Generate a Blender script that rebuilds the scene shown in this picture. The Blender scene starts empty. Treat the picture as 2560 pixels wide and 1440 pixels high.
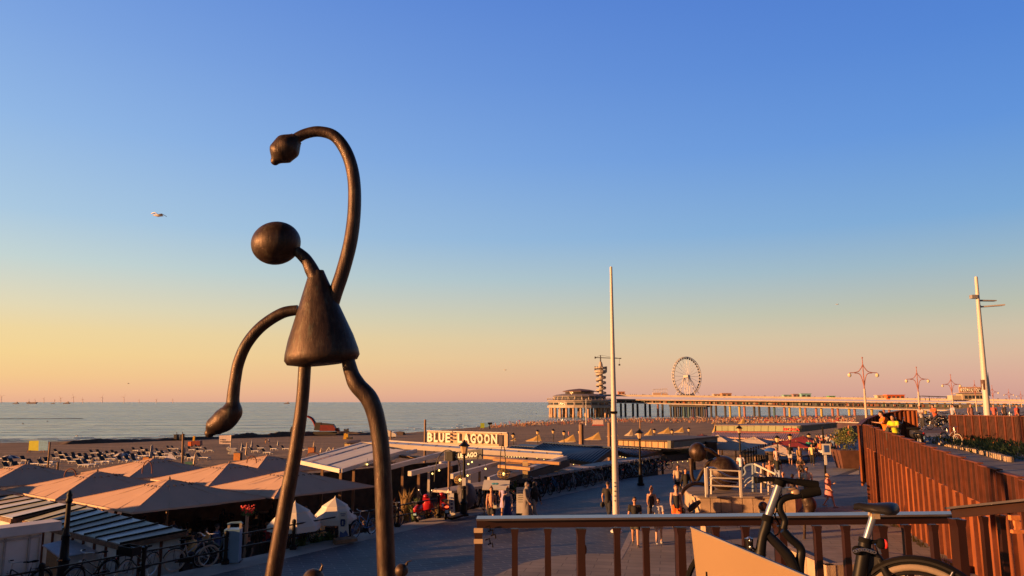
import bpy, math, random
from mathutils import Vector, Matrix
random.seed(7)
R=math.radians
sc=bpy.context.scene
# ---------------- camera, sky, sun, exposure ----------------
CAMZ=5.3; F=1850.0; TILT=R(8.76)
cam=bpy.data.cameras.new("camera"); cam_o=bpy.data.objects.new("camera",cam); sc.collection.objects.link(cam_o)
cam.sensor_width=36; cam.lens=36*F/2560; cam.clip_start=0.1; cam.clip_end=120000
cam_o.location=(0,0,CAMZ); cam_o.rotation_euler=(R(90)+TILT,0,0); sc.camera=cam_o
sc.view_settings.view_transform='Standard'; sc.view_settings.look='None'; sc.view_settings.exposure=1.1; sc.view_settings.gamma=1
SUN_AZ=R(-110); SUN_EL=R(8.2)
SD=Vector((math.sin(SUN_AZ)*math.cos(SUN_EL),math.cos(SUN_AZ)*math.cos(SUN_EL),math.sin(SUN_EL)))
sl=bpy.data.lights.new("sun",'SUN'); sl.energy=5.0; sl.angle=R(0.6); sl.color=(1.0,0.46,0.16)
so=bpy.data.objects.new("sun",sl); sc.collection.objects.link(so); so.rotation_euler=SD.to_track_quat('Z','Y').to_euler()
def lin(c):
    return tuple(((x/255)/12.92 if x/255<=0.04045 else (((x/255)+0.055)/1.055)**2.4) for x in c)
world=bpy.data.worlds.new("World"); sc.world=world; world.use_nodes=True
def build_world():
    nt=world.node_tree; N=nt.nodes; L=nt.links; N.clear()
    out=N.new('ShaderNodeOutputWorld'); bg=N.new('ShaderNodeBackground'); L.new(bg.outputs[0],out.inputs[0])
    tc=N.new('ShaderNodeTexCoord'); sep=N.new('ShaderNodeSeparateXYZ'); L.new(tc.outputs['Generated'],sep.inputs[0])
    zz=[(1005,0),(985,.0115),(950,.03),(900,.056),(850,.083),(800,.11),(700,.163),(600,.216),(400,.317),(200,.413),(0,.5)]
    left=[(238,180,146),(248,192,146),(252,206,144),(252,217,150),(247,220,162),(234,222,186),(202,218,216),(176,206,230),(150,188,234),(130,170,230),(112,154,225)]
    right=[(206,158,148),(216,164,150),(222,174,154),(222,188,160),(212,195,168),(192,194,176),(158,186,202),(126,172,218),(98,150,222),(82,134,216),(72,122,210)]
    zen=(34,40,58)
    def ramp(cols):
        r=N.new('ShaderNodeValToRGB'); cr=r.color_ramp; cr.interpolation='B_SPLINE' if False else 'EASE'
        cr.interpolation='LINEAR'
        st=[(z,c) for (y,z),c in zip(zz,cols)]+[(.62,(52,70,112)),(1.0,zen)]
        cr.elements[0].position=0; cr.elements[0].color=lin(st[0][1])+(1,)
        cr.elements[1].position=1; cr.elements[1].color=lin(st[-1][1])+(1,)
        for z,c in st[1:-1]:
            e=cr.elements.new(z); e.color=lin(c)+(1,)
        L.new(sep.outputs[2],r.inputs[0]); return r
    ra=ramp(left); rb=ramp(right)
    dp=N.new('ShaderNodeVectorMath'); dp.operation='DOT_PRODUCT'; L.new(tc.outputs['Generated'],dp.inputs[0])
    dp.inputs[1].default_value=(math.sin(SUN_AZ),math.cos(SUN_AZ),0)
    mr=N.new('ShaderNodeMapRange'); mr.inputs[1].default_value=-.80; mr.inputs[2].default_value=.30
    L.new(dp.outputs['Value'],mr.inputs[0])
    mx=N.new('ShaderNodeMix'); mx.data_type='RGBA'; L.new(mr.outputs[0],mx.inputs[0]); L.new(rb.outputs[0],mx.inputs[6]); L.new(ra.outputs[0],mx.inputs[7])
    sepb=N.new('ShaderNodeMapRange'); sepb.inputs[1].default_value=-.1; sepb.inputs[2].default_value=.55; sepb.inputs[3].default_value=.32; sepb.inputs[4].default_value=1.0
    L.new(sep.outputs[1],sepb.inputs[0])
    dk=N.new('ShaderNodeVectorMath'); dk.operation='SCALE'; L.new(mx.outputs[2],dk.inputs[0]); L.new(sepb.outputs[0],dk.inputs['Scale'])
    sky=N.new('ShaderNodeTexSky'); sky.sky_type='NISHITA'; sky.sun_disc=False; sky.sun_elevation=SUN_EL; sky.sun_rotation=SUN_AZ
    sm=N.new('ShaderNodeVectorMath'); sm.operation='SCALE'; L.new(sky.outputs[0],sm.inputs[0]); sm.inputs['Scale'].default_value=0.06
    m2=N.new('ShaderNodeMix'); m2.data_type='RGBA'; m2.inputs[0].default_value=0.06; L.new(dk.outputs[0],m2.inputs[6]); L.new(sm.outputs[0],m2.inputs[7])
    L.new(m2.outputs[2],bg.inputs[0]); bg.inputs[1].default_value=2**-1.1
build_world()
# ---------------- pixel -> world helpers ----------------
def ray(px,py):
    u=(px-1280)/F; v=(720-py)/F
    return Vector((u, math.cos(TILT)-math.sin(TILT)*v, math.sin(TILT)+math.cos(TILT)*v))
def W(px,py,Y):
    d=ray(px,py); return Vector((0,0,CAMZ))+d*(Y/d.y)
def G(px,py,z=0.0):
    d=ray(px,py); return Vector((0,0,CAMZ))+d*((z-CAMZ)/d.z)
def WZ(px,Y,z):   # point in column px at depth Y and height z
    d=ray(px,1005); k=Y/d.y
    return Vector((d.x*k,Y,z))
AZ=R(31.6); D=Vector((math.sin(AZ),math.cos(AZ),0)); NN=Vector((math.cos(AZ),-math.sin(AZ),0)); O0=Vector((-11.1,22.5,0))
def P(s,t,z=0): return O0+D*s+NN*t+Vector((0,0,z))
Z=Vector((0,0,1))
# shoreline
SH=[(-1500,-300),(-700,20),(-179,262),(-50,348),(8,505),(73,617),(248,740),(475,863),(1200,1150)]
SEAZ=-8.7
def shore_y(x):
    for (a,b),(c,d) in zip(SH,SH[1:]):
        if x<=c: return b+(d-b)*(x-a)/(c-a)
    return SH[-1][1]
def shore_d(x,y):
    m=1e9
    for (a,b),(c,d) in zip(SH,SH[1:]):
        vx,vy=c-a,d-b; t=max(0,min(1,((x-a)*vx+(y-b)*vy)/(vx*vx+vy*vy)))
        m=min(m,math.hypot(x-a-vx*t,y-b-vy*t))
    return m if y<shore_y(x) else -m
def beach_z(x,y):
    u=shore_d(x,y)
    if u<0: return SEAZ+u*0.05
    return SEAZ+6.8*min(1,u/230)**1.5
def GB(px,py):
    d=ray(px,py); o=Vector((0,0,CAMZ)); t=20/d.y
    for i in range(900):
        p=o+d*t
        if p.z<=beach_z(p.x,p.y): return Vector((p.x,p.y,beach_z(p.x,p.y)))
        t+=max(.3,(p.z-beach_z(p.x,p.y))*2.0)
        if t>3000: break
    return o+d*t
# ---------------- materials ----------------
MATS={}
def mat(name,col,rough=.6,metal=0.,var=.18,scale=4.,bump=0.,bscale=30.,emit=0.,spec=.5,col2=None,sx=(1,1,1)):
    if name in MATS: return MATS[name]
    m=bpy.data.materials.new(name); m.use_nodes=True; nt=m.node_tree; N=nt.nodes; L=nt.links; b=N['Principled BSDF']
    b.inputs['Roughness'].default_value=rough; b.inputs['Metallic'].default_value=metal; b.inputs['Specular IOR Level'].default_value=spec
    tc=N.new('ShaderNodeTexCoord'); mp=N.new('ShaderNodeMapping'); mp.inputs['Scale'].default_value=sx; L.new(tc.outputs['Object'],mp.inputs[0])
    n=N.new('ShaderNodeTexNoise'); n.inputs['Scale'].default_value=scale; n.inputs['Detail'].default_value=5; L.new(mp.outputs[0],n.inputs['Vector'])
    r=N.new('ShaderNodeValToRGB'); r.color_ramp.elements[0].position=.3; r.color_ramp.elements[1].position=.7
    c1=tuple(x*(1-var) for x in col); c2=col2 if col2 else tuple(min(1,x*(1+var)) for x in col)
    r.color_ramp.elements[0].color=c1+(1,); r.color_ramp.elements[1].color=tuple(c2)+(1,)
    L.new(n.outputs[0],r.inputs[0]); L.new(r.outputs[0],b.inputs['Base Color'])
    if bump>0:
        n2=N.new('ShaderNodeTexNoise'); n2.inputs['Scale'].default_value=bscale; n2.inputs['Detail'].default_value=4; L.new(mp.outputs[0],n2.inputs['Vector'])
        bp=N.new('ShaderNodeBump'); bp.inputs['Strength'].default_value=bump; bp.inputs['Distance'].default_value=.02; L.new(n2.outputs[0],bp.inputs['Height']); L.new(bp.outputs[0],b.inputs['Normal'])
    if emit>0:
        b.inputs['Emission Color'].default_value=tuple(col)+(1,); b.inputs['Emission Strength'].default_value=emit
    MATS[name]=m; return m
def brickmat(name,c1,c2,mortar,bw=.6,bh=.2,rough=.7,rot=0,ms=.015,bump=.3,axes='XY',var=.3,nscale=.6):
    if name in MATS: return MATS[name]
    m=bpy.data.materials.new(name); m.use_nodes=True; nt=m.node_tree; N=nt.nodes; L=nt.links; b=N['Principled BSDF']
    b.inputs['Roughness'].default_value=rough
    g=N.new('ShaderNodeNewGeometry'); mp=N.new('ShaderNodeMapping'); L.new(g.outputs['Position'],mp.inputs[0])
    if axes=='XY': mp.inputs['Rotation'].default_value=(0,0,rot)
    else: mp.inputs['Rotation'].default_value=(R(90),0,rot)
    bt=N.new('ShaderNodeTexBrick'); L.new(mp.outputs[0],bt.inputs['Vector'])
    bt.inputs['Scale'].default_value=1; bt.inputs['Brick Width'].default_value=bw; bt.inputs['Row Height'].default_value=bh; bt.inputs['Mortar Size'].default_value=ms
    bt.inputs['Color1'].default_value=c1+(1,); bt.inputs['Color2'].default_value=c2+(1,); bt.inputs['Mortar'].default_value=mortar+(1,)
    n=N.new('ShaderNodeTexNoise'); n.inputs['Scale'].default_value=nscale; n.inputs['Detail'].default_value=6; L.new(g.outputs['Position'],n.inputs['Vector'])
    mr=N.new('ShaderNodeMapRange'); mr.inputs[1].default_value=.3; mr.inputs[2].default_value=.7; mr.inputs[3].default_value=1-var; mr.inputs[4].default_value=1+var; L.new(n.outputs[0],mr.inputs[0])
    vm=N.new('ShaderNodeVectorMath'); vm.operation='SCALE'; L.new(bt.outputs[0],vm.inputs[0]); L.new(mr.outputs[0],vm.inputs['Scale']); L.new(vm.outputs[0],b.inputs['Base Color'])
    bp=N.new('ShaderNodeBump'); bp.inputs['Strength'].default_value=bump; bp.inputs['Distance'].default_value=.01; bp.invert=True; L.new(bt.outputs['Fac'],bp.inputs['Height']); L.new(bp.outputs[0],b.inputs['Normal'])
    MATS[name]=m; return m
def sea_mat():
    m=bpy.data.materials.new('sea_water'); m.use_nodes=True; nt=m.node_tree; N=nt.nodes; L=nt.links; b=N['Principled BSDF']
    b.inputs['Roughness'].default_value=.2; b.inputs['IOR'].default_value=1.33
    g=N.new('ShaderNodeNewGeometry')
    def noise(sx,sy,scale,det=4,rot=R(-35)):
        mp=N.new('ShaderNodeMapping'); mp.inputs['Rotation'].default_value=(0,0,rot); mp.inputs['Scale'].default_value=(sx,sy,1); L.new(g.outputs['Position'],mp.inputs[0])
        n=N.new('ShaderNodeTexNoise'); n.inputs['Scale'].default_value=scale; n.inputs['Detail'].default_value=det; L.new(mp.outputs[0],n.inputs['Vector']); return n
    n1=noise(1,3.0,.055,6); n2=noise(.25,1.6,.03,3); n3=noise(.12,1.5,.018,3,R(-20))
    a=N.new('ShaderNodeMath'); a.operation='MULTIPLY_ADD'; a.inputs[1].default_value=1.0; L.new(n1.outputs[0],a.inputs[0]); 
    s=N.new('ShaderNodeMath'); s.operation='MULTIPLY'; s.inputs[1].default_value=3.4; L.new(n2.outputs[0],s.inputs[0]); L.new(s.outputs[0],a.inputs[2])
    bp=N.new('ShaderNodeBump'); bp.inputs['Strength'].default_value=1; bp.inputs['Distance'].default_value=6.5; L.new(a.outputs[0],bp.inputs['Height']); L.new(bp.outputs[0],b.inputs['Normal'])
    r=N.new('ShaderNodeValToRGB'); r.color_ramp.elements[0].position=.40; r.color_ramp.elements[1].position=.66
    r.color_ramp.elements[0].color=(.20,.42,.54,1); r.color_ramp.elements[1].color=(.42,.58,.56,1); L.new(n3.outputs[0],r.inputs[0]); L.new(r.outputs[0],b.inputs['Base Color'])
    return m
def sand_mat():
    m=bpy.data.materials.new('beach_sand'); m.use_nodes=True; nt=m.node_tree; N=nt.nodes; L=nt.links; b=N['Principled BSDF']
    b.inputs['Roughness'].default_value=.95; b.inputs['Specular IOR Level'].default_value=.15
    g=N.new('ShaderNodeNewGeometry'); mp=N.new('ShaderNodeMapping'); mp.inputs['Rotation'].default_value=(0,0,R(-25)); mp.inputs['Scale'].default_value=(.12,1,1); L.new(g.outputs['Position'],mp.inputs[0])
    n=N.new('ShaderNodeTexNoise'); n.inputs['Scale'].default_value=.35; n.inputs['Detail'].default_value=8; L.new(mp.outputs[0],n.inputs['Vector'])
    r=N.new('ShaderNodeValToRGB'); r.color_ramp.elements[0].position=.35; r.color_ramp.elements[1].position=.68
    r.color_ramp.elements[0].color=(.17,.125,.09,1); r.color_ramp.elements[1].color=(.33,.25,.18,1); L.new(n.outputs[0],r.inputs[0]); L.new(r.outputs[0],b.inputs['Base Color'])
    n2=N.new('ShaderNodeTexNoise'); n2.inputs['Scale'].default_value=1.3; n2.inputs['Detail'].default_value=8; L.new(g.outputs['Position'],n2.inputs['Vector'])
    bp=N.new('ShaderNodeBump'); bp.inputs['Strength'].default_value=.8; bp.inputs['Distance'].default_value=.25; L.new(n2.outputs[0],bp.inputs['Height']); L.new(bp.outputs[0],b.inputs['Normal'])
    return m
BRONZE=None
def bronze_mat():
    m=bpy.data.materials.new('patinated_bronze'); m.use_nodes=True; nt=m.node_tree; N=nt.nodes; L=nt.links; b=N['Principled BSDF']
    b.inputs['Metallic'].default_value=.55; b.inputs['Roughness'].default_value=.42
    tc=N.new('ShaderNodeTexCoord'); mp=N.new('ShaderNodeMapping'); mp.inputs['Scale'].default_value=(1,1,.35); L.new(tc.outputs['Object'],mp.inputs[0])
    n=N.new('ShaderNodeTexNoise'); n.inputs['Scale'].default_value=7; n.inputs['Detail'].default_value=10; n.inputs['Roughness'].default_value=.7; L.new(mp.outputs[0],n.inputs['Vector'])
    r=N.new('ShaderNodeValToRGB'); cr=r.color_ramp; cr.elements[0].position=.30; cr.elements[0].color=(.022,.015,.012,1); cr.elements[1].position=.74; cr.elements[1].color=(.13,.125,.10,1)
    e=cr.elements.new(.52); e.color=(.055,.032,.024,1); e=cr.elements.new(.64); e.color=(.085,.062,.045,1)
    L.new(n.outputs[0],r.inputs[0]); L.new(r.outputs[0],b.inputs['Base Color'])
    rr=N.new('ShaderNodeMapRange'); rr.inputs[3].default_value=.3; rr.inputs[4].default_value=.62; L.new(n.outputs[0],rr.inputs[0]); L.new(rr.outputs[0],b.inputs['Roughness'])
    mp2=N.new('ShaderNodeMapping'); mp2.inputs['Scale'].default_value=(3.5,3.5,.5); L.new(tc.outputs['Object'],mp2.inputs[0])
    n2=N.new('ShaderNodeTexNoise'); n2.inputs['Scale'].default_value=2.2; n2.inputs['Detail'].default_value=8; n2.inputs['Roughness'].default_value=.75; L.new(mp2.outputs[0],n2.inputs['Vector'])
    r2=N.new('ShaderNodeValToRGB'); r2.color_ramp.elements[0].position=.55; r2.color_ramp.elements[0].color=(0,0,0,1); r2.color_ramp.elements[1].position=.68; r2.color_ramp.elements[1].color=(.6,.6,.6,1); L.new(n2.outputs[0],r2.inputs[0])
    mx=N.new('ShaderNodeMix'); mx.data_type='RGBA'; L.new(r2.outputs[0],mx.inputs[0]); L.new(r.outputs[0],mx.inputs[6]); mx.inputs[7].default_value=(.10,.12,.095,1); L.new(mx.outputs[2],b.inputs['Base Color'])
    bp=N.new('ShaderNodeBump'); bp.inputs['Strength'].default_value=.5; bp.inputs['Distance'].default_value=.03; L.new(n2.outputs[0],bp.inputs['Height']); L.new(bp.outputs[0],b.inputs['Normal'])
    return m
BRONZE=bronze_mat()
M_black=mat('black_iron',(.005,.005,.006),.5,0,.3,8,spec=.25)
M_rubber=mat('rubber',(.006,.006,.007),.85,spec=.12)
M_creamrub=mat('cream_tyre',(.42,.37,.30),.8)
M_chrome=mat('brushed_metal',(.45,.45,.47),.3,.9,.1)
M_white=mat('white_paint',(.60,.58,.55),.5,0,.08,2)
M_dirtywhite=mat('weathered_white',(.55,.53,.50),.65,0,.2,1.5)
M_canvas=mat('beige_canvas',(.60,.40,.29),.9,0,.06,.8,.25,3)
M_wood=mat('weathered_wood',(.24,.14,.08),.75,0,.35,3,.3,20,sx=(1,1,.2))
M_darkwood=mat('dark_wood',(.05,.03,.02),.7,0,.3,3)
M_stone=mat('sandstone',(.42,.30,.20),.85,0,.22,2.2,.5,25)
M_corten=mat('corten_steel',(.18,.044,.009),.85,0,.4,.9,.35,40,col2=(.34,.095,.020),sx=(1,1,.35))
M_cortdark=mat('dark_corten',(.13,.036,.017),.7,.2,.3,3)
M_slate=mat('blue_grey_metal_roof',(.014,.028,.065),.5,0,.2,2,spec=.3)
M_concrete=mat('pale_concrete',(.36,.33,.30),.85,0,.2,1,.3,20)
M_leaf=mat('green_leaf',(.06,.10,.025),.7,0,.5,6)
M_straw=mat('dry_reed',(.28,.18,.07),.8,0,.4,8)
M_bulb=mat('lit_bulb',(1.0,.66,.18),.5,emit=1.6)
# ---------------- mesh builder ----------------
class MB:
    def __init__(s): s.v=[]; s.f=[]; s.mi=[]; s.m=0
    def add(s,vs,fs):
        o=len(s.v); s.v+= [Vector(v) for v in vs]; s.f+=[tuple(o+i for i in f) for f in fs]; s.mi+=[s.m]*len(fs); return s
    def box(s,c,sz,rz=0.,M=None):
        x,y,z=sz[0]/2,sz[1]/2,sz[2]/2
        vs=[Vector((a*x,b*y,e*z)) for a in(-1,1) for b in(-1,1) for e in(-1,1)]
        if M is None: M=Matrix.Rotation(rz,3,'Z')
        vs=[M@v+Vector(c) for v in vs]
        return s.add(vs,[(0,1,3,2),(4,6,7,5),(0,4,5,1),(2,3,7,6),(0,2,6,4),(1,5,7,3)])
    def beam(s,a,b,w,h,up=Z):
        a=Vector(a);b=Vector(b);d=(b-a); l=d.length
        if l<1e-6: return s
        d/=l; x=d.cross(up)
        if x.length<1e-4: x=d.cross(Vector((0,1,0)))
        x.normalize(); u=x.cross(d)
        M=Matrix((x,d,u)).transposed(); return s.box((a+b)/2,(w,l,h),M=M)
    def tube(s,pts,r,n=8,cap=True,closed=False,ex=1.0):
        pts=[Vector(p) for p in pts]; k=len(pts)
        rs=r if isinstance(r,(list,tuple)) else [r]*k
        o=len(s.v); prev=None; vs=[]
        for i,p in enumerate(pts):
            if closed: t=(pts[(i+1)%k]-pts[i-1])
            else: t=(pts[min(i+1,k-1)]-pts[max(i-1,0)])
            if t.length<1e-9: t=Vector((0,0,1))
            t.normalize()
            if prev is None:
                a=Vector((0,0,1)) if abs(t.z)<.9 else Vector((1,0,0)); x=t.cross(a).normalized()
            else:
                x=prev-t*prev.dot(t); 
                if x.length<1e-6: x=t.orthogonal()
                x.normalize()
            prev=x; y=t.cross(x)
            for j in range(n):
                an=2*math.pi*j/n; vs.append(p+x*(rs[i]*math.cos(an))+y*(rs[i]*ex*math.sin(an)))
        fs=[]
        for i in range(k if closed else k-1):
            i2=(i+1)%k
            for j in range(n): fs.append((i*n+j,i*n+(j+1)%n,i2*n+(j+1)%n,i2*n+j))
        if cap and not closed:
            fs.append(tuple(range(n-1,-1,-1))); fs.append(tuple((k-1)*n+j for j in range(n)))
        return s.add(vs,fs)
    def sphere(s,c,r,nu=12,nv=8,M=None,z0=-1.,z1=1.):
        if not isinstance(r,(list,tuple)): r=(r,r,r)
        c=Vector(c); vs=[];fs=[]
        a0=math.asin(z0);a1=math.asin(z1)
        for i in range(nv+1):
            la=a0+(a1-a0)*i/nv
            for j in range(nu):
                lo=2*math.pi*j/nu; v=Vector((r[0]*math.cos(la)*math.cos(lo),r[1]*math.cos(la)*math.sin(lo),r[2]*math.sin(la)))
                if M is not None: v=M@v
                vs.append(c+v)
        for i in range(nv):
            for j in range(nu): fs.append((i*nu+j,i*nu+(j+1)%nu,(i+1)*nu+(j+1)%nu,(i+1)*nu+j))
        return s.add(vs,fs)
    def lathe(s,prof,c=(0,0,0),n=16,M=None,ex=1.0):
        c=Vector(c); vs=[];fs=[];k=len(prof)
        for (r,z) in prof:
            for j in range(n):
                a=2*math.pi*j/n; v=Vector((r*math.cos(a),r*ex*math.sin(a),z)); 
                if M is not None: v=M@v
                vs.append(c+v)
        for i in range(k-1):
            for j in range(n): fs.append((i*n+j,i*n+(j+1)%n,(i+1)*n+(j+1)%n,(i+1)*n+j))
        if prof[0][0]>1e-4: fs.append(tuple(range(n-1,-1,-1)))
        if prof[-1][0]>1e-4: fs.append(tuple((k-1)*n+j for j in range(n)))
        return s.add(vs,fs)
    def slab(s,pts,t):
        pts=[Vector(p) for p in pts]; n=(pts[1]-pts[0]).cross(pts[-1]-pts[0]).normalized()
        k=len(pts); vs=pts+[p-n*t for p in pts]
        fs=[tuple(range(k)),tuple(range(2*k-1,k-1,-1))]+[(i,i+k,(i+1)%k+k,(i+1)%k) for i in range(k)]
        return s.add(vs,fs)
    def prism(s,pts,z0,z1):
        k=len(pts); vs=[Vector((p[0],p[1],z1)) for p in pts]+[Vector((p[0],p[1],z0)) for p in pts]
        a=sum(pts[i][0]*pts[(i+1)%k][1]-pts[(i+1)%k][0]*pts[i][1] for i in range(k))
        fs=[tuple(range(k)),tuple(range(2*k-1,k-1,-1))]+[(i,i+k,(i+1)%k+k,(i+1)%k) for i in range(k)]
        if a<0: fs=[tuple(reversed(f)) for f in fs]
        return s.add(vs,fs)
    def mesh(s,name,mats,off=None,smooth=True,ang=38):
        me=bpy.data.meshes.new(name); vs=s.v if off is None else [v-off for v in s.v]
        me.from_pydata([tuple(v) for v in vs],[],s.f); me.update()
        for m in (mats if isinstance(mats,(list,tuple)) else [mats]): me.materials.append(m)
        if s.m or any(s.mi): me.polygons.foreach_set('material_index',s.mi)
        if smooth:
            me.shade_smooth(); me.set_sharp_from_angle(angle=R(ang))
        return me
    def build(s,name,mats,parent=None,world=True,smooth=True,ang=38):
        if parent is None:
            if world:
                xs=[v.x for v in s.v]; ys=[v.y for v in s.v]; zs=[v.z for v in s.v]
                off=Vector(((min(xs)+max(xs))/2,(min(ys)+max(ys))/2,min(zs)))
            else: off=Vector((0,0,0))
            o=bpy.data.objects.new(name,s.mesh(name,mats,off,smooth,ang)); o.location=off
        else:
            off=Vector((0,0,0))
            if world:
                q=parent
                while q: off+=q.location; q=q.parent
            o=bpy.data.objects.new(name,s.mesh(name,mats,off,smooth,ang)); o.parent=parent; reg(o,parent)
        sc.collection.objects.link(o); return o
def tag(o,label=None,cat=None,group=None,kind=None):
    if label: o['label']=label
    if cat: o['category']=cat
    if group: o['group']=group
    if kind: o['kind']=kind
    return o
def T(name,label,cat,loc=(0,0,0),rz=0.,group=None):
    o=bpy.data.objects.new(name,None); sc.collection.objects.link(o); o.empty_display_size=.1
    o.location=loc; o.rotation_euler=(0,0,rz); return tag(o,label,cat,group)
KIDS={}
def reg(o,parent): KIDS.setdefault(parent.name,[]).append(o)
def copy_tree(o,parent=None):
    c=o.copy(); sc.collection.objects.link(c); c.parent=parent
    if parent is not None: reg(c,parent)
    for k in list(KIDS.get(o.name,[])): copy_tree(k,c)
    return c
def dup(o,loc,rz,label=None,group=None,scale=None):
    c=copy_tree(o); c.location=loc; c.rotation_euler=(0,0,rz)
    if label: c['label']=label
    if group: c['group']=group
    if scale: c.scale=(scale,)*3
    return c
def struct(mb,name,m,smooth=False):
    return tag(mb.build(name,m,smooth=smooth),name.replace('_',' '),name.replace('_',' ').split(' ')[-1],None,'structure')
def text_mb(body,size,depth,M,bold=0.0,xscale=1.0):
    cu=bpy.data.curves.new('t','FONT'); cu.body=body; cu.size=size; cu.extrude=depth; cu.offset=bold; cu.resolution_u=2
    o=bpy.data.objects.new('t',cu); sc.collection.objects.link(o); bpy.context.view_layer.update()
    me=bpy.data.meshes.new_from_object(o.evaluated_get(bpy.context.evaluated_depsgraph_get()))
    mb=MB(); xs=[v.co.x for v in me.vertices]; x0,x1=min(xs),max(xs)
    mb.add([M@Vector(((v.co.x-x0)*xscale,v.co.y,v.co.z)) for v in me.vertices],[tuple(p.vertices) for p in me.polygons])
    bpy.data.objects.remove(o); bpy.data.curves.remove(cu); bpy.data.meshes.remove(me)
    return mb,(x1-x0)*xscale
def spline(pts,n=6):
    pts=[Vector(p) for p in pts]; out=[]
    for i in range(len(pts)-1):
        p0=pts[max(i-1,0)];p1=pts[i];p2=pts[i+1];p3=pts[min(i+2,len(pts)-1)]
        for k in range(n):
            t=k/n; out.append(.5*((2*p1)+(p2-p0)*t+(2*p0-5*p1+4*p2-p3)*t*t+(3*p1-p0-3*p2+p3)*t**3))
    out.append(pts[-1]); return out
def lerp(a,b,t): return a+(b-a)*t
def splinev(vals,n=6):
    o=[]
    for i in range(len(vals)-1):
        for k in range(n): u=k/n; o.append(lerp(vals[i],vals[i+1],u*u*(3-2*u)))
    o.append(vals[-1]); return o
ORD=['first','second','third','fourth','fifth','sixth','seventh','eighth','ninth','tenth','eleventh','twelfth','thirteenth','fourteenth','fifteenth','sixteenth','seventeenth','eighteenth','nineteenth','twentieth','twenty-first','twenty-second','twenty-third','twenty-fourth','twenty-fifth','twenty-sixth','twenty-seventh','twenty-eighth']
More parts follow.
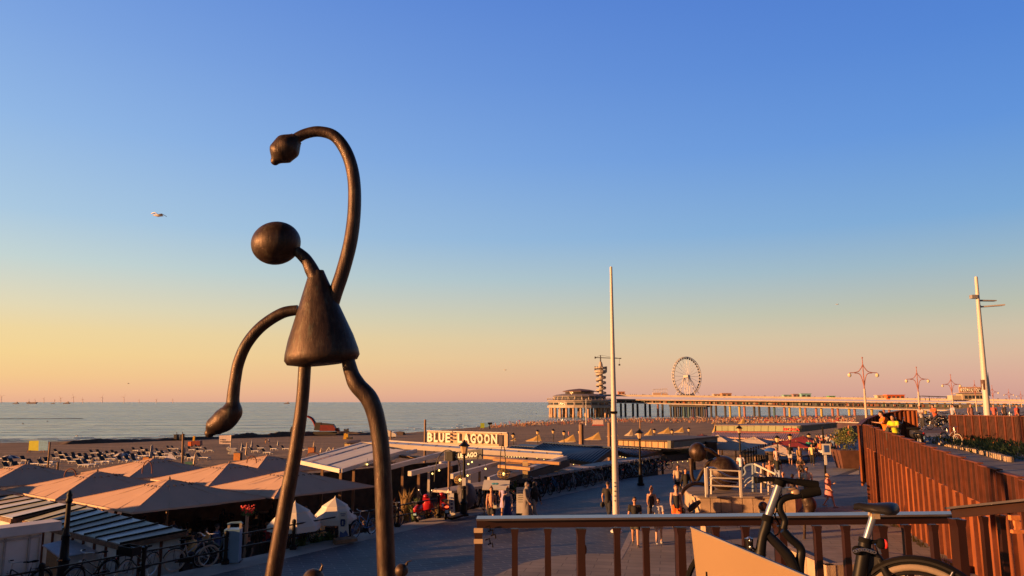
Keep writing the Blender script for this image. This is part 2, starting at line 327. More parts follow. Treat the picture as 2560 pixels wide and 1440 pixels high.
# ================= SETTING =================
def setting():
    mb=MB(); S=60000; mb.add([(-S,-S,SEAZ),(S,-S,SEAZ),(S,S,SEAZ),(-S,S,SEAZ)],[(0,1,2,3)]); struct(mb,'sea',sea_mat())
    # sand: grid, sloping to the water and below it
    xs=[-620+5.0*i for i in range(0,260)]; ys=[4+5.0*i for i in range(0,230)]
    mb=MB(); idx={}; vs=[]
    for i,x in enumerate(xs):
        for j,y in enumerate(ys):
            u=shore_d(x,y)
            if u>-40 and not (x>420 and y<300):
                idx[(i,j)]=len(vs); vs.append((x,y,beach_z(x,y)+(.18*math.sin(x*.31+y*.17)*math.sin(y*.23)*min(1,max(0,u/110))**2 if u<190 else 0)))
    fs=[]
    for i in range(len(xs)-1):
        for j in range(len(ys)-1):
            q=[(i,j),(i+1,j),(i+1,j+1),(i,j+1)]
            if all(k in idx for k in q): fs.append(tuple(idx[k] for k in q))
    mb.add(vs,fs); struct(mb,'beach',sand_mat(),True)
    # foam along the waterline
    mb=MB()
    for k,(off,w) in enumerate([(-3,1.3),(-9,.9),(-17,1.0),(-27,.7)]):
        for si,((a,b),(c,d)) in enumerate(zip(SH[1:-2],SH[2:-1])):
            n=int(math.hypot(c-a,d-b)/6); dx,dy=(c-a),(d-b); L_=math.hypot(dx,dy); nx,ny=-dy/L_,dx/L_
            for i in range(n):
                if random.random()<((.15 if k==0 else .5) if si<2 else .75): continue
                t0=i/n;t1=(i+1.15)/n; j0=random.uniform(-.8,.8); ww=w*random.uniform(.4,1.6)
                o0=-off+j0; q=[(a+dx*t0+nx*o0,b+dy*t0+ny*o0),(a+dx*t1+nx*o0,b+dy*t1+ny*o0),(a+dx*t1+nx*(o0+ww),b+dy*t1+ny*(o0+ww)),(a+dx*t0+nx*(o0+ww*.6),b+dy*t0+ny*(o0+ww*.6))]
                mb.prism(q,SEAZ,SEAZ+.12)
    tag(mb.build('sea_foam',mat('foam',(.62,.60,.55),.8),smooth=False),'thin broken lines of white foam along the water edge','foam',None,'stuff')
    # promenade slab
    left=[P(-34,-.5),P(0,-.5),P(20,-.5),P(34,-.5),Vector((10,55,0)),Vector((21,67,0)),Vector((34,88,0)),Vector((46,112,0)),Vector((66,150,0)),Vector((95,200,0)),Vector((150,290,0))]
    poly=[(p.x,p.y) for p in left]+[(420,290),(420,-60),(-60,-60)]
    pav=brickmat('blue_grey_pavers',(.034,.038,.054),(.046,.050,.066),(.13,.13,.14),.9,.30,.62,R(-22),.02,.4,var=.38,nscale=.55)
    mb=MB().prism(poly,-3.5,0); struct(mb,'promenade',pav)
    # pale strip along the fence
    mb=MB(); st=[P(-34,-.48),P(34,-.48),P(34,.7),P(-34,.8)]; mb.prism([(p.x,p.y) for p in st],.0,.006); struct(mb,'kerb_strip',M_concrete)
    # pale stone paving in front
    lp=[G(1150,1475),G(1235,1440),G(1310,1407),G(1380,1391),G(1460,1384),G(1548,1385),G(1582,1312),G(1640,1304),G(1750,1292),G(1970,1274),G(2160,1262),G(2330,1262)]
    pts=[(p.x,p.y) for p in lp]+[(24,30),(18,8),(-3,8)]
    lpm=brickmat('pale_stone_paving',(.19,.165,.145),(.25,.215,.185),(.10,.09,.08),1.05,.5,.8,R(12),.014,.3,var=.25,nscale=.5)
    mb=MB().prism(pts,0,.005); struct(mb,'stone_paving',lpm)
    mb=MB(); a=[G(1548,1385),G(1582,1312),G(1597,1312),G(1570,1370),G(1553,1400)]; mb.prism([(p.x,p.y) for p in a],.005,.009); struct(mb,'paving_border',mat('border_stone',(.28,.25,.24),.8))
    far=[G(1905,1228),G(1985,1190),G(2060,1120),G(2100,1085),G(2150,1090),G(2146,1170),G(2010,1215)]
    mb=MB().prism([(p.x,p.y) for p in far],0,.005); struct(mb,'far_paving',brickmat('grey_paving',(.22,.215,.21),(.26,.25,.24),(.15,.15,.15),1.2,.4,.75,R(20),.012,.2))
    mb=MB(); q=[G(2120,1186),G(2148,1175),G(2148,1186)]; mb.prism([(p.x,p.y) for p in q],0,.006); struct(mb,'paving_patch',M_concrete)
    # wooden decks of the beach pavilions
    q=[P(-34,-.52),P(62,-.52),P(62,-30),P(-34,-30)]
    mb=MB().prism([(p.x,p.y) for p in q],-2.6,-1.6); struct(mb,'pavilion_deck',mat('deck_boards',(.10,.065,.045),.8,0,.3,2,sx=(1,6,1)))
    # upper terrace where the photographer stands
    mb=MB().prism([(-1.4,-3),(9,-3),(9,5.9),(-1.4,5.9)],0.001,3.68); struct(mb,'upper_terrace',M_concrete)
    # ramp and plateau on the right
    rows=[(17.5,12.75,2.0),(30,15.95,2.6),(38.8,18.25,2.95),(44,21.5,3.1),(50,25.6,3.25),(58,31.5,3.4),(66,36,3.4),(110,60,3.4),(180,105,3.4),(320,200,3.4)]
    mb=MB(); vs=[]
    for (y,x,z) in rows: vs+=[(x,y,z),(420,y,z),(x,y,-.5)]
    fs=[]
    for i in range(len(rows)-1): fs+=[(3*i,3*i+1,3*i+4,3*i+3),(3*i+2,3*i,3*i+3,3*i+5)]
    fs.append((0,2,2,1)) if False else None
    mb.add(vs,fs); struct(mb,'upper_promenade',brickmat('ramp_paving',(.20,.19,.18),(.25,.235,.22),(.14,.13,.12),.6,.3,.8,R(15),.01,.2))
    mb=MB().add([(26.2,50,3.255),(30.5,50,3.255),(33.5,58,3.405),(31.6,58,3.405)],[(0,1,2,3)]); struct(mb,'bicycle_path',mat('purple_asphalt',(.085,.06,.075),.9,0,.15,3))
setting()
# far shore: low land on the horizon, wind turbines, ships
def offshore():
    mb=MB(); mb.slab([W(-30,1032.5,640),W(200,1031.5,640),W(200,1033,640),W(-30,1034,640)],2); 
    pts=[W(-60,1036,620)+Vector((0,0,0)),W(205,1034,640)]
    mb=MB(); 
    for i in range(40):
        p=pts[0].lerp(pts[1],i/40); mb.sphere((p.x,p.y,SEAZ),(4.5,1.2,.3+.2*random.random()),7,4)
    tag(mb.build('breakwater',mat('dark_rock',(.05,.05,.05),.9)),'low dark rock breakwater lying in the sea at far left','breakwater')
    g='offshore wind turbines on the horizon'
    M=mat('haze_blue_grey',(.55,.42,.38),.8)
    xs=[(4,990,14),(110,996,8),(152,997,10),(184,992,13),(207,998,7),(256,993,12),(310,993,12),(391,997,6),(432,998,6),(348,999,5),(88,1000,5),(137,999,5)]
    for i,(px,py,h) in enumerate(xs):
        Y=9000; b=W(px,1005,Y); b.z=SEAZ; hub=W(px,1005-h,Y); L_=h*.62*Y/F
        mb=MB().tube([b,hub],[3,2],6); t=T('wind_turbine',f'pale wind turbine far out at sea, {ORD[sorted(x[0] for x in xs).index(px)]} from the left on the horizon','wind turbine',b,0,g)
        mb.build('tower',M,t); mb=MB(); a0=random.uniform(0,2)
        for k in range(3):
            a=a0+k*2*math.pi/3; mb.tube([hub+Vector((0,-6,0)),hub+Vector((math.cos(a)*L_,-6,math.sin(a)*L_))],[1.6,.8],5)
        mb.build('rotor',M,t)
    for px,w,lab in [(40,14,'small grey ship on the horizon between the leftmost turbines'),(132,8,'tiny grey ship on the horizon beside a turbine'),(167,16,'grey ship with a tall deckhouse on the horizon'),(80,26,'long low dark ship on the horizon'),(717,14,'dark ship on the horizon behind the leg of the sculpture')]:
        Y=6000;s=w*Y/F; c=W(px,1005,Y); t=T('ship',lab,'ship',(c.x,c.y,SEAZ))
        mb=MB(); hh=s*.13
        mb.add([(c.x-s/2,c.y-8,SEAZ+hh),(c.x+s/2,c.y-8,SEAZ+hh*1.2),(c.x+s/2,c.y+8,SEAZ+hh*1.2),(c.x-s/2,c.y+8,SEAZ+hh),(c.x-s*.44,c.y-6,SEAZ),(c.x+s*.42,c.y-6,SEAZ),(c.x+s*.42,c.y+6,SEAZ),(c.x-s*.44,c.y+6,SEAZ)],[(0,1,2,3),(0,4,5,1),(1,5,6,2),(2,6,7,3),(3,7,4,0)])
        mb.build('hull',mat('ship_grey',(.16,.12,.13),.7),t)
        mb=MB(); 
        if w!=26: mb.box((c.x+s*.2,c.y,SEAZ+hh+s*.1),(s*.22,9,s*.2)).box((c.x-s*.1,c.y,SEAZ+hh+s*.04),(s*.3,9,s*.08))
        else: mb.box((c.x-s*.3,c.y,SEAZ+hh+s*.04),(s*.1,9,s*.08))
        mb.tube([(c.x+s*.2 if w!=26 else c.x-s*.3,c.y,SEAZ+hh),(c.x+s*.2 if w!=26 else c.x-s*.3,c.y,SEAZ+hh+s*.3)],s*.012,5)
        mb.build('deckhouse',mat('ship_pale',(.35,.30,.29),.7),t)
    # seagulls
    def gull(px,py,Y,span,roll,lab):
        c=W(px,py,Y); t=T('seagull',lab,'seagull',c)
        mb=MB(); mb.tube([c+Vector((.25,0,-.02)),c+Vector((.12,0,.0)),c,c+Vector((-.16,0,.02)),c+Vector((-.22,0,.03)),c+Vector((-.3,0,.02))],[.02,.055,.075,.05,.04,.008],8); mb.build('body',M_white,t)
        for sd in(-1,1):
            mb=MB(); h=span/2; ca,sa=math.cos(roll),math.sin(roll)
            def q(x,y,z): return c+Vector((x*ca-z*sa,y,x*sa+z*ca))
            A=[q(0,-.12,.02),q(sd*h*.45,-.1,h*.26),q(sd*h,.02,h*.08)]; B=[q(0,.12,.02),q(sd*h*.45,.1,h*.26),q(sd*h,.05,h*.08)]
            vs=[]
            for a_,b_ in zip(A,B): vs+=[a_+Vector((0,0,.02)),b_+Vector((0,0,.02)),b_-Vector((0,0,.01)),a_-Vector((0,0,.01))]
            mb.add(vs,[(0,1,5,4),(4,5,9,8),(3,7,6,2),(7,11,10,6),(0,4,7,3),(4,8,11,7),(1,2,6,5),(5,6,10,9),(8,9,10,11)]); mb.build('wing',M_white,t)
    gull(396,539,38,.85,-.2,'white seagull gliding in the sky left of the sculpture')
    gull(2093,761,160,.8,0,'tiny distant seagull high above the pier at right')
    gull(1263,925,160,.75,0,'tiny distant seagull in the sky left of the white pole')
    gull(320,959,160,.6,0,'tiny distant seagull low over the sea at far left')
    gull(193,1090,150,.7,.1,'small seagull over the water above the lounger rows')
offshore()
# ================= PIER =================
def pier():
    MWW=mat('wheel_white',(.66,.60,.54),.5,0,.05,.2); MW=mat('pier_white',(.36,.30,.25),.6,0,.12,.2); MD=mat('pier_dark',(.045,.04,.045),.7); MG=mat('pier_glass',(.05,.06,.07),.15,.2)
    def PY(px): return lerp(740,560,(px-1500)/1060)
    def U(px,py,dy=0): 
        v=W(px,py,PY(px)); return v+Vector((0,dy,0))
    t=T('pier','long white two level pier running out over the sea from the right','pier',(U(2000,1020).x,PY(2000),SEAZ))
    def line(p0,p1,w,h,nm,m,dy=0,n=8):
        mb=MB(); pts=[]
        for i in range(n+1):
            px=lerp(p0[0],p1[0],i/n); pts.append(U(px,lerp(p0[1],p1[1],i/n),dy))
        for a,b in zip(pts,pts[1:]): mb.beam(a,b,w,h)
        return mb.build(nm,m,t,smooth=False)
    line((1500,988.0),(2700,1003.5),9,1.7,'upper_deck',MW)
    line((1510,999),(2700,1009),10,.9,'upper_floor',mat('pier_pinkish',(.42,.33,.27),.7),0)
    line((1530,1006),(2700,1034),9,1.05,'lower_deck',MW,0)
    for i in range(54):
        px=1545+i*19; a=U(px,lerp(1000,1009,(px-1545)/1000)); b=U(px,lerp(1006,1034,(px-1530)/1170)); MB().beam(a,b,1,1).build('arcade_post',MW,t,smooth=False)
    line((1545,1002.5),(2700,1022),6,4.2,'dark_arcade',MD,3)
    mb=MB()
    for i in range(260):
        px=random.uniform(1550,2560); p=U(px,lerp(1000,1009,(px-1500)/1200)+lerp(3.5,10,(px-1500)/1060),-2)
        mb.m=random.randrange(4); mb.box(p,(random.uniform(.6,1.6),.6,random.uniform(1.2,2.2)))
    tag(mb.build('arcade_crowd',[mat('c1',(.35,.12,.06),.8),mat('c2',(.10,.16,.14),.8),mat('c3',(.45,.38,.3),.8),MD],t,smooth=False),kind='stuff')
    cols=[(.05,.045,.05),(.04,.04,.045),(.38,.30,.08),(.05,.11,.14),(.30,.13,.11)]
    MC=[mat('pillar_colour_%s'%nm,c,.7) for nm,c in zip(['dark','black','yellow','teal','red'],cols)]
    px=1552;i=0
    while px<2560:
        for dx in(0,11+(px-1500)*.004):
            X=px+dx; py=lerp(1008,1034,(X-1530)/1170)
            a=U(X,py,0); k=[0,0,1,0,0,3,0,0,2,4,0,3,2,4,2,4,4,2,4,4,2][min(20,i)] if dx else [0,1,0,4,0,3,0,0,0,2,0,0,4,2,4,4,2,2,4,2,4][min(20,i)]
            mb=MB().tube([(a.x,a.y,SEAZ-1),(a.x,a.y,a.z)],1.05,8); mb.build('pillar',MC[k],t)
        px+=29+ (px-1500)*.022; i+=1
    # dark supports below the wheel
    for i in range(16):
        X=1690+i*5.6; a=U(X,1012,10); MB().tube([(a.x,a.y,SEAZ-1),(a.x,a.y,a.z)],.9,8).build('pillar',MC[[0,4,0,1,0,2,0,4][i%8]],t)
    mb=MB().beam(U(1688,1014,12),U(1782,1016,12),26,1.6); mb.build('wheel_platform',MD,t,smooth=False)
    mb=MB()
    for i in range(95):
        px=random.uniform(1560,2560); p=U(px,lerp(985.5,1001,(px-1500)/1200),0); mb.sphere(p+Vector((0,0,-.2)),(.35,.35,1.0),5,4)
    tag(mb.build('people_on_deck',MD,t),kind='stuff')
    # kiosks
    def kiosk(x0,x1,y0,y1,col,nm,lab,roof=None):
        Y=PY((x0+x1)/2); a=W(x0,y1,Y);b=W(x1,y1,Y);h=(y1-y0)*Y/F; c=(a+b)/2; w=b.x-a.x
        k=T('kiosk',lab,'kiosk',(c.x,c.y,a.z)); mb=MB().box((c.x,c.y,a.z+h/2),(w,5,h)); mb.box((c.x,c.y,a.z+h+.2),(w+1,6,.4)); mb.build('wall',mat(nm,col,.7),k,smooth=False)
        mb=MB(); n=max(2,int(w/3))
        for i in range(n): mb.box((c.x-w/2+w*(i+.5)/n,c.y-2.53,a.z+h*.5),(w/n*.6,.1,h*.45))
        mb.build('window',MG,k,smooth=False)
    kiosk(1783,1800,986,992,(.5,.36,.28),'kiosk_pink','small pinkish kiosk on the pier deck right of the ferris wheel')
    kiosk(1803,1827,984,992,(.45,.25,.15),'kiosk_brown','brown flat roofed kiosk on the pier deck')
    kiosk(1957,1978,988,994,(.22,.38,.36),'kiosk_teal','pale teal container kiosk on the pier deck')
    kiosk(1981,1998,986,994,(.30,.20,.22),'kiosk_plum','plum coloured container kiosk between two teal ones on the pier')
    kiosk(2001,2025,985,995,(.20,.40,.42),'kiosk_blue','taller blue green container kiosk on the pier deck')
    kiosk(2070,2085,991,996,(.12,.33,.14),'kiosk_green','small green kiosk on the pier deck')
    kiosk(1545,1561,980,986,(.48,.20,.10),'kiosk_orange','small orange kiosk just right of the white pole on the pier')
    kiosk(2190,2212,989,998,(.5,.42,.32),'kiosk_cream','cream kiosk beside the orange canopy on the pier')
    kiosk(2214,2258,988,998,(.62,.14,.04),'kiosk_canopy','long bright orange canopy kiosk on the pier')
    # frame structure near wheel
    Y=PY(1645); a=W(1633,988,Y); b=W(1668,988,Y); k=T('lattice_stall','open metal frame with pink panels beside the ferris wheel','frame',a)
    mb=MB()
    for i in range(9):
        p=a.lerp(b,i/8); mb.tube([p,p+Vector((0,0,5.5+i*.2))],.16,4)
    for z in(2,5.5): mb.tube([a+Vector((0,0,z)),b+Vector((0,0,z+.4))],.16,4)
    mb.build('frame',MW,k); MB().box(a+Vector((3.4,0,1.2)),(7.5,3,2.2)).box(a+Vector((11,0,.9)),(5,3,1.6)).build('panel',mat('kiosk_pink',(.5,.36,.28),.7),k,smooth=False)
    # building with sign on the right end
    Y=PY(2430); c=W(2427,1000,Y); s=Y/F; k=T('restaurant_building','cream pier restaurant with a long rooftop sign and wide windows','building',c)
    MB().box(c+Vector((0,0,8*s)),(56*s,8,15*s)).box(c+Vector((-38*s,0,6*s)),(26*s,7,11*s)).build('wall',mat('cream_wall',(.5,.40,.30),.7),k,smooth=False)
    for i in range(5): MB().box(c+Vector(((-19+i*9.5)*s,-4.05,7*s)),(7*s,.2,8*s)).build('window',MG,k,smooth=False)
    MB().box(c+Vector((-4*s,0,16.5*s)),(70*s,10,1.4*s)).build('roof',MW,k,smooth=False)
    MB().box(c+Vector((0,0,25*s)),(54*s,.8,14*s)).build('sign_board',mat('sign_tan',(.50,.30,.20),.7),k,smooth=False)
    mb=MB(); sp=[]
    for i in range(9):
        cx=(-21+i*5.2)*s; mb.tube([c+Vector((cx+2.0*s*math.cos(q*.9),-.8,25*s+(3.0+((i*7)%3)*.6)*s*math.sin(q*.9))) for q in range(6+(i%2))],.45,5)
    mb.build('sign_lettering',M_white,k)
    Y=PY(2350); a=W(2300,990,Y); b=W(2390,993,Y); mb=MB().beam(a,b,6,.5)
    for q in range(5): p=a.lerp(b,q/4); mb.tube([p,p-Vector((0,0,3.5))],.2,5)
    tag(mb.build('shade_canopy',MD,smooth=False),'flat grey shade canopy on posts left of the pier restaurant','canopy')
    # ---- round pavilion at the head ----
    c=W(1449,1005,716); s=716/F
    def z(py): return W(1449,py,716).z
    t=T('pier_head_building','wide polygonal pavilion on stilts at the sea end of the pier','building',(c.x,c.y,SEAZ))
    n=24
    MB().lathe([(80*s,z(1019)),(80*s,z(1014)),(78*s,z(1014))],(c.x,c.y,0),n).build('deck_slab',MW,t,smooth=False)
    MB().lathe([(77*s,z(1014)),(77*s,z(1003))],(c.x,c.y,0),n).build('lower_wall',mat('pavilion_wall',(.30,.26,.24),.6),t,smooth=False)
    for i in range(n):
        a=2*math.pi*(i+.5)/n; MB().box((c.x+76.6*s*math.cos(a),c.y+76.6*s*math.sin(a),z(1009)),(.6,15*s,5.2*s),rz=a).build('window',MG,t,smooth=False)
    MB().lathe([(80*s,z(1003.5)),(81*s,z(1002)),(80*s,z(1000.5)),(70*s,z(999))],(c.x,c.y,0),n).build('lower_roof',MW,t,smooth=False)
    mb=MB()
    for i in range(48):
        a=2*math.pi*i/48; mb.box((c.x+80*s*math.cos(a),c.y+80*s*math.sin(a),z(998)),(.3,.3,5*s))
    for i in range(48):
        a=2*math.pi*i/48;b=2*math.pi*(i+1)/48; mb.beam((c.x+80*s*math.cos(a),c.y+80*s*math.sin(a),z(995.5)),(c.x+80*s*math.cos(b),c.y+80*s*math.sin(b),z(995.5)),.3,.3)
    mb.build('balcony_rail',mat('pavilion_wall',(.3,.26,.24)),t)
    MB().lathe([(64*s,z(999)),(62*s,z(990))],(c.x,c.y,0),n).build('middle_wall',mat('pier_glass',(.05,.06,.07)),t,smooth=False)
    mb=MB()
    for i in range(n):
        a=2*math.pi*i/n; mb.tube([(c.x+65*s*math.cos(a),c.y+65*s*math.sin(a),z(1000)),(c.x+62.5*s*math.cos(a),c.y+62.5*s*math.sin(a),z(989))],.5,4)
    mb.build('mullion',MW,t)
    MB().lathe([(67*s,z(992)),(67*s,z(990.5)),(58*s,z(987)),(44*s,z(985)),(0,z(985))],(c.x,c.y,0),n).build('middle_roof',mat('roof_grey',(.20,.18,.18),.6),t,smooth=False)
    MB().lathe([(36*s,z(986)),(36*s,z(978))],(c.x,c.y,0),n).build('top_wall',mat('pier_glass2',(.10,.08,.07),.12,.6),t,smooth=False)
    MB().lathe([(42*s,z(979.5)),(42*s,z(978)),(24*s,z(974)),(0,z(971.5))],(c.x,c.y,0),8).build('top_roof',mat('roof_brown',(.12,.07,.06),.7),t,smooth=False)
    for ring,nn in((73,26),(50,14)):
        for i in range(nn):
            a=2*math.pi*(i+.3)/nn; x=c.x+ring*s*math.cos(a); y=c.y+ring*s*math.sin(a)
            if y>c.y+30: continue
            mb=MB().tube([(x,y,SEAZ-1),(x,y,SEAZ+3)],1.35,8).tube([(x,y,SEAZ+3),(x,y,z(1019))],1.15,8); mb.build('stilt',mat('stilt_tan',(.42,.27,.18),.8,0,.3,.3),t)
    # ---- tower ----
    Yt=735; c=W(1503,985,Yt); s=Yt/F; t=T('lookout_tower','white lookout tower wrapped in a spiral stair with two round platforms','tower',c)
    z=lambda py: W(1503,py,Yt).z
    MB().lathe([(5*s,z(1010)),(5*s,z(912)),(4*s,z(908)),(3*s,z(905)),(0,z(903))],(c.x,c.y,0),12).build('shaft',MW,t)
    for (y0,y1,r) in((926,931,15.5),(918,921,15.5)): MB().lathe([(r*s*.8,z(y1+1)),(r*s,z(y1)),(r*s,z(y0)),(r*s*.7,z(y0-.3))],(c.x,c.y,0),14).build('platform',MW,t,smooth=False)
    mb=MB()
    for i in range(14):
        a=2*math.pi*i/14; mb.tube([(c.x+15*s*math.cos(a),c.y+15*s*math.sin(a),z(926)),(c.x+15*s*math.cos(a),c.y+15*s*math.sin(a),z(916))],.3,4)
    mb.build('railing',MD,t)
    mb=MB(); 
    def hel(k,r): a=k*.36; return Vector((c.x+r*s*math.cos(a),c.y+r*s*math.sin(a),lerp(z(984),z(930),k/72)))
    for k in range(72):
        mb.slab([hel(k,5),hel(k,12.5),hel(k+1,12.5),hel(k+1,5)],.5)
        a,b=hel(k,12.5),hel(k+1,12.5); mb.beam(a+Vector((0,0,.8)),b+Vector((0,0,.8)),.25,1.3)
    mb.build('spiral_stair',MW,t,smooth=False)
    mb=MB(); m1=W(1503,890,Yt); mb.tube([(c.x,c.y,z(905)),(c.x,c.y,z(888))],[.7,.5],5); mb.build('mast',MD,t)
    mb=MB(); a=W(1488,894,Yt);b=W(1551,896,Yt); mb.tube([a,b],.38,5).box(a,(1.2,1.2,2)).box(b,(1.5,1.2,1)); 
    mb.tube([(c.x,c.y,z(888)),a],.12,3).tube([(c.x,c.y,z(888)),b],.12,3); mb.build('jib',MD,t)
    mb=MB(); p=W(1548.5,897,Yt); q=W(1548.5,912,Yt); mb.tube([p,q],.12,4).box(q,(1.6,1.6,1.6)); mb.build('hanging_cage',MD,t,smooth=False)
    # ---- ferris wheel ----
    Yw=744; c=W(1717,941,Yw); s=Yw/F; Rw=48*s; yaw=R(33)
    t=T('ferris_wheel','tall white ferris wheel with dark gondolas standing on the pier','ferris wheel',(c.x,c.y,W(1717,992,Yw).z))
    ax=Vector((math.cos(yaw),math.sin(yaw),0)); nx=Vector((-math.sin(yaw),math.cos(yaw),0))
    def rp(a,r,o=0): return c+ax*(r*math.cos(a))+Z*(r*math.sin(a))+nx*o
    mb=MB()
    for o in(-1.2,1.2): mb.tube([rp(2*math.pi*i/60,Rw,o) for i in range(60)],.28,5,closed=True); mb.tube([rp(2*math.pi*i/60,Rw*.96,o) for i in range(60)],.14,5,closed=True)
    for i in range(36): mb.tube([rp(2*math.pi*i/36,Rw,-1.2),rp(2*math.pi*i/36,Rw,1.2)],.2,4)
    mb.build('rim',MWW,t)
    mb=MB()
    for i in range(20):
        a=2*math.pi*i/20; mb.tube([rp(a,1.5,-1.5),rp(a,Rw*.97,0)],.13,4); 
    mb.build('spokes',MWW,t)
    mb=MB(); mb.tube([rp(0,0,-3.2),rp(0,0,3.2)],1.5,14); mb.build('hub',MWW,t)
    for i in range(36):
        p=rp(2*math.pi*(i+.5)/36,Rw*.945); mb=MB().sphere(p-Vector((0,0,.3)),(.85,.85,1.0),8,6); mb.build('gondola',mat('gondola_dark',(.03,.03,.035),.3),t)
    zb=W(1717,992,Yw).z
    for o in(-3,3):
        for q in(-.55,-.22,.22,.55):
            e=c+ax*(Rw*q)+nx*(o*2.4); e.z=zb; MB().tube([rp(0,0,o),e],.3,5).build('support_leg',MWW,t)
    MB().box((c.x,c.y,zb+1),(14,9,2),rz=yaw).build('boarding_platform',MD,t,smooth=False)
pier()
# ================= BEACH PAVILIONS =================
def parasol(c,half,az,rz0,pz,label,group='large square beige parasols over the terrace',name='square_parasol',zt=-1.6,m=None,top=None):
    m=m or M_canvas
    t=T(name,label,'parasol',(c[0],c[1],zt),0,group)
    d=Vector((math.sin(az),math.cos(az),0)); n=Vector((math.cos(az),-math.sin(az),0)); c=Vector((c[0],c[1],0))
    N_=10; mb=MB(); peak=c+Vector((0,0,pz)); cor=[c+d*a*half+n*b*half for a,b in((-1,1),(1,1),(1,-1),(-1,-1))]
    for q in range(4):
        A=cor[q]+Vector((0,0,rz0)); B=cor[(q+1)%4]+Vector((0,0,rz0)); vs=[];fs=[]
        for i in range(N_+1):
            f=i/N_
            for j in range(N_+1):
                g=j/N_; p=peak.lerp(A.lerp(B,g),f); p.z+=-.02*math.sin(math.pi*f)-.09*math.sin(math.pi*g)*f*f+.012*math.sin(g*19+q)*math.sin(f*9); vs.append(p)
        for i in range(N_):
            for j in range(N_): fs.append((i*(N_+1)+j,(i+1)*(N_+1)+j,(i+1)*(N_+1)+j+1,i*(N_+1)+j+1))
        mb.add(vs,fs); mb.slab([A,B,B+Vector((0,0,-.07)),A+Vector((0,0,-.07))],.01)
    mb.build('canopy',m,t,ang=14)
    if half>2.5:
        for q in range(4):
            A=cor[q]+Vector((0,0,rz0)); B=cor[(q+1)%4]+Vector((0,0,rz0)); mb=MB()
            for g in(0,.25,.5,.75):
                e=A.lerp(B,g); e.z-=.09*math.sin(math.pi*g); st=peak.lerp(e,.04 if g in(0,.5) else .3); mb.tube([st+Vector((0,0,.004)),st.lerp(e,.5)+Vector((0,0,-.010)),e+Vector((0,0,.004))],.010,4)
            mb.build('seam',mat('seam_beige',(.55,.365,.265),.9),t)
    mb=MB()   # dark ties along the upper seams
    for q in range(4):
        A=cor[q]+Vector((0,0,rz0)); B=cor[(q+1)%4]+Vector((0,0,rz0))
        for g in(.18,.36,.56,.78):
            p=peak.lerp(A.lerp(B,g),.27); p.z+=-.0; e=peak.lerp(A.lerp(B,g+.06),.30)
            mb.tube([p+Vector((0,0,.02)),p.lerp(e,.5)+Vector((0,0,.05)),e+Vector((0,0,0.01))],.02,4)
    mb.build('tie_strap',mat('dark_strap',(.06,.045,.04),.9),t)
    MB().tube([c+Vector((0,0,zt)),c+Vector((0,0,pz-.05))],.06,8).build('pole',mat('pole_wood',(.40,.25,.16),.6,0,.2,3),t)
    MB().lathe([(.0,pz-.02),(.06,pz),(.04,pz+.07),(.0,pz+.14)],(c.x,c.y,0),8).build('finial',M_wood,t)
    mb=MB()
    for q in range(4): mb.tube([c+Vector((0,0,pz-.45)),cor[q].lerp(c,.06)+Vector((0,0,rz0-.06))],.03,5)
    mb.build('rib',M_wood,t); MB().box(c+Vector((0,0,zt+.12)),(.9,.9,.24)).build('base',M_concrete,t,smooth=False)
    return t
UMB=[((-15.4,34.2),'nearest large beige parasol, its lit left face above the striped shed roof'),
((-20.8,38.1),'second large beige parasol, directly left of and behind the nearest one'),
((-11.3,38.8),'large beige parasol seen between the two legs of the sculpture'),
((-16.1,43.2),'large beige parasol behind the hanging hand of the sculpture'),
((-22.2,47.0),'beige parasol behind the second one with a lit pink front'),
((-27.3,42.6),'beige parasol at the back left behind the thin hoop'),
((-27.6,35.7),'shaded beige parasol cut off by the left edge of the photo'),
((-15.9,49.2),'beige parasol farther back, left of the sculpture leg'),
((-12.4,53.5),'farthest beige parasol just left of the white awnings')]
for c,l in UMB: parasol(c,2.98,R(38),1.02,1.88,l)
# ---- seating under the parasols ----
def make_table():
    t=T('terrace_table','dark wooden terrace table','table',(0,0,0))
    MB().box((0,0,.73),(.8,.8,.04)).build('tabletop',mat('table_wood',(.22,.15,.10),.6,0,.3,4),t,smooth=False)
    for a in(-1,1):
        for b in(-1,1): MB().box((a*.33,b*.33,.355),(.05,.05,.71)).build('leg',M_darkwood,t,smooth=False)
    return t
def make_chair():
    t=T('terrace_chair','dark terrace chair','chair',(0,0,0))
    MB().box((0,0,.44),(.44,.44,.05)).build('seat',M_darkwood,t,smooth=False)
    mb=MB().box((0,-.21,.86),(.42,.03,.10)).box((0,-.21,.68),(.42,.03,.08)); mb.build('backrest',M_darkwood,t,smooth=False)
    for a in(-1,1):
        MB().box((a*.2,.19,.21),(.04,.04,.42)).build('leg',M_darkwood,t,smooth=False); MB().box((a*.2,-.2,.46),(.04,.04,.92)).build('leg',M_darkwood,t,smooth=False)
    return t
SEATS=[]
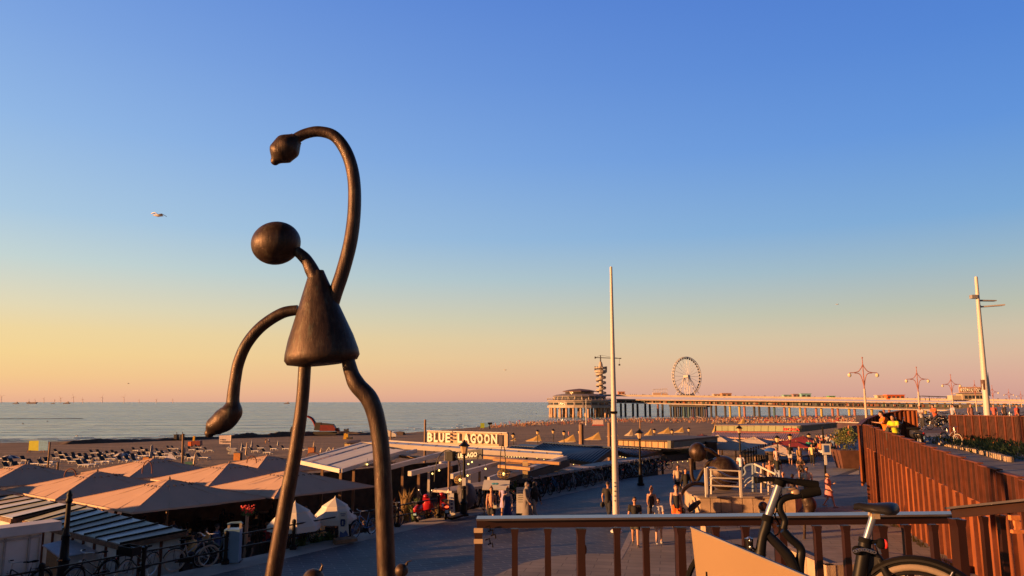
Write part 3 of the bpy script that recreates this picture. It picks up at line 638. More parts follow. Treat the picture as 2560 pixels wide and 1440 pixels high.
def seating():
    tb=make_table(); ch=make_chair(); first=[True,True]
    for k,(c,l) in enumerate(UMB[:4]):
        for a in(-1.6,1.4):
            for b in(-1.5,1.6):
                x=c[0]+a*.616+b*.788; y=c[1]+a*.788-b*.616
                lab='dark table '+('front' if a<0 else 'rear')+(' right' if b>0 else ' left')+' under the '+['nearest parasol','second left parasol','parasol between sculpture legs','parasol behind hanging hand'][k]
                if first[0]: tb.location=(x,y,-1.6); tb['label']=lab; tb['group']='tables under the parasols'; first[0]=False; 
                else: dup(tb,(x,y,-1.6),R(38)*-1,lab,'tables under the parasols')
                for q in range(4):
                    an=q*math.pi/2+R(-38); cx=x+.75*math.sin(-an); cy=y-.75*math.cos(-an) if False else y+.75*-math.cos(an)
                    cx=x+.75*math.sin(an)
                    lab2='chair '+['near','right of','beyond','left of'][q]+' '+lab.replace('dark ','')
                    pass
                    if first[1]: ch.location=(cx,cy,-1.6); ch.rotation_euler=(0,0,an); ch['label']=lab2; ch['group']='chairs around the terrace tables'; first[1]=False
                    else: dup(ch,(cx,cy,-1.6),an,lab2,'chairs around the terrace tables')
                    SEATS.append((cx,cy,-1.6,an,lab2))
seating()
# ---- small white market umbrellas ----
def round_umbrella(c,r,z0,z1,label,zt=-1.6,n=8,m=None,two=True,name='white_parasol',grp=None):
    m=m or mat('cream_canvas',(.66,.62,.56),.85,0,.06,1); t=T(name,label,'parasol',(c[0],c[1],zt),0,grp)
    rot=Matrix.Rotation(R(22),3,'Z')
    prof=[(r,z0-.20),(r,z0),(r*.58,lerp(z0,z1,.56))] if two else [(r,z0-.05),(r,z0),(r*.5,lerp(z0,z1,.55)),(0,z1)]
    MB().lathe([p for p in prof],(c[0],c[1],0),n,M=rot).build('canopy',m,t,ang=20)
    if two: MB().lathe([(r*.60,lerp(z0,z1,.50)),(r*.58,lerp(z0,z1,.62)),(.10,z1-.03),(.04,z1),(0,z1+.1)],(c[0],c[1],0),n,M=rot).build('top_vent',m,t,ang=20)
    MB().tube([(c[0],c[1],zt),(c[0],c[1],z1)],.03,6).build('pole',M_wood,t); return t
def um_at(px,py,Y,r,h,label,**k):
    p=W(px,py,Y); return round_umbrella((p.x,p.y),r,p.z-h,p.z,label,**k)
um_at(838,1245,30.5,.88,.74,'white double topped parasol right of the thin sculpture leg',zt=-1.6)
um_at(738,1257,29.0,.98,.78,'white double topped parasol partly behind the thin sculpture leg',zt=-1.6)
# ---- sheds behind the fence at left ----
def sheds():
    # long shed with striped roof : roof plane through pixel anchored corners
    def roof(c0,c1,c2,c3,n,label,wallz=-1.6):
        # c0 near-left, c1 near-right, c2 far-right, c3 far-left
        cen=(c0+c1+c2+c3)/4; t=T('panel_shed',label,'shed',(cen.x,cen.y,-1.6))
        fac=[mat('roof_panel_green',(.36,.38,.30),.5,0,.15,2),mat('roof_panel_pale',(.55,.57,.55),.4,0,.12,2),mat('roof_panel_tan',(.42,.38,.31),.5,0,.15,2)]
        for i in range(n):
            a=i/n+.006;b=(i+1)/n-.006
            MB().slab([c0.lerp(c1,a),c0.lerp(c1,b),c3.lerp(c2,b),c3.lerp(c2,a)],.04).build('roof_panel',fac[[0,0,1,0,2,1,0,1,2,1,0,2][i%12]],t,smooth=False)
        for i in range(n+1):
            a=c0.lerp(c1,i/n)+Vector((0,0,.02)); b=c3.lerp(c2,i/n)+Vector((0,0,.02)); MB().beam(a,b,.07,.07).build('roof_rib',M_black,t,smooth=False)
        for a,b in((c0,c1),(c1,c2),(c2,c3),(c3,c0)):
            MB().beam(a-Vector((0,0,.10)),b-Vector((0,0,.10)),.12,.16).build('roof_edge',mat('rusty_edge',(.16,.09,.06),.8,0,.4,6),t,smooth=False)
        for (a,b,k) in((c0,c1,n),(c1,c2,3),(c3,c2,n)):
            a=a.lerp(cen,.04);b=b.lerp(cen,.04); 
            for i in range(k):
                p=a.lerp(b,i/k+.01);q=a.lerp(b,(i+1)/k-.01); z=min(p.z,q.z)-.16
                MB().slab([Vector((p.x,p.y,wallz)),Vector((q.x,q.y,wallz)),Vector((q.x,q.y,q.z-.16)),Vector((p.x,p.y,p.z-.16))],.05).build('wall_panel',M_dirtywhite,t,smooth=False)
            for i in range(k+1):
                p=a.lerp(b,i/k); MB().box((p.x,p.y,(wallz+p.z-.18)/2),(.09,.09,p.z-.18-wallz)).build('post',M_cortdark,t,smooth=False)
        return t
    zn=.55;zf=1.0
    # large shed: corners in the picture (298,1357) (465,1322) (0..) 
    c1=G(300,1360,zn); c2=G(468,1327,zf-.1); c0=G(60,1300,zn); c3=G(190,1262,zf-.0)
    roof(c0,c1,c2,c3,9,'long white shed with green and white striped roof behind the fence')
    c1=G(32,1296,.62); c2=G(175,1262,1.0); c0=G(-190,1245,.62); c3=G(-40,1225,1.0)
    roof(c0,c1,c2,c3,8,'second striped roof shed reaching past the left edge')
    # white cabin bottom left
    a=G(-60,1330,1.15); t=None
    A=W(-80,1334,20.5); B=W(108,1302,22.0); zt=max(A.z,B.z)
    zt=(A.z+B.z)/2; A.z=B.z=0; d=(B-A); L_=d.length; d.normalize(); nb=Vector((-d.y,d.x,0))
    t=T('white_cabin','white painted wooden cabin cut off at the lower left corner','cabin',(A.x,A.y,-1.6))
    az=math.atan2(d.y,d.x)
    MB().prism([(p.x,p.y) for p in(A,B,B+nb*.45,A+nb*.45)],-1.6,zt-.25).build('wall',mat('cabin_white',(.68,.64,.63),.6,0,.1,1.5),t,smooth=False)
    MB().prism([(p.x,p.y) for p in(A+nb*.47,B+nb*.47,B+nb*2.3,A+nb*2.3)],-1.6,zt-.55).build('hidden_shade_wall',mat('cabin_white',(.5,.47,.46)),t,smooth=False)  # hidden body added behind the front so the cabin shades the sheds
    mb=MB(); o=nb*-.12
    mb.prism([(p.x,p.y) for p in(A-nb*.15-d*.1,B-nb*.15+d*.45,B+nb*.5+d*.45,A+nb*.5)],zt-.25,zt); mb.build('roof_slab',mat('cabin_white',(.5,.47,.46)),t,smooth=False)
    mb=MB(); f=lambda s,z: A+d*s-nb*.03+Vector((0,0,z))
    for z in(zt-.36,zt-1.5,zt-1.62): mb.beam(f(.1,z),f(L_-.05,z),.05,.05)
    for s_ in(L_-.32,L_-.04,.9): mb.beam(f(s_,zt-1.5),f(s_,zt-.3),.05,.05,up=nb)
    mb.beam(f(L_-1.4,zt-2.4),f(L_-1.4,zt-1.6),.05,.05,up=nb); mb.build('panel_moulding',mat('cabin_trim',(.42,.38,.37),.6),t,smooth=False)
    # corrugated low roof shed + chipboard
    a0=G(105,1350,.42); a1=G(250,1370,.42); 
    n0=W(108,1352,23.3); n1=W(148,1392,22.0); n2=W(262,1372,23.6); n3=W(165,1340,25.2)
    for p,z in((n0,.30),(n1,.14),(n2,.14),(n3,.34)): p.z=z
    n0=G(106,1362,.28); n1=G(150,1394,.12); n2=G(258,1374,.12); n3=G(180,1345,.28)
    t=T('corrugated_shed','low shed with white corrugated roof and a chipboard end beside the cabin','shed',(n1.x,n1.y,-1.6))
    mb=MB(); K=14; vs=[];fs=[]
    for i in range(K*4+1):
        f_=i/(K*4); w=.035*math.sin(f_*K*2*math.pi); p=n1.lerp(n0,f_);q=n2.lerp(n3,f_); vs+=[p+Vector((0,0,w)),q+Vector((0,0,w)),p+Vector((0,0,w-.02)),q+Vector((0,0,w-.02))]
    for i in range(K*4): fs+=[(4*i,4*i+1,4*i+5,4*i+4),(4*i+2,4*i+6,4*i+7,4*i+3),(4*i,4*i+4,4*i+6,4*i+2),(4*i+1,4*i+3,4*i+7,4*i+5)]
    mb.add(vs,fs); mb.build('corrugated_roof',mat('corrugated_white',(.55,.57,.62),.45,0,.12,3),t)
    L0=Vector((n0.x,n0.y,0)).lerp(Vector((n2.x,n2.y,0)),.08); L1=Vector((n1.x,n1.y,0)).lerp(Vector((n3.x,n3.y,0)),.08); L2=Vector((n2.x,n2.y,0)).lerp(Vector((n0.x,n0.y,0)),.05)
    MB().slab([L0+Z*-1.6,L1+Z*-1.6,L1+Z*.06,L0+Z*.18],.04).build('chipboard_end',mat('chipboard',(.20,.10,.04),.8,0,.35,14),t,smooth=False)
    MB().slab([L1+Z*-1.6,L2+Z*-1.6,L2+Z*.06,L1+Z*.06],.04).build('front_wall',M_dirtywhite,t,smooth=False)
sheds()
def shade_caster():
    # unseen pavilion added left of the frame to shade the sheds and road
    t=T('shade_pavilion','flat roofed white beach pavilion added beyond the left edge to shade sheds and road','pavilion',(-29,14,-1.6))
    MB().box((-29,16,.75),(8,19,4.7)).build('wall',M_dirtywhite,t,smooth=False); MB().box((-29,16,3.2),(8.6,19.6,.2)).build('roof',M_darkwood,t,smooth=False)
    for i in range(4): MB().box((-24.97,8.7+i*3.2,1.2),(.06,2.2,1.5)).build('window',mat('pavilion_glass',(.04,.05,.06),.1),t,smooth=False)
shade_caster()
def flowers():
    p=WZ(633,30.4,-1.6); t=T('flower_post','wooden post topped with bright red flowers left of the thin sculpture leg','post',p)
    z=W(633,1282,30.4).z; MB().tube([p,Vector((p.x,p.y,z))],.07,8).build('post',mat('pole_wood',(.40,.25,.16)),t)
    mb=MB(); 
    for i in range(60):
        c=Vector((p.x,p.y,z+.12))+Vector((random.uniform(-.22,.22),random.uniform(-.2,.2),random.uniform(-.12,.16))); mb.sphere(c,.035,5,4)
    mb.build('red_blossom',mat('blossom_red',(.65,.03,.03),.6),t); mb=MB()
    for i in range(70):
        c=Vector((p.x,p.y,z+.02))+Vector((random.uniform(-.24,.24),random.uniform(-.2,.2),random.uniform(-.15,.12))); mb.add([c,c+Vector((.08,.02,.02)),c+Vector((.03,.02,.08))],[(0,1,2)])
    mb.build('foliage',M_leaf,t,smooth=False)
flowers()
# ---- restaurant with awnings, sign and blue roofs ----
def restaurant():
    t=T('awning_terrace','terrace of long white awnings and slanted white beams behind the thick sculpture leg','terrace',W(1000,1180,44)*1.0)
    t.location=(-8,44,-1.6)
    ma=mat('awning_white',(.55,.56,.58),.7,0,.05,1); mb2=mat('beam_white',(.56,.50,.45),.55,0,.1,1)
    def q(*p): return [W(*a) for a in p]
    NL,NR,FR,FL=q((745,1154,44),(852,1177,40),(1012,1128,46),(905,1109,52))
    for i in range(5):
        a=i/5+.004;b=(i+1)/5-.004; s=.0 if i%2 else .05
        MB().slab([NL.lerp(NR,a)+Z*s,NL.lerp(NR,b)+Z*s,FL.lerp(FR,b)+Z*s,FL.lerp(FR,a)+Z*s],.04).build('awning',ma,t,smooth=False)
    MB().beam(NL,FL,.2,.2).build('beam',mb2,t,smooth=False); MB().beam(NR,FR,.16,.2).build('beam',mb2,t,smooth=False); MB().beam(NL,NR,.18,.22).build('beam',mb2,t,smooth=False)
    # high roof strip with gutter
    a,b=W(905,1110,52),W(1408,1143,50); c,d=W(935,1101,57),W(1405,1133,54)
    for i in range(14):
        f=i/14;g=(i+1)/14-.008; MB().slab([a.lerp(b,f),a.lerp(b,g),c.lerp(d,g),c.lerp(d,f)],.06).build('roof_panel',mat('roof_panel_white',(.58,.57,.58),.5,0,.06,2),t,smooth=False)
    MB().beam(a,b,.25,.30).build('gutter',mb2,t,smooth=False); MB().beam(c,d,.15,.2).build('gutter',mb2,t,smooth=False)
    for (p,r,Y0,Y1,w) in[((1040,1127),(968,1148),50,45,.16),((1107,1134),(972,1169),48,41,.2),((1165,1150),(1024,1184),46,39,.2),((1285,1148),(1128,1191),48,38.5,.22),((1252,1187),(1222,1199),40,38,.15),((1180,1147),(1100,1160),46,43,.14)]:
        MB().beam(W(p[0],p[1],Y0),W(r[0],r[1],Y1),w,.24).build('beam',mb2,t,smooth=False)
    # thick end roof with dark underside
    A,B,C_,D_=q((1412,1143,42.5),(1286,1178,39),(1230,1202,36.5),(1412,1150,40))
    A=W(1412,1144,50);B=W(1225,1203,40.5)
    MB().beam(A,B,.35,.22).build('beam',mb2,t,smooth=False)
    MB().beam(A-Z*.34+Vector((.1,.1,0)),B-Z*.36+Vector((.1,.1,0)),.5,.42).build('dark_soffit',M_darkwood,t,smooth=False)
    for f in(.12,.25,.38,.51,.64,.77): 
        p=A.lerp(B,f)-Z*.4; MB().beam(p,p+Vector((-1.5,2.6,0)),.12,.14).build('rafter',M_darkwood,t,smooth=False)
    # posts and interior frames
    for px,Y in[(1010,46),(1075,46),(1130,46),(1200,47),(1260,47),(1318,48),(1050,41),(1175,41),(1300,44),(960,46),(890,44),(858,42),(812,43)]:
        p=WZ(px,Y,-1.6); MB().box((p.x,p.y,-.05),(.14,.14,3.1)).build('post',M_wood if px%2==0 else mb2,t,smooth=False)
    # warm lit wooden boards inside
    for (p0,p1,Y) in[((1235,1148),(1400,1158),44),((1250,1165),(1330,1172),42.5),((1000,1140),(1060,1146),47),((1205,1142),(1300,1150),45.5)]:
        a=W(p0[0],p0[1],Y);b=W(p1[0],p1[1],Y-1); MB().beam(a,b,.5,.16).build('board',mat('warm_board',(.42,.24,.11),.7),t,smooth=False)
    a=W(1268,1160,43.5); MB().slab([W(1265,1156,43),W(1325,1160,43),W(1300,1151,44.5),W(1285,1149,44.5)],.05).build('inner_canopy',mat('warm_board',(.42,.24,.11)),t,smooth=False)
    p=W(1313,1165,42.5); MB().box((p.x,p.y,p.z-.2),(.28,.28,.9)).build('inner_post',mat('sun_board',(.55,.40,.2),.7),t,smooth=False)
    # dark back wall with shelves, gives depth
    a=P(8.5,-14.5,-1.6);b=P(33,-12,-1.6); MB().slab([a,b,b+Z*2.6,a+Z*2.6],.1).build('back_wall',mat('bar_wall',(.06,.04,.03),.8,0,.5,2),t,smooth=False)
    # ---------- signs ----------
    sA=[W(1069.5,1077,61),W(1269,1082,58),W(1269,1117.5,58),W(1070,1110,61)]
    cen=(sA[0]+sA[2])/2; s=T('rooftop_sign','long sunlit rooftop sign reading BLUE LAGOON in raised white letters','sign',(cen.x,cen.y,sA[2].z-.5))
    MB().slab([sA[0],sA[3],sA[2],sA[1]],.25).build('sign_board',mat('sign_peach',(.50,.36,.26),.8,0,.12,3),s,smooth=False)
    MB().beam(sA[0],sA[1],.3,.07).beam(sA[3],sA[2],.3,.07).build('sign_frame',mb2,s,smooth=False)
    x=(sA[1]-sA[0]); x.z=0; wid=x.length; x.normalize(); nrm=Vector((x.y,-x.x,0)); h=sA[0].z-sA[3].z
    def letters(body,f0,f1,size,z,name,m,depth,base,xd,par,off=.12,bold=.03):
        M4=Matrix.Identity(4)
        tm,w=text_mb(body,size,depth,M4,bold); sc_=(f1-f0)/w
        o=MB(); ux=xd; 
        for v,fc in [(tm.v,tm.f)]:
            o.add([base+ux*(f0+vv.x*sc_)+Z*(z+vv.y)+nrm_(ux)*(off+vv.z) for vv in v],fc)
        return o.build(name,m,par,smooth=False)
    def nrm_(u): return Vector((u.y,-u.x,0)).normalized()
    base=Vector((sA[0].x,sA[0].y,0)); slope=(sA[1].z-sA[0].z)
    u=(sA[1]-sA[0])/wid
    def Lt(ch,f0,f1): letters(ch,f0*wid,f1*wid,.98,sA[3].z+.22,'letter',mat('letter_white',(.78,.74,.66),.6,0,.05,2),.06,base,u,s)
    pos=[('B',.01,.075),('L',.095,.145),('U',.16,.225),('E',.245,.305),('L',.40,.455),('A',.475,.545),('G',.56,.625),('O',.645,.71),('O',.73,.795),('N',.815,.885)]
    for ch,a,b in pos: Lt(ch,a,b)
    for fx in(.11,.345,.91):   # dark slats in the gaps of the sign
        for k in range(3):
            p=base+u*(fx*wid)+nrm_(u)*.1+Z*(sA[3].z+.45+k*.28); MB().box((p.x,p.y,p.z),(.28 if fx==.345 else .05,.06,.12)).build('slat',mat('slat_grey',(.18,.14,.15),.7),s,smooth=False)
    p=base+u*(.925*wid)+nrm_(u)*.13+Z*(sA[2].z+.52); MB().box((p.x,p.y,p.z),(.3,.06,.85)).build('slat',mat('slat_grey',(.18,.14,.15)),s,smooth=False)
    for f in(.08,.31,.39,.8): p=base+u*(f*wid)-nrm_(u)*.12; MB().box((p.x,p.y,sA[3].z-.28),(.16,.12,.66)).build('post',M_black,s,smooth=False)
    # second grey sign with B box
    s2=[W(1131,1131,38.5),W(1205,1122,37.5),W(1205,1147,37.5),W(1131,1151,38.5)]
    s=T('grey_sign','dark grey hanging sign reading BLUE LAGO behind the street lamp','sign',(s2[3].x,s2[3].y,s2[3].z))
    MB().slab([s2[0],s2[3],s2[2],s2[1]],.1).build('sign_board',mat('sign_grey',(.09,.09,.09),.8,0,.3,3),s,smooth=False)
    u2=(s2[1]-s2[0]); w2=u2.length; u2/=w2
    letters('BLUE LAGO',.05*w2,.86*w2,.30,s2[3].z+.10,'lettering',M_white,.02,Vector((s2[0].x,s2[0].y,0)),Vector((u2.x,u2.y,0))+Z*.10,s,.03,.012)
    bx=[W(1113,1128,38.6),W(1131,1128.5,38.2),W(1131,1153,38.2),W(1113,1152,38.6)]
    s=T('letter_box_sign','black edged box sign with a single grey letter B on a wooden post','sign',WZ(1124,38.4,0)); s.location.z=-.0
    MB().slab([bx[0],bx[3],bx[2],bx[1]],.22).build('sign_box',M_black,s,smooth=False)
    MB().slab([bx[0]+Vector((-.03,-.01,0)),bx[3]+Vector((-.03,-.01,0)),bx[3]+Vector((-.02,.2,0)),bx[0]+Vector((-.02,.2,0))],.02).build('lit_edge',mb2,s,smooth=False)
    letters('B',.05,.33,.42,bx[3].z+.10,'lettering',mat('letter_grey',(.45,.44,.45),.6),.02,Vector((bx[0].x,bx[0].y,0)),Vector((1,-.05,0)),s,.03,.02)
    p=WZ(1125,38.3,0); MB().tube([(p.x,p.y,0),(p.x,p.y,bx[3].z)],.07,8).build('post',M_wood,s)
    # ---------- blue ribbed roofs ----------
    def blue(name,rl,rr,er,el,n,label):
        c=(rl+rr+er+el)/4; t=T('blue_roof_pavilion',label,'pavilion',(c.x,c.y,-1.6))
        MB().slab([el,er,rr,rl],.08).build('roof',M_slate,t,smooth=False)
        for i in range(n+1): MB().beam(el.lerp(er,i/n)+Z*.03,rl.lerp(rr,i/n)+Z*.03,.06,.07).build('roof_rib',M_slate,t,smooth=False)
        MB().beam(rl+Z*.06,rr+Z*.06,.3,.1).build('ridge_cap',M_slate,t,smooth=False)
        MB().beam(el-Z*.16,er-Z*.16,.14,.3).beam(er-Z*.16,rr-Z*.16,.14,.3).build('fascia',M_darkwood,t,smooth=False)
        # rear slope
        br=(rr-er); bl=(rl-el); 
        MB().slab([rl,rr,rr+Vector((br.x,br.y,-br.z)),rl+Vector((bl.x,bl.y,-bl.z))],.08).build('rear_roof',M_slate,t,smooth=False)
        for p in(el,er,rr): MB().box((p.x,p.y,(p.z-1.6)/2-.15),(.16,.16,p.z+1.3)).build('post',M_darkwood,t,smooth=False)
        for i in range(9):
            p=el.lerp(er,(i+.5)/9)-Z*.36; MB().sphere(p,.03,6,4).build('light_bulb',M_bulb,t)
        return t
    blue('r',W(1361,1108,67),W(1532,1121,60),W(1484,1157,55.5),W(1317,1130,62),24,'wide dark blue ribbed roof left of the white pole')
    blue('r',W(1282,1116,67),W(1343,1120,65),W(1316,1131,60),W(1255,1131,61),9,'narrow dark blue ribbed roof under the right end of the rooftop sign')
    blue('r',W(1545,1119,67),W(1655,1126,64),W(1603,1141,60),W(1540,1128,63),12,'small dark blue ribbed roof right of the white pole')
    # dark low gable continuing right
    t=T('dark_pavilion','low dark flat roofed pavilion with string lights right of the white pole','pavilion',WZ(1680,50,-1.6))
    q4=[W(1600,1143,60),W(1735,1133,70),W(1730,1119,77),W(1640,1125,72)]
    MB().slab(q4,.1).build('roof',M_darkwood,t,smooth=False)
    MB().beam(q4[0]-Z*.3,q4[1]-Z*.3,.12,.5).build('fascia',M_darkwood,t,smooth=False)
    for i in range(10): MB().sphere(q4[0].lerp(q4[1],(i+.5)/10)-Z*.65+Vector((0,-.1,0)),.03,6,4).build('light_bulb',M_bulb,t)
    for p in q4[:2]: MB().box((p.x,p.y,(p.z-1.6)/2-.3),(.2,.2,p.z+1.2)).build('post',M_darkwood,t,smooth=False)
    # long low wall with pale coping along the bikes
    t=T('terrace_wall','long low dark terrace wall with a wide pale coping behind the parked bicycles','wall',P(26,-1.2,-1.6))
    a,b=P(17.6,-1.4,0),P(46,-1.2,0); 
    MB().slab([Vector((a.x,a.y,-1.6)),Vector((b.x,b.y,-1.6)),Vector((b.x,b.y,.80)),Vector((a.x,a.y,.80))],.2).build('wall',mat('dark_slats',(.035,.03,.035),.8,0,.4,3),t,smooth=False)
    MB().prism([(p.x,p.y) for p in(P(17.4,-1.2),P(46.2,-1.0),P(46.2,-2.6),P(17.4,-2.4))],.80,.92).build('coping',mat('coping_beige',(.36,.31,.28),.7,0,.15,1),t,smooth=False)
    for i in range(18):
        p=P(18+i*1.6,-1.28,.5); MB().box((p.x,p.y,-.15),(.08,.08,1.88),rz=-AZ).build('post',M_darkwood,t,smooth=False)
    for i in range(9):
        p=P(18.6+i*.42,-1.0,.5); MB().box((p.x,p.y,.45),(.06,.06,.85)).build('white_bar',M_dirtywhite,t,smooth=False)
    # wooden poles through roof line
    for px,y0,y1,Y,r,lab in[(1063,1050,1096,75,.12,'tall wooden post left of the rooftop sign'),(977,1078,1112,60,.07,'thin wooden post by the parked pickup'),(1453,1061,1109,70,.26,'thick sunlit wooden post behind the widest blue roof'),(1523,1057,1103,75,.2,'sunlit wooden post beside the white pole'),(1600,1052,1078,80,.09,'thin wooden post right of the white pole'),(458,1086,1165,62,.11,'wooden pole among the loungers left of the hanging hand'),(122,1107,1188,52,.07,'leaning wooden pole right of the yellow and blue board'),(145,1157,1184,52,.08,'short wooden post beside the seated beach guest')]:
        a=W(px-(.0 if px!=122 else 4),y1,Y);b=W(px+(0 if px!=122 else 3),y0,Y); g=beach_z(a.x,a.y); a2=a.copy(); a2.z=min(a.z,g if Y>58 else -1.6)
        mb=MB().tube([a2,b],[r,r*.85],8); mb.tube([b,b+(b-a2).normalized()*.05],[r*1.05,r*.6],8); tag(mb.build('wooden_post',M_wood),lab,'post')
    # hoops with lamps
    def hoop(px0,px1,yt,yb,Y,lab,ball=None,r=.025):
        a=W(px0,yb,Y);b=W(px1,yb-8,Y); m=W((px0+px1)/2,yt,Y); g=Vector((a.x,a.y,0)); 
        pts=[];H=m.z-a.z
        t=T('arched_hoop',lab,'hoop',(a.x,a.y,a.z))
        for i in range(17):
            an=math.pi*(1-i/16); pts.append(Vector(((a.x+b.x)/2+(b.x-a.x)/2*math.cos(an),a.y,a.z+H*math.sin(an)**.8)))
        MB().tube(pts,r,6).build('hoop_tube',M_black if ball else M_cortdark,t)
        if ball:
            c=W(ball[0],ball[1],Y); rr=ball[2]*Y/F; e=pts[-1]; MB().tube([e,c+Z*rr*.8],.012,4).build('cord',M_black,t)
            mb=MB()
            for k in range(9):
                an=math.pi*k/9; mb.tube([c+Vector((math.cos(an)*rr*math.cos(q),math.sin(an)*rr*math.cos(q),rr*.8*math.sin(q))) for q in [2*math.pi*j/16 for j in range(16)]],.012,4,closed=True)
            for z in(-.5,0,.5): mb.tube([c+Vector((rr*math.cos(q)*math.sqrt(1-z*z),rr*math.sin(q)*math.sqrt(1-z*z),rr*.8*z)) for q in [2*math.pi*j/16 for j in range(16)]],.014,4,closed=True)
            mb.build('wicker_shade',M_straw,t); MB().sphere(c,.07,8,6).build('light_bulb',M_bulb,t)
    hoop(1086,1152,1125,1204,37,'tall black arch with a wicker ball lamp behind the street lamp',(1150,1200,14))
    hoop(1250,1264,1112,1176,37.5,'narrow black arch with a wicker ball lamp beside the menu board',(1259,1185,15))
    hoop(161,190,1172,1192,34,'thin dark hoop above the second parasol'); hoop(355,380,1152,1184,36,'thin dark hoop between parasols near the orange cabinet')
    hoop(617,641,1140,1158,38,'thin dark hoop left of the thin sculpture leg'); hoop(765,800,1131,1146,46,'thin dark hoop right of the thin sculpture leg')
    for bi,(px,py,Y) in enumerate([(918,1161,42),(987,1168,42),(1081,1184,40),(1098,1176,40),(1169,1189,38),(1171,1160,40),(1180,1155,42),(1214,1172,40)]):
        p=W(px,py,Y); t=T('string_lamp',f'small glowing bulb hanging in the awning terrace, {ORD[bi]} from the left','lamp',p,0,'hanging bulbs in the awning terrace'); MB().sphere(p,.045,8,6).build('light_bulb',M_bulb,t); MB().tube([p,p+Z*.35],.008,4).build('cord',M_black,t)
    # menu boards
    q4=[W(1210,1200,35),W(1275,1201,35),W(1272,1224,34.4),W(1205,1223,34.4)]; t=T('menu_board','wide white tilted menu board with a small blue print','board',WZ(1240,34.8,0))
    MB().slab([q4[0],q4[3],q4[2],q4[1]],.04).build('panel',M_white,t,smooth=False); c=W(1238,1209,34.6)
    MB().sphere(c+Vector((-.07,-.07,0)),(.10,.015,.05),8,5).sphere(c+Vector((.07,-.07,0)),(.10,.015,.05),8,5).build('print',mat('print_blue',(.05,.25,.40),.7),t)
    for px in(1212,1268): p=WZ(px,35,0); MB().box((p.x,p.y,.62),(.05,.05,1.24)).build('leg',M_black,t,smooth=False)
    a=WZ(1302,35,0); t=T('notice_board','upright white notice board left of the couple in long coats','board',a); MB().box((a.x,a.y,.85),(.42,.05,1.15)).build('panel',M_dirtywhite,t,smooth=False); MB().box((a.x,a.y,.14),(.46,.3,.28)).build('base',M_black,t,smooth=False)
    mb=MB()
    for i in range(6): mb.box((a.x-.02,a.y-.03,1.28-i*.1),(.22,.012,.025))
    mb.build('printed_lines',mat('ink_grey',(.12,.12,.12)),t,smooth=False)
restaurant()
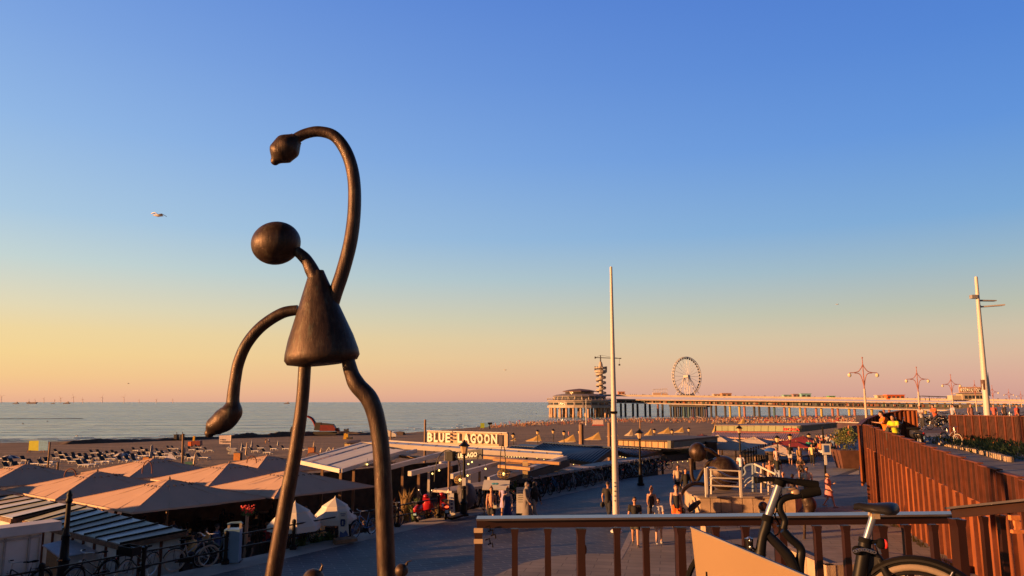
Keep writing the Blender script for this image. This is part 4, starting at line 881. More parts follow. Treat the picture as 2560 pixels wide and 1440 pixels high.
# ---- right hand pavilions ----
def right_side():
    q=lambda *a:[W(*x) for x in a]
    t=T('ochre_slat_building','low building with ochre wooden slat wall and grey green fascia','building',WZ(1650,66,-1.6))
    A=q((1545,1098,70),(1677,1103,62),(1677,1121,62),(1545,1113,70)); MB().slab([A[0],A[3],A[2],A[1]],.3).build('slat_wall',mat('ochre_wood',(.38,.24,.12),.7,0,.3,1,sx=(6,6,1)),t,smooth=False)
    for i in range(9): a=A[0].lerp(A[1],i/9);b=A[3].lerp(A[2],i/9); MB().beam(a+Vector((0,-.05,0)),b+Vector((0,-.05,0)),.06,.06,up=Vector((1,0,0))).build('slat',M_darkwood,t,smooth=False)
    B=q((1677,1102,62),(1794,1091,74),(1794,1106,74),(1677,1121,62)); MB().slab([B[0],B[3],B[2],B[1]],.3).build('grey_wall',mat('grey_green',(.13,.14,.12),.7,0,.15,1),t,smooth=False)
    MB().slab(q((1540,1097,70),(1677,1101.5,62),(1797,1090,74),(1650,1088,84)),.15).build('roof',M_darkwood,t,smooth=False)
    c=W(1777,1110,70); MB().box((c.x,c.y,c.z-.6),(.9,.9,1.6)).build('service_box',M_darkwood,t,smooth=False)
    # green fascia restaurant with red letters
    t=T('green_fascia_restaurant','long restaurant with green fascia, red letters BORA and a ribbed pink roof','restaurant',WZ(1900,95,-1.6))
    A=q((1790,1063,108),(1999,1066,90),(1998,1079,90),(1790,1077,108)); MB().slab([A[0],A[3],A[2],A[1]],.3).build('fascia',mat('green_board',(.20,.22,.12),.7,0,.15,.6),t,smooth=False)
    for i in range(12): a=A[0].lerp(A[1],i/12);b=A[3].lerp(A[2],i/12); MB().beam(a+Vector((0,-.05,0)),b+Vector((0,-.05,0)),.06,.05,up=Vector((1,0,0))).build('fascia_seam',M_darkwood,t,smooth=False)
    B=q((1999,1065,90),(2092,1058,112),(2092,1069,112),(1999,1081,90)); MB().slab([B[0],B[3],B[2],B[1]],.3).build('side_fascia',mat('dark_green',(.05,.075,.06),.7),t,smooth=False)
    MB().slab(q((1788,1062,108),(2001,1063.5,90),(2094,1056,112),(1900,1058,125)),.15).build('roof',mat('roof_grey2',(.15,.12,.11),.7),t,smooth=False)
    MB().slab(q((1790,1078,107.6),(1998,1080.5,89.6),(1998,1083.5,88.8),(1788,1081,106.8))[::-1],.1).build('orange_flashing',mat('orange_paint',(.55,.12,.03),.6),t,smooth=False)
    C_=q((1785,1081,106),(1998,1084,88),(1985,1101,83),(1778,1092,98)); MB().slab([C_[3],C_[2],C_[1],C_[0]],.1).build('lean_to_roof',mat('pink_sheet',(.40,.24,.19),.6),t,smooth=False)
    for i in range(46): MB().beam(C_[0].lerp(C_[1],i/45)+Z*.03,C_[3].lerp(C_[2],i/45)+Z*.03,.10,.10).build('roof_rib',mat('pink_rib',(.46,.29,.23),.6),t,smooth=False)
    MB().slab(q((1938,1082,93),(1946,1082,92),(1934,1098,86),(1929,1096,87))[::-1],.1).build('dark_valley',M_darkwood,t,smooth=False)
    tm,w=text_mb('BORA',1.0,.05,Matrix.Identity(4),.0); a=W(1958,1076.5,93); b=W(1997,1077,89.5); u=(b-a); L_=u.length; u/=L_
    mb=MB(); mb.add([a+u*(v.x*L_/w)+Z*(v.y*.50)+Vector((0,-.2,0))-Vector((0,1,0))*v.z for v in tm.v],tm.f); mb.build('red_lettering',mat('red_letters',(.55,.03,.02),.5),t,smooth=False)
    for px,Y in[(1800,100),(1860,96),(1920,92),(1975,87)]: p=WZ(px,Y,-1.6); MB().box((p.x,p.y,-.4),(.2,.2,2.4)).build('post',M_darkwood,t,smooth=False)
    # parasols in front
    mc=mat('cream_canvas2',(.58,.50,.42),.85,0,.05,1); g='cream parasols in front of the green restaurant'
    for px,py,Y,h,lab in[(1795,1087,84,2.3,'cream parasol at the left end of the ribbed pink roof'),(1885,1092,80,2.6,'cream parasol right of the tall black lamp'),(1838,1099,72,2.4,'nearest cream parasol, lit front corner beside the black lamp'),(1945,1110,70,2.7,'flat grey cream parasol behind the black fence')]:
        p=W(px,py,Y); parasol((p.x,p.y),h,R(36),p.z-.8,p.z,lab,g,'square_parasol',-1.6,mc)
    p=W(2008,1090,78); parasol((p.x,p.y),2.4,R(36),p.z-.75,p.z,'dark red parasol in front of the BORA restaurant',None,'red_parasol',-1.6,mat('red_canvas',(.20,.02,.025),.85))
    p=W(1990,1103,72); parasol((p.x,p.y),1.5,R(36),p.z-.45,p.z,'small dark red parasol left of the larger red one',None,'red_parasol',-1.6,mat('red_canvas',(.20,.02,.025)))
    p=W(2275-520,1086,100)
    parasol((p.x,p.y),1.8,R(36),p.z-.5,p.z,'small red parasol left of the green restaurant',None,'red_parasol',-1.8,mat('red_canvas',(.20,.02,.025)))
    for i,(px,py,Y,lab) in enumerate([(2045,1096,84,'white round parasol left of the black lamp post in the crowd'),(2080,1095,88,'white round parasol right of the black lamp post in the crowd'),(2030,1098,92,'small pale parasol behind the man in the teal top')]):
        p=W(px,py,Y); round_umbrella((p.x,p.y),1.35 if i<2 else .9,p.z-.45,p.z,lab,0,10,mat('pink_white',(.62,.55,.52),.8),False,'round_parasol')
    # lanterns on the small posts
    for px,py,Y,lab in[(1943,1094,66,'black lantern on a post, left one of three by the red parasol'),(1975,1089,72,'black lantern on a post, middle one of three by the red parasol'),(2022,1087,80,'black lantern on a post, right one of three by the red parasol'),
      (1283,1086,90,'lantern post on the beach just right of the rooftop sign'),(1344,1078,96,'lantern post on the beach left of the first pointed tent'),(1383,1076,98,'lantern post between two pointed tents'),(1410,1080,92,'lantern post in front of the second pointed tent'),(1449,1077,92,'lantern post beside the thick sunlit post'),(1636,1075,100,'lantern post behind the ochre building, left one'),(1680,1076,100,'lantern post behind the ochre building, middle one'),(1722,1072,110,'lantern post behind the ochre building, right one')]:
        p=W(px,py,Y); g=-1.6; t=T('post_lantern',lab,'lantern',(p.x,p.y,g)); MB().tube([(p.x,p.y,g),(p.x,p.y,p.z-.35)],.05,6).build('post',M_black,t)
        MB().lathe([(.12,-.38),(.2,-.06),(.2,-.03)],p,6).build('glass',mat('lantern_glass',(.65,.45,.22),.2),t); MB().lathe([(.3,-.03),(.12,.12),(.0,.22)],p,6).build('cap',M_black,t)
    # pointed windbreak tents
    mt=mat('yellow_canvas',(.55,.36,.13),.85,0,.12,1.5); g='yellow pointed canvas shelters on the sand'
    for i,(x0,x1,y0,y1,lab) in enumerate([(1275,1291,1095,1103,'tiny yellow shelter just right of the rooftop sign'),(1312,1354,1086,1104,'yellow pointed shelter, largest one left of the white pole'),(1394,1440,1086,1106,'yellow pointed shelter beside the thick sunlit post, crumpled top'),(1459,1503,1080,1101,'yellow pointed shelter right of the thick sunlit post'),(1515,1546,1083,1092,'low yellow shelter directly left of the white pole'),(1560,1583,1072,1090,'pale standing shelter right of the white pole'),(1586,1602,1076,1088,'small pale shelter next to the standing one'),(1609,1631,1071,1089,'yellow shelter with a vertical right edge right of the white pole'),(1642,1676,1068,1085,'yellow shelter above the ochre building'),(1684,1710,1067,1082,'yellow shelter left of the small red parasol'),(1843,1862,1043,1061,'narrow orange cabin like shelter in the crowd'),(1780,1790,1055,1082,'narrow lit shelter left of the green restaurant')]):
        gp=GB((x0+x1)/2,y1); Y=gp.y; a=W(x0,y1,Y); b=W(x1,y1,Y); top=W(lerp(x0,x1,.86),y0,Y+.4); a.z=b.z=gp.z+.15; dpt=(b.x-a.x)*.55
        t=T('canvas_shelter',lab,'shelter',(gp.x,gp.y,gp.z),0,g)
        bk=Vector((lerp(a.x,b.x,.45),Y+dpt,a.z)); mid=a.lerp(top,.55)-Z*(.12*(top.z-a.z))+Vector((0,-.1,0)); lowm=a.lerp(b,.5)+Vector((0,-.3,0))
        mb=MB().add([a,lowm,b,top,mid,bk],[(0,1,4),(1,2,3,4),(2,5,3),(3,5,4),(4,5,0)]); mb.build('canvas',mt if i not in(5,6) else mat('pale_canvas',(.6,.45,.3),.8),t,smooth=False)
        MB().tube([(top.x,top.y,gp.z),(top.x,top.y,top.z+.1)],.05,5).build('pole',M_wood,t); MB().box((lowm.x,lowm.y+.3,gp.z+.08),((b.x-a.x)*.8,.5,.16)).build('base_board',M_dirtywhite,t,smooth=False)
    # purple brown container + stuff near the corten wall
    A=W(2093,1055,120);B=W(2160,1057,110); t=T('dark_container','dark purple brown long container behind the shrub planter','container',A*1.0); z0=-1.0
    MB().slab([Vector((A.x,A.y,z0)),Vector((B.x,B.y,z0)),B,A],2.4).build('body',mat('purple_brown',(.07,.04,.05),.8,0,.2,.5),t,smooth=False)
    MB().beam(A,B,.3,.15).build('top_rail',M_concrete,t,smooth=False)
    for px,py0,py1,Y in[(2123,1062,1092,75)]:
        a=W(px,py1,Y);b=W(px,py0,Y); mb=MB().lathe([(.34,0),(.30,.05),(.12,.5),(.07,1.0),(.0,b.z-a.z)],a,8); tag(mb.build('folded_parasol',mat('orange_canvas',(.60,.20,.08),.8)),'folded orange parasol left of the rusty wall','parasol')
    # tables under there: long pale sand coloured decks
    a=W(2100,1085,80)
right_side()
# ================= BEACH THINGS =================
def make_lounger():
    t=T('sun_lounger','x','sun lounger',(0,0,0),0,'white sun loungers in rows on the sand')
    MB().box((.35,0,.34),(1.35,.62,.05)).box((1.02,0,.34),(.06,.66,.08)).box((-.3,0,.34),(.06,.66,.08)).build('frame',M_white,t,smooth=False)
    for sx in(-.2,.85):
        for sy in(-.27,.27): MB().tube([(sx,sy,.34),(sx+(.12 if sx>0 else -.1),sy,0)],[.05,.035],6).build('leg',M_white,t)
    MB().slab([(-.30,-.31,.36),(-.30,.31,.36),(-.72,.31,.86),(-.72,-.31,.86)],.06).build('backrest',mat('black_mesh',(.02,.02,.022),.7),t,smooth=False)
    return t
def loungers():
    px=[(22,1176),(46,1175),(18,1160),(62,1156),(122,1161),(155,1142),(188,1145),(205,1148),(222,1148),(233,1137),(249,1136),(273,1140),(286,1138),(240,1151),(254,1150),(272,1153),(289,1152),(306,1158),(206,1170),(222,1168),(328,1142),(354,1145),(366,1144),(358,1129),(390,1147),(398,1133),(425,1125),(436,1125),(430,1136),(478,1128),(498,1132),(458,1138),(477,1151),(343,1160),(325,1157),(612,1123),(650,1124),(682,1126),(665,1136),(712,1126),(763,1128),(495,1122),(143,1134),(338,1130)]
    px+=[(172,1147),(192,1154),(222,1157),(258,1144),(296,1143),(310,1148),(322,1144),(338,1150),(262,1160),(240,1162),(180,1160),(160,1155),(312,1135),(372,1135),(406,1148),(412,1140),(382,1138),(446,1146),(140,1150),(110,1168),(82,1166),(36,1164),(520,1130),(470,1148),(505,1150),(635,1132),(735,1128)]
    px=[(a,b) for a,b in px]
    pr=make_lounger()
    bands=sorted(px,key=lambda p:(round((p[1]-1120)/8),p[0])); cnt={}
    for i,p in enumerate(bands):
        k=round((p[1]-1120)/8); cnt[k]=cnt.get(k,0)+1
    names={}; ks=sorted(cnt); nr=len(ks); seen={}
    for i,p in enumerate(bands):
        k=round((p[1]-1120)/8); seen[k]=seen.get(k,0)+1; row=nr-ks.index(k)
        lab=f'white lounger with black backrest, {ORD[seen[k]-1]} from left in {ORD[row-1]} row from the parasols'
        g=GB(p[0],p[1]); rz=R(-14)+random.uniform(-.15,.15)
        if i==0: pr.location=g; pr.rotation_euler=(0,0,rz); pr['label']=lab; pr.scale=(1.2,)*3
        else: dup(pr,g,rz,lab)
    # towels / people lying on a few
loungers()
def sunshades():
    MBw=mat('navy_stripe',(.03,.045,.12),.85); MW_=mat('shade_white',(.6,.58,.56),.85)
    def closed(px,py,h,lab,beige=False,grp=None):
        g=GB(px,py); t=T('folded_parasol',lab,'parasol',g,0,grp); H=h*g.y/F
        MB().tube([g,g+Z*H],.03,6).build('pole',M_wood,t)
        mb=MB(); n=10; k=3
        rings=[(.05,H*1.0),(.12,H*.8),(.26,H*.28),(.22,H*.2)]
        vs=[];fs=[]
        for r,z in rings:
            for j in range(n): a=2*math.pi*j/n; rr=r*(1.0 if j%2 else .72); vs.append((g.x+rr*math.cos(a),g.y+rr*math.sin(a),g.z+z))
        mb.v+= [Vector(v) for v in vs]
        for i in range(len(rings)-1):
            for j in range(n): mb.f.append((i*n+j,i*n+(j+1)%n,(i+1)*n+(j+1)%n,(i+1)*n+j)); mb.mi.append(0 if (beige or j%2) else 1)
        mb.m=1; mb.build('canopy',[MW_ if not beige else mat('folded_beige',(.5,.38,.28),.85),MBw],t)
    closed(69,1192-8,32,'folded navy and white parasol at far left in front of the loungers')
    closed(98,1165,22,'folded navy and white parasol below the yellow and blue board')
    closed(376,1153,40,'folded navy and white parasol beside the orange cabinet')
    closed(380,1130,20,'folded navy and white parasol behind the taller folded one')
    closed(487,1168,36,'folded grey beige parasol left of the hanging hand',True)
    closed(460,1140,25,'folded navy parasol beside the wooden pole by the hanging hand')
    closed(616,1146,40,'tall folded beige parasol right of the hanging hand',True)
    closed(629,1123,22,'folded navy and white parasol just behind the tall beige one')
    closed(604,1132,24,'folded navy parasol beside the stacked white chairs')
    closed(695,1117,16,'small folded striped parasol left of the thin sculpture leg')
    closed(785,1121,18,'folded pale parasol right of the thin sculpture leg',True)
    closed(230,1164,18,'small folded beige parasol among the lounger rows',True)
    closed(803,1134,14,'short folded parasol left of the white easel',True); closed(834,1128,9,'tiny folded parasol right of the white easel',True)
    def openu(px,py,r,lab):
        p=W(px,py,GB(px,py+22).y); g=beach_z(p.x,p.y); t=T('open_parasol',lab,'parasol',(p.x,p.y,g))
        mb=MB(); n=12; rings=[(0.02,p.z),(r*.55,p.z-.18),(r,p.z-.52)]; vs=[]
        for rr,z in rings:
            for j in range(n): a=2*math.pi*j/n; vs.append(Vector((p.x+rr*math.cos(a),p.y+rr*math.sin(a),z)))
        mb.v+=vs
        for i in range(2):
            for j in range(n): mb.f.append((i*n+j,i*n+(j+1)%n,(i+1)*n+(j+1)%n,(i+1)*n+j)); mb.mi.append((j//1)%2)
        mb.m=1; mb.build('canopy',[MW_,MBw],t,ang=10); MB().tube([(p.x,p.y,g),(p.x,p.y,p.z)],.03,6).build('pole',M_wood,t)
    openu(23,1137,1.5,'open navy and white striped parasol at far left'); openu(304,1131,1.35,'open navy and white striped parasol in the middle of the lounger rows')
    # white side-lying cloth tent
    g=GB(426,1149); t=MB().add([g+Vector((-.9,-.3,0)),g+Vector((1.1,-.2,.0)),g+Vector((-.1,.2,1.0)),g+Vector((.2,1.0,0))],[(0,1,2),(1,3,2),(3,0,2),(0,3,1)]); tag(t.build('windbreak_cloth',mat('lilac_white',(.5,.5,.62),.8),smooth=False),'small white lilac cloth tent on the sand left of the hanging hand','tent')
    # cabinets
    def cab(px,y0,y1,w,col,lab,Y=None):
        g=GB(px,y1); h=(y1-y0)*g.y/F; ww=w*g.y/F; t=T('beach_cabinet',lab,'cabinet',g)
        MB().box(g+Z*(h/2),(ww,ww*.9,h)).build('body',mat('cab_'+str(col[0]),col,.6),t,smooth=False)
        MB().box(g+Z*(h+.03),(ww*1.1,ww,.06)).build('lid',M_darkwood,t,smooth=False); MB().box(g+Vector((ww*.52,0,h*.5)),(.04,ww*.86,h*.96)).build('side_panel',M_darkwood,t,smooth=False)
    cab(366,1144,1166,14,(.50,.20,.05),'orange wooden cabinet behind the thin hoop'); cab(594,1133,1151,16,(.52,.21,.05),'orange wooden cabinet right of the hanging hand'); cab(779,1119,1133,15,(.42,.15,.045),'brown orange cabinet right of the thin sculpture leg')
    # stacked white chairs
    g=GB(582,1140); t=T('stacked_chairs','stack of white plastic beach chairs behind the hanging hand','chairs',g)
    for i in range(7):
        z=.35+i*.16; MB().box(g+Vector((.3*math.sin(i),0,z)),(1.5,.6,.06)).box(g+Vector((-.7+.3*math.sin(i),0,z+.12)),(.12,.6,.3)).box(g+Vector((.6,0,z-.18)),(.08,.5,.3)).build('chair',M_white,t,smooth=False)
    # benches green boxes
    for px,py,w,col,lab in[(341,1164,30,(.03,.045,.09),'dark navy covered bench behind the second parasol'),(475,1165,20,(.03,.12,.11),'teal crate under the folded parasol left of the hanging hand'),(62,1190,28,(.02,.13,.10),'teal covered bench at far left behind the parasols'),(737,1144,14,(.12,.11,.11),'low grey table left of the thin sculpture leg')]:
        g=GB(px,py); ww=w*g.y/F; t=T('covered_bench',lab,'bench',g); MB().box(g+Z*.35,(ww,.8,.3)).build('seat',mat('bench_%d'%px,col,.8),t,smooth=False)
        for a in(-1,1): MB().box(g+Vector((a*ww*.42,0,.1)),(.1,.7,.2)).build('leg',M_darkwood,t,smooth=False)
    # yellow blue board
    g=GB(94,1131); s=g.y/F; t=T('beach_board','yellow and blue painted board on a low orange wooden stand','board',g)
    def bp(px,py,o=0): v=W(px,py,g.y+o); return v
    MB().slab([bp(73,1102),bp(71,1126),bp(96,1127),bp(97,1101.5)],.12).build('yellow_panel',mat('board_yellow',(.50,.50,.02),.6,0,.1,1),t,smooth=False)
    MB().slab([bp(97,1101.5),bp(96,1127),bp(119,1126),bp(120.5,1101)],.12).build('blue_panel',mat('board_blue',(.16,.36,.62),.6,0,.2,2),t,smooth=False)
    for a,b in((70,66),(76,73),(104,100),(110,112)): MB().beam(bp(a,1125,.1),Vector((bp(b,1139,-.6)).to_tuple()),.14,.14).build('stand_leg',mat('stand_orange',(.45,.2,.09),.7),t,smooth=False)
    MB().beam(bp(66,1139,-.5),bp(104,1137,.4),.14,.14).build('stand_foot',mat('stand_orange',(.45,.2,.09)),t,smooth=False)
    g=GB(563,1128); t=T('white_banner','white beach banner with two dark text lines behind the hanging hand','banner',g); yb=g.y
    MB().slab([W(548,1089,yb),W(548,1110,yb),W(576,1110,yb),W(577,1088,yb)],.1).build('cloth',mat('banner_white',(.6,.5,.5),.8),t,smooth=False)
    for i,(x0,x1,y) in enumerate([(551,560,1099),(551,575,1104.5)]):
        n=4 if i==0 else 11
        for k in range(n):
            a=W(lerp(x0,x1,(k+.1)/n),y,yb-.16); MB().box(a,((x1-x0)/n*.62*yb/F,.04,2.6*yb/F)).build('printed_mark',mat('ink_dark',(.05,.04,.05)),t,smooth=False)
    MB().tube([W(578,1087,yb),Vector((W(578,1087,yb).x,yb,g.z))],.1,6).build('post',mat('pale_post',(.55,.42,.3)),t)
    # easel
    g=GB(826,1134); t=T('white_easel','white folding easel standing on the sand right of the thin sculpture leg','easel',g); top=W(823,1118,g.y)
    for dx,dy in((-1.0,0),(.35,0),(.1,.8)): MB().tube([top,g+Vector((dx,dy,0))],.06,5).build('leg',M_white,t)
    # life guard cabin yellow-white
    g=GB(890,1124); t=T('beach_cabin','small yellow lit cabin with a dark overhanging roof right of the thin leg','cabin',g); Y=g.y; s=Y/F
    a=W(864,1124,Y);b=W(897,1122,Y+1)
    MB().box(W(880,1115,Y)*1.0,(31*s,2.2,17*s)).build('wall',mat('cabin_yellow',(.62,.46,.2),.7),t,smooth=False)
    MB().slab([W(861,1108,Y-1.4),W(895,1106,Y-1.2),W(902,1099,Y+1.5),W(878,1101,Y+1.5)],.12).build('roof',M_darkwood,t,smooth=False); MB().box(W(882,1112,Y-1.12),(12*s,.1,9*s)).build('window',M_darkwood,t,smooth=False)
    # white info board in crowd, lit
    for px,py,w,h,lab in[(1495,1060,26,12,'white and red advertising board in the beach crowd left of the white pole')]:
        g=GB(px,py+4); s=g.y/F; t=T('advert_board',lab,'board',g); MB().box(g+Z*(h*s*.6),(w*s,.3,h*s)).build('panel',mat('pinkwhite',(.62,.5,.48),.7),t,smooth=False); MB().box(g+Z*.3,(w*s*1.1,1.5,.6)).build('base',mat('red_base',(.45,.08,.06),.7),t,smooth=False)
    g=GB(1206,1073); s=g.y/F; t=T('green_board','green and blue board with a black speaker on the beach above the sign','board',g)
    MB().box(g+Vector((0,0,9*s)),(10*s,.3,12*s)).build('green_panel',mat('board_green',(.30,.40,.03),.6),t,smooth=False); MB().box(g+Vector((10*s,0,10*s)),(9*s,.3,10*s)).build('blue_panel',mat('board_blue',(.16,.36,.62)),t,smooth=False); MB().box(g+Vector((19*s,-1,14*s)),(11*s,.8,5*s)).box(g+Vector((18*s,-1,6*s)),(2*s,.4,12*s)).build('black_speaker',M_black,t,smooth=False)
    for dx in(-5,3): MB().tube([g+Vector((dx*s,0,3*s)),g+Vector(((dx-3)*s,0,-3*s))],.12,5).build('leg',mat('stand_orange',(.45,.2,.09)),t)
    # thin white mast in the beach
    g=GB(1465,1063); MB_=MB().tube([g,W(1465,997,g.y)],[.28,.15],6); MB_.tube([g,g+Z*.6],[.5,.3],6); tag(MB_.build('flag_mast',M_white),'thin white mast on the sand in front of the pier pavilion','mast')
sunshades()
def machines():
    # sand berm
    def berm(x0,x1,ys,seed,lab,h=1.0):
        random.seed(seed); mb=MB(); n=46; vs=[];fs=[]
        prof=[]
        for i in range(n+1):
            f=i/n; px=lerp(x0,x1,f); y0=lerp(ys[0],ys[-1],f); 
            k=f*(len(ys)-1); a=int(min(k,len(ys)-2)); y0=lerp(ys[a],ys[a+1],k-a); g=GB(px,lerp(1107,1084,min(1,max(0,(px-180)/640)))+3); 
            top=W(px,y0+random.uniform(-.9,.9),g.y); hh=max(.3,top.z-g.z)
            for j,(o,zf) in enumerate([(-4.5,0),(-2.2,.62),(-.6,.96),(.5,.97),(2.2,.6),(5,0)]):
                vs.append(Vector((g.x,g.y+o,g.z-.3+(hh+.3)*zf*random.uniform(.93,1.05))))
        for i in range(n):
            for j in range(5): fs.append((i*6+j,i*6+j+1,(i+1)*6+j+1,(i+1)*6+j))
        mb.add(vs,fs); o=tag(mb.build('sand_berm',mat('wet_sand',(.11,.075,.05),.95,0,.4,.4,.6,2)),lab,'sand heap',None,'structure'); random.seed(5)
    berm(150,560,[1107,1099,1097,1098,1098,1097,1095,1093,1090,1092],3,'long dark wet sand berm along the waterline left of the hanging hand')
    berm(560,740,[1090,1086,1084,1081,1086,1084,1079,1079,1082],9,'dark lumpy sand berm with two rounded heaps left of the thin leg')
    berm(740,1010,[1077,1079,1080,1077,1080,1081,1080,1079],12,'low dark sand berm under the excavator and toward the thick leg')
    # gulls standing on the berm are tiny; excavator
    g=GB(815,1089); Y=g.y; s=Y/F
    def p(px,py,o=0): return W(px,py,Y+o)
    t=T('excavator','red tracked excavator with its curved boom raised, working at the waterline','excavator',p(810,1086)); MR=mat('machine_red',(.16,.02,.016),.5,0,.2,1); MDk=mat('machine_dark',(.03,.025,.025),.7)
    for o in(-1.5,1.5): MB().slab([p(783,1079,o),p(783,1084,o),p(789,1087,o),p(838,1087,o),p(844,1083,o),p(840,1079,o)],.8).build('track',MDk,t,smooth=False)
    MB().slab([p(805,1062,-1.4),p(803,1077,-1.4),p(841,1077,-1.4),p(842,1070,-1.4),p(838,1063,-1.4)],-2.8).build('body',MR,t,smooth=False)
    MB().slab([p(808,1057,-1.2),p(807,1062,-1.2),p(837,1063,-1.2),p(836,1060,-1.2)],-2.4).build('engine_cover',MDk,t,smooth=False)
    MB().slab([p(791,1056,-1.3),p(787,1075,-1.3),p(803,1076,-1.3),p(805,1056,-1.3)],-1.6).build('cab',MDk,t,smooth=False); MB().slab([p(797,1058,-1.34),p(795,1064,-1.34),p(801,1064,-1.34),p(802,1058,-1.34)],.02).build('cab_window',mat('cab_glass',(.3,.33,.32),.1),t,smooth=False)
    bm=spline([p(790,1068),p(786,1056),p(779,1046),p(768,1041),p(752,1042)],5); MB().tube(bm,[1.0,1.05,1.1,1.1,1.15,1.2,1.2,1.2,1.2,1.15,1.1,1.05,1.0,1.0,.95,.9,.9,.9,.85,.8,.8],6,ex=.5).build('boom',MR,t)
    MB().tube([p(752,1042),p(740,1055),p(734,1068)],[.8,.6,.5],6).build('stick',MR,t); MB().slab([p(731,1066,-.8),p(727,1078,-.8),p(735,1084,-.8),p(741,1070,-.8)],-1.6).build('bucket',MDk,t,smooth=False)
    MB().slab([p(842,1070,-1),p(842,1078,-1),p(852,1079,-1),p(848,1069,-1)],-2).build('counterweight',MR,t,smooth=False)
    # yellow pump / light unit
    g=GB(866,1098); Y=g.y; s=Y/F; t=T('lighting_unit','yellow mobile unit with black lamps right of the excavator','machine',g)
    MB().slab([W(860,1084,Y),W(858,1098,Y),W(871,1098,Y),W(869,1082,Y)],1.4).build('housing',mat('machine_yellow',(.55,.32,.02),.5),t,smooth=False); MB().box(W(874,1095,Y+.4),(14*s,1.6,4*s)).build('trailer',MDk,t,smooth=False)
    MB().box(W(862,1075,Y),(4*s,.8,5*s)).box(W(869,1075,Y),(5*s,.8,7*s)).tube([W(866,1084,Y),W(866,1074,Y)],.2,5).build('lamp_head',MDk,t,smooth=False)
    # pickup
    g=GB(973,1094); Y=g.y; s=Y/F; t=T('pickup_truck','white pickup parked on the sand right of the thick sculpture leg','pickup',g)
    P_=lambda px,py,o=-1:W(px,py,Y+o)
    MB().slab([P_(949,1082),P_(949,1091),P_(992,1091),P_(992,1085),P_(988,1082),P_(981,1080),P_(974,1075),P_(962,1074),P_(960,1081)],-2).build('body',M_white,t,smooth=False)
    MB().slab([P_(963,1076,-1.05),P_(962,1081,-1.05),P_(977,1081,-1.05),P_(973,1076.5,-1.05)],-.02).build('window',mat('blue_glass',(.05,.09,.15),.1),t,smooth=False)
    for px in(957,985):
        for o in(-1.1,.9): MB().tube([P_(px,1090.5,o),P_(px,1090.5,o+.3)],3.6*s,12).build('wheel',M_rubber,t)
    # red tractor
    g=GB(495,1117); Y=g.y; s=Y/F; t=T('red_tractor','small red tractor with an orange front and trailer beside the hanging hand','tractor',g); P_=lambda px,py,o=-.8:W(px,py,Y+o)
    MB().slab([P_(476,1104),P_(476,1114),P_(484,1114),P_(484,1103)],-1.6).build('front',mat('machine_orange',(.62,.13,.03),.5),t,smooth=False); MB().slab([P_(486,1102),P_(486,1113),P_(506,1113),P_(506,1101)],-1.6).build('body',MR,t,smooth=False)
    MB().box(W(485,1098,Y),(.5,.5,1.8)).build('beacon_post',mat('machine_yellow',(.55,.32,.02)),t,smooth=False)
    for px,r in((480,2.6),(498,3.6)): MB().tube([P_(px,1117-r,-1),P_(px,1117-r,-.6)],r*s,12).build('wheel',M_rubber,t)
    # two dark silos
    for px,lab in((441,'dark machine block with a thin mast on the berm, left one of two'),(455,'dark machine block with a thin mast on the berm, right one of two')):
        g=GB(px,1101); Y=g.y; s=Y/F; t=T('mast_machine',lab,'machine',g); MB().box(W(px,1093,Y),(7*s,2,11*s)).build('block',MDk,t,smooth=False); MB().tube([W(px+1,1088,Y),W(px+1,1080,Y)],.12,5).build('mast',MDk,t)
        MB().box(W(px,1086.5,Y),(8.5*s,2.4,1.2*s)).build('top_plate',MDk,t,smooth=False)
    g=GB(1000,1088)
machines()
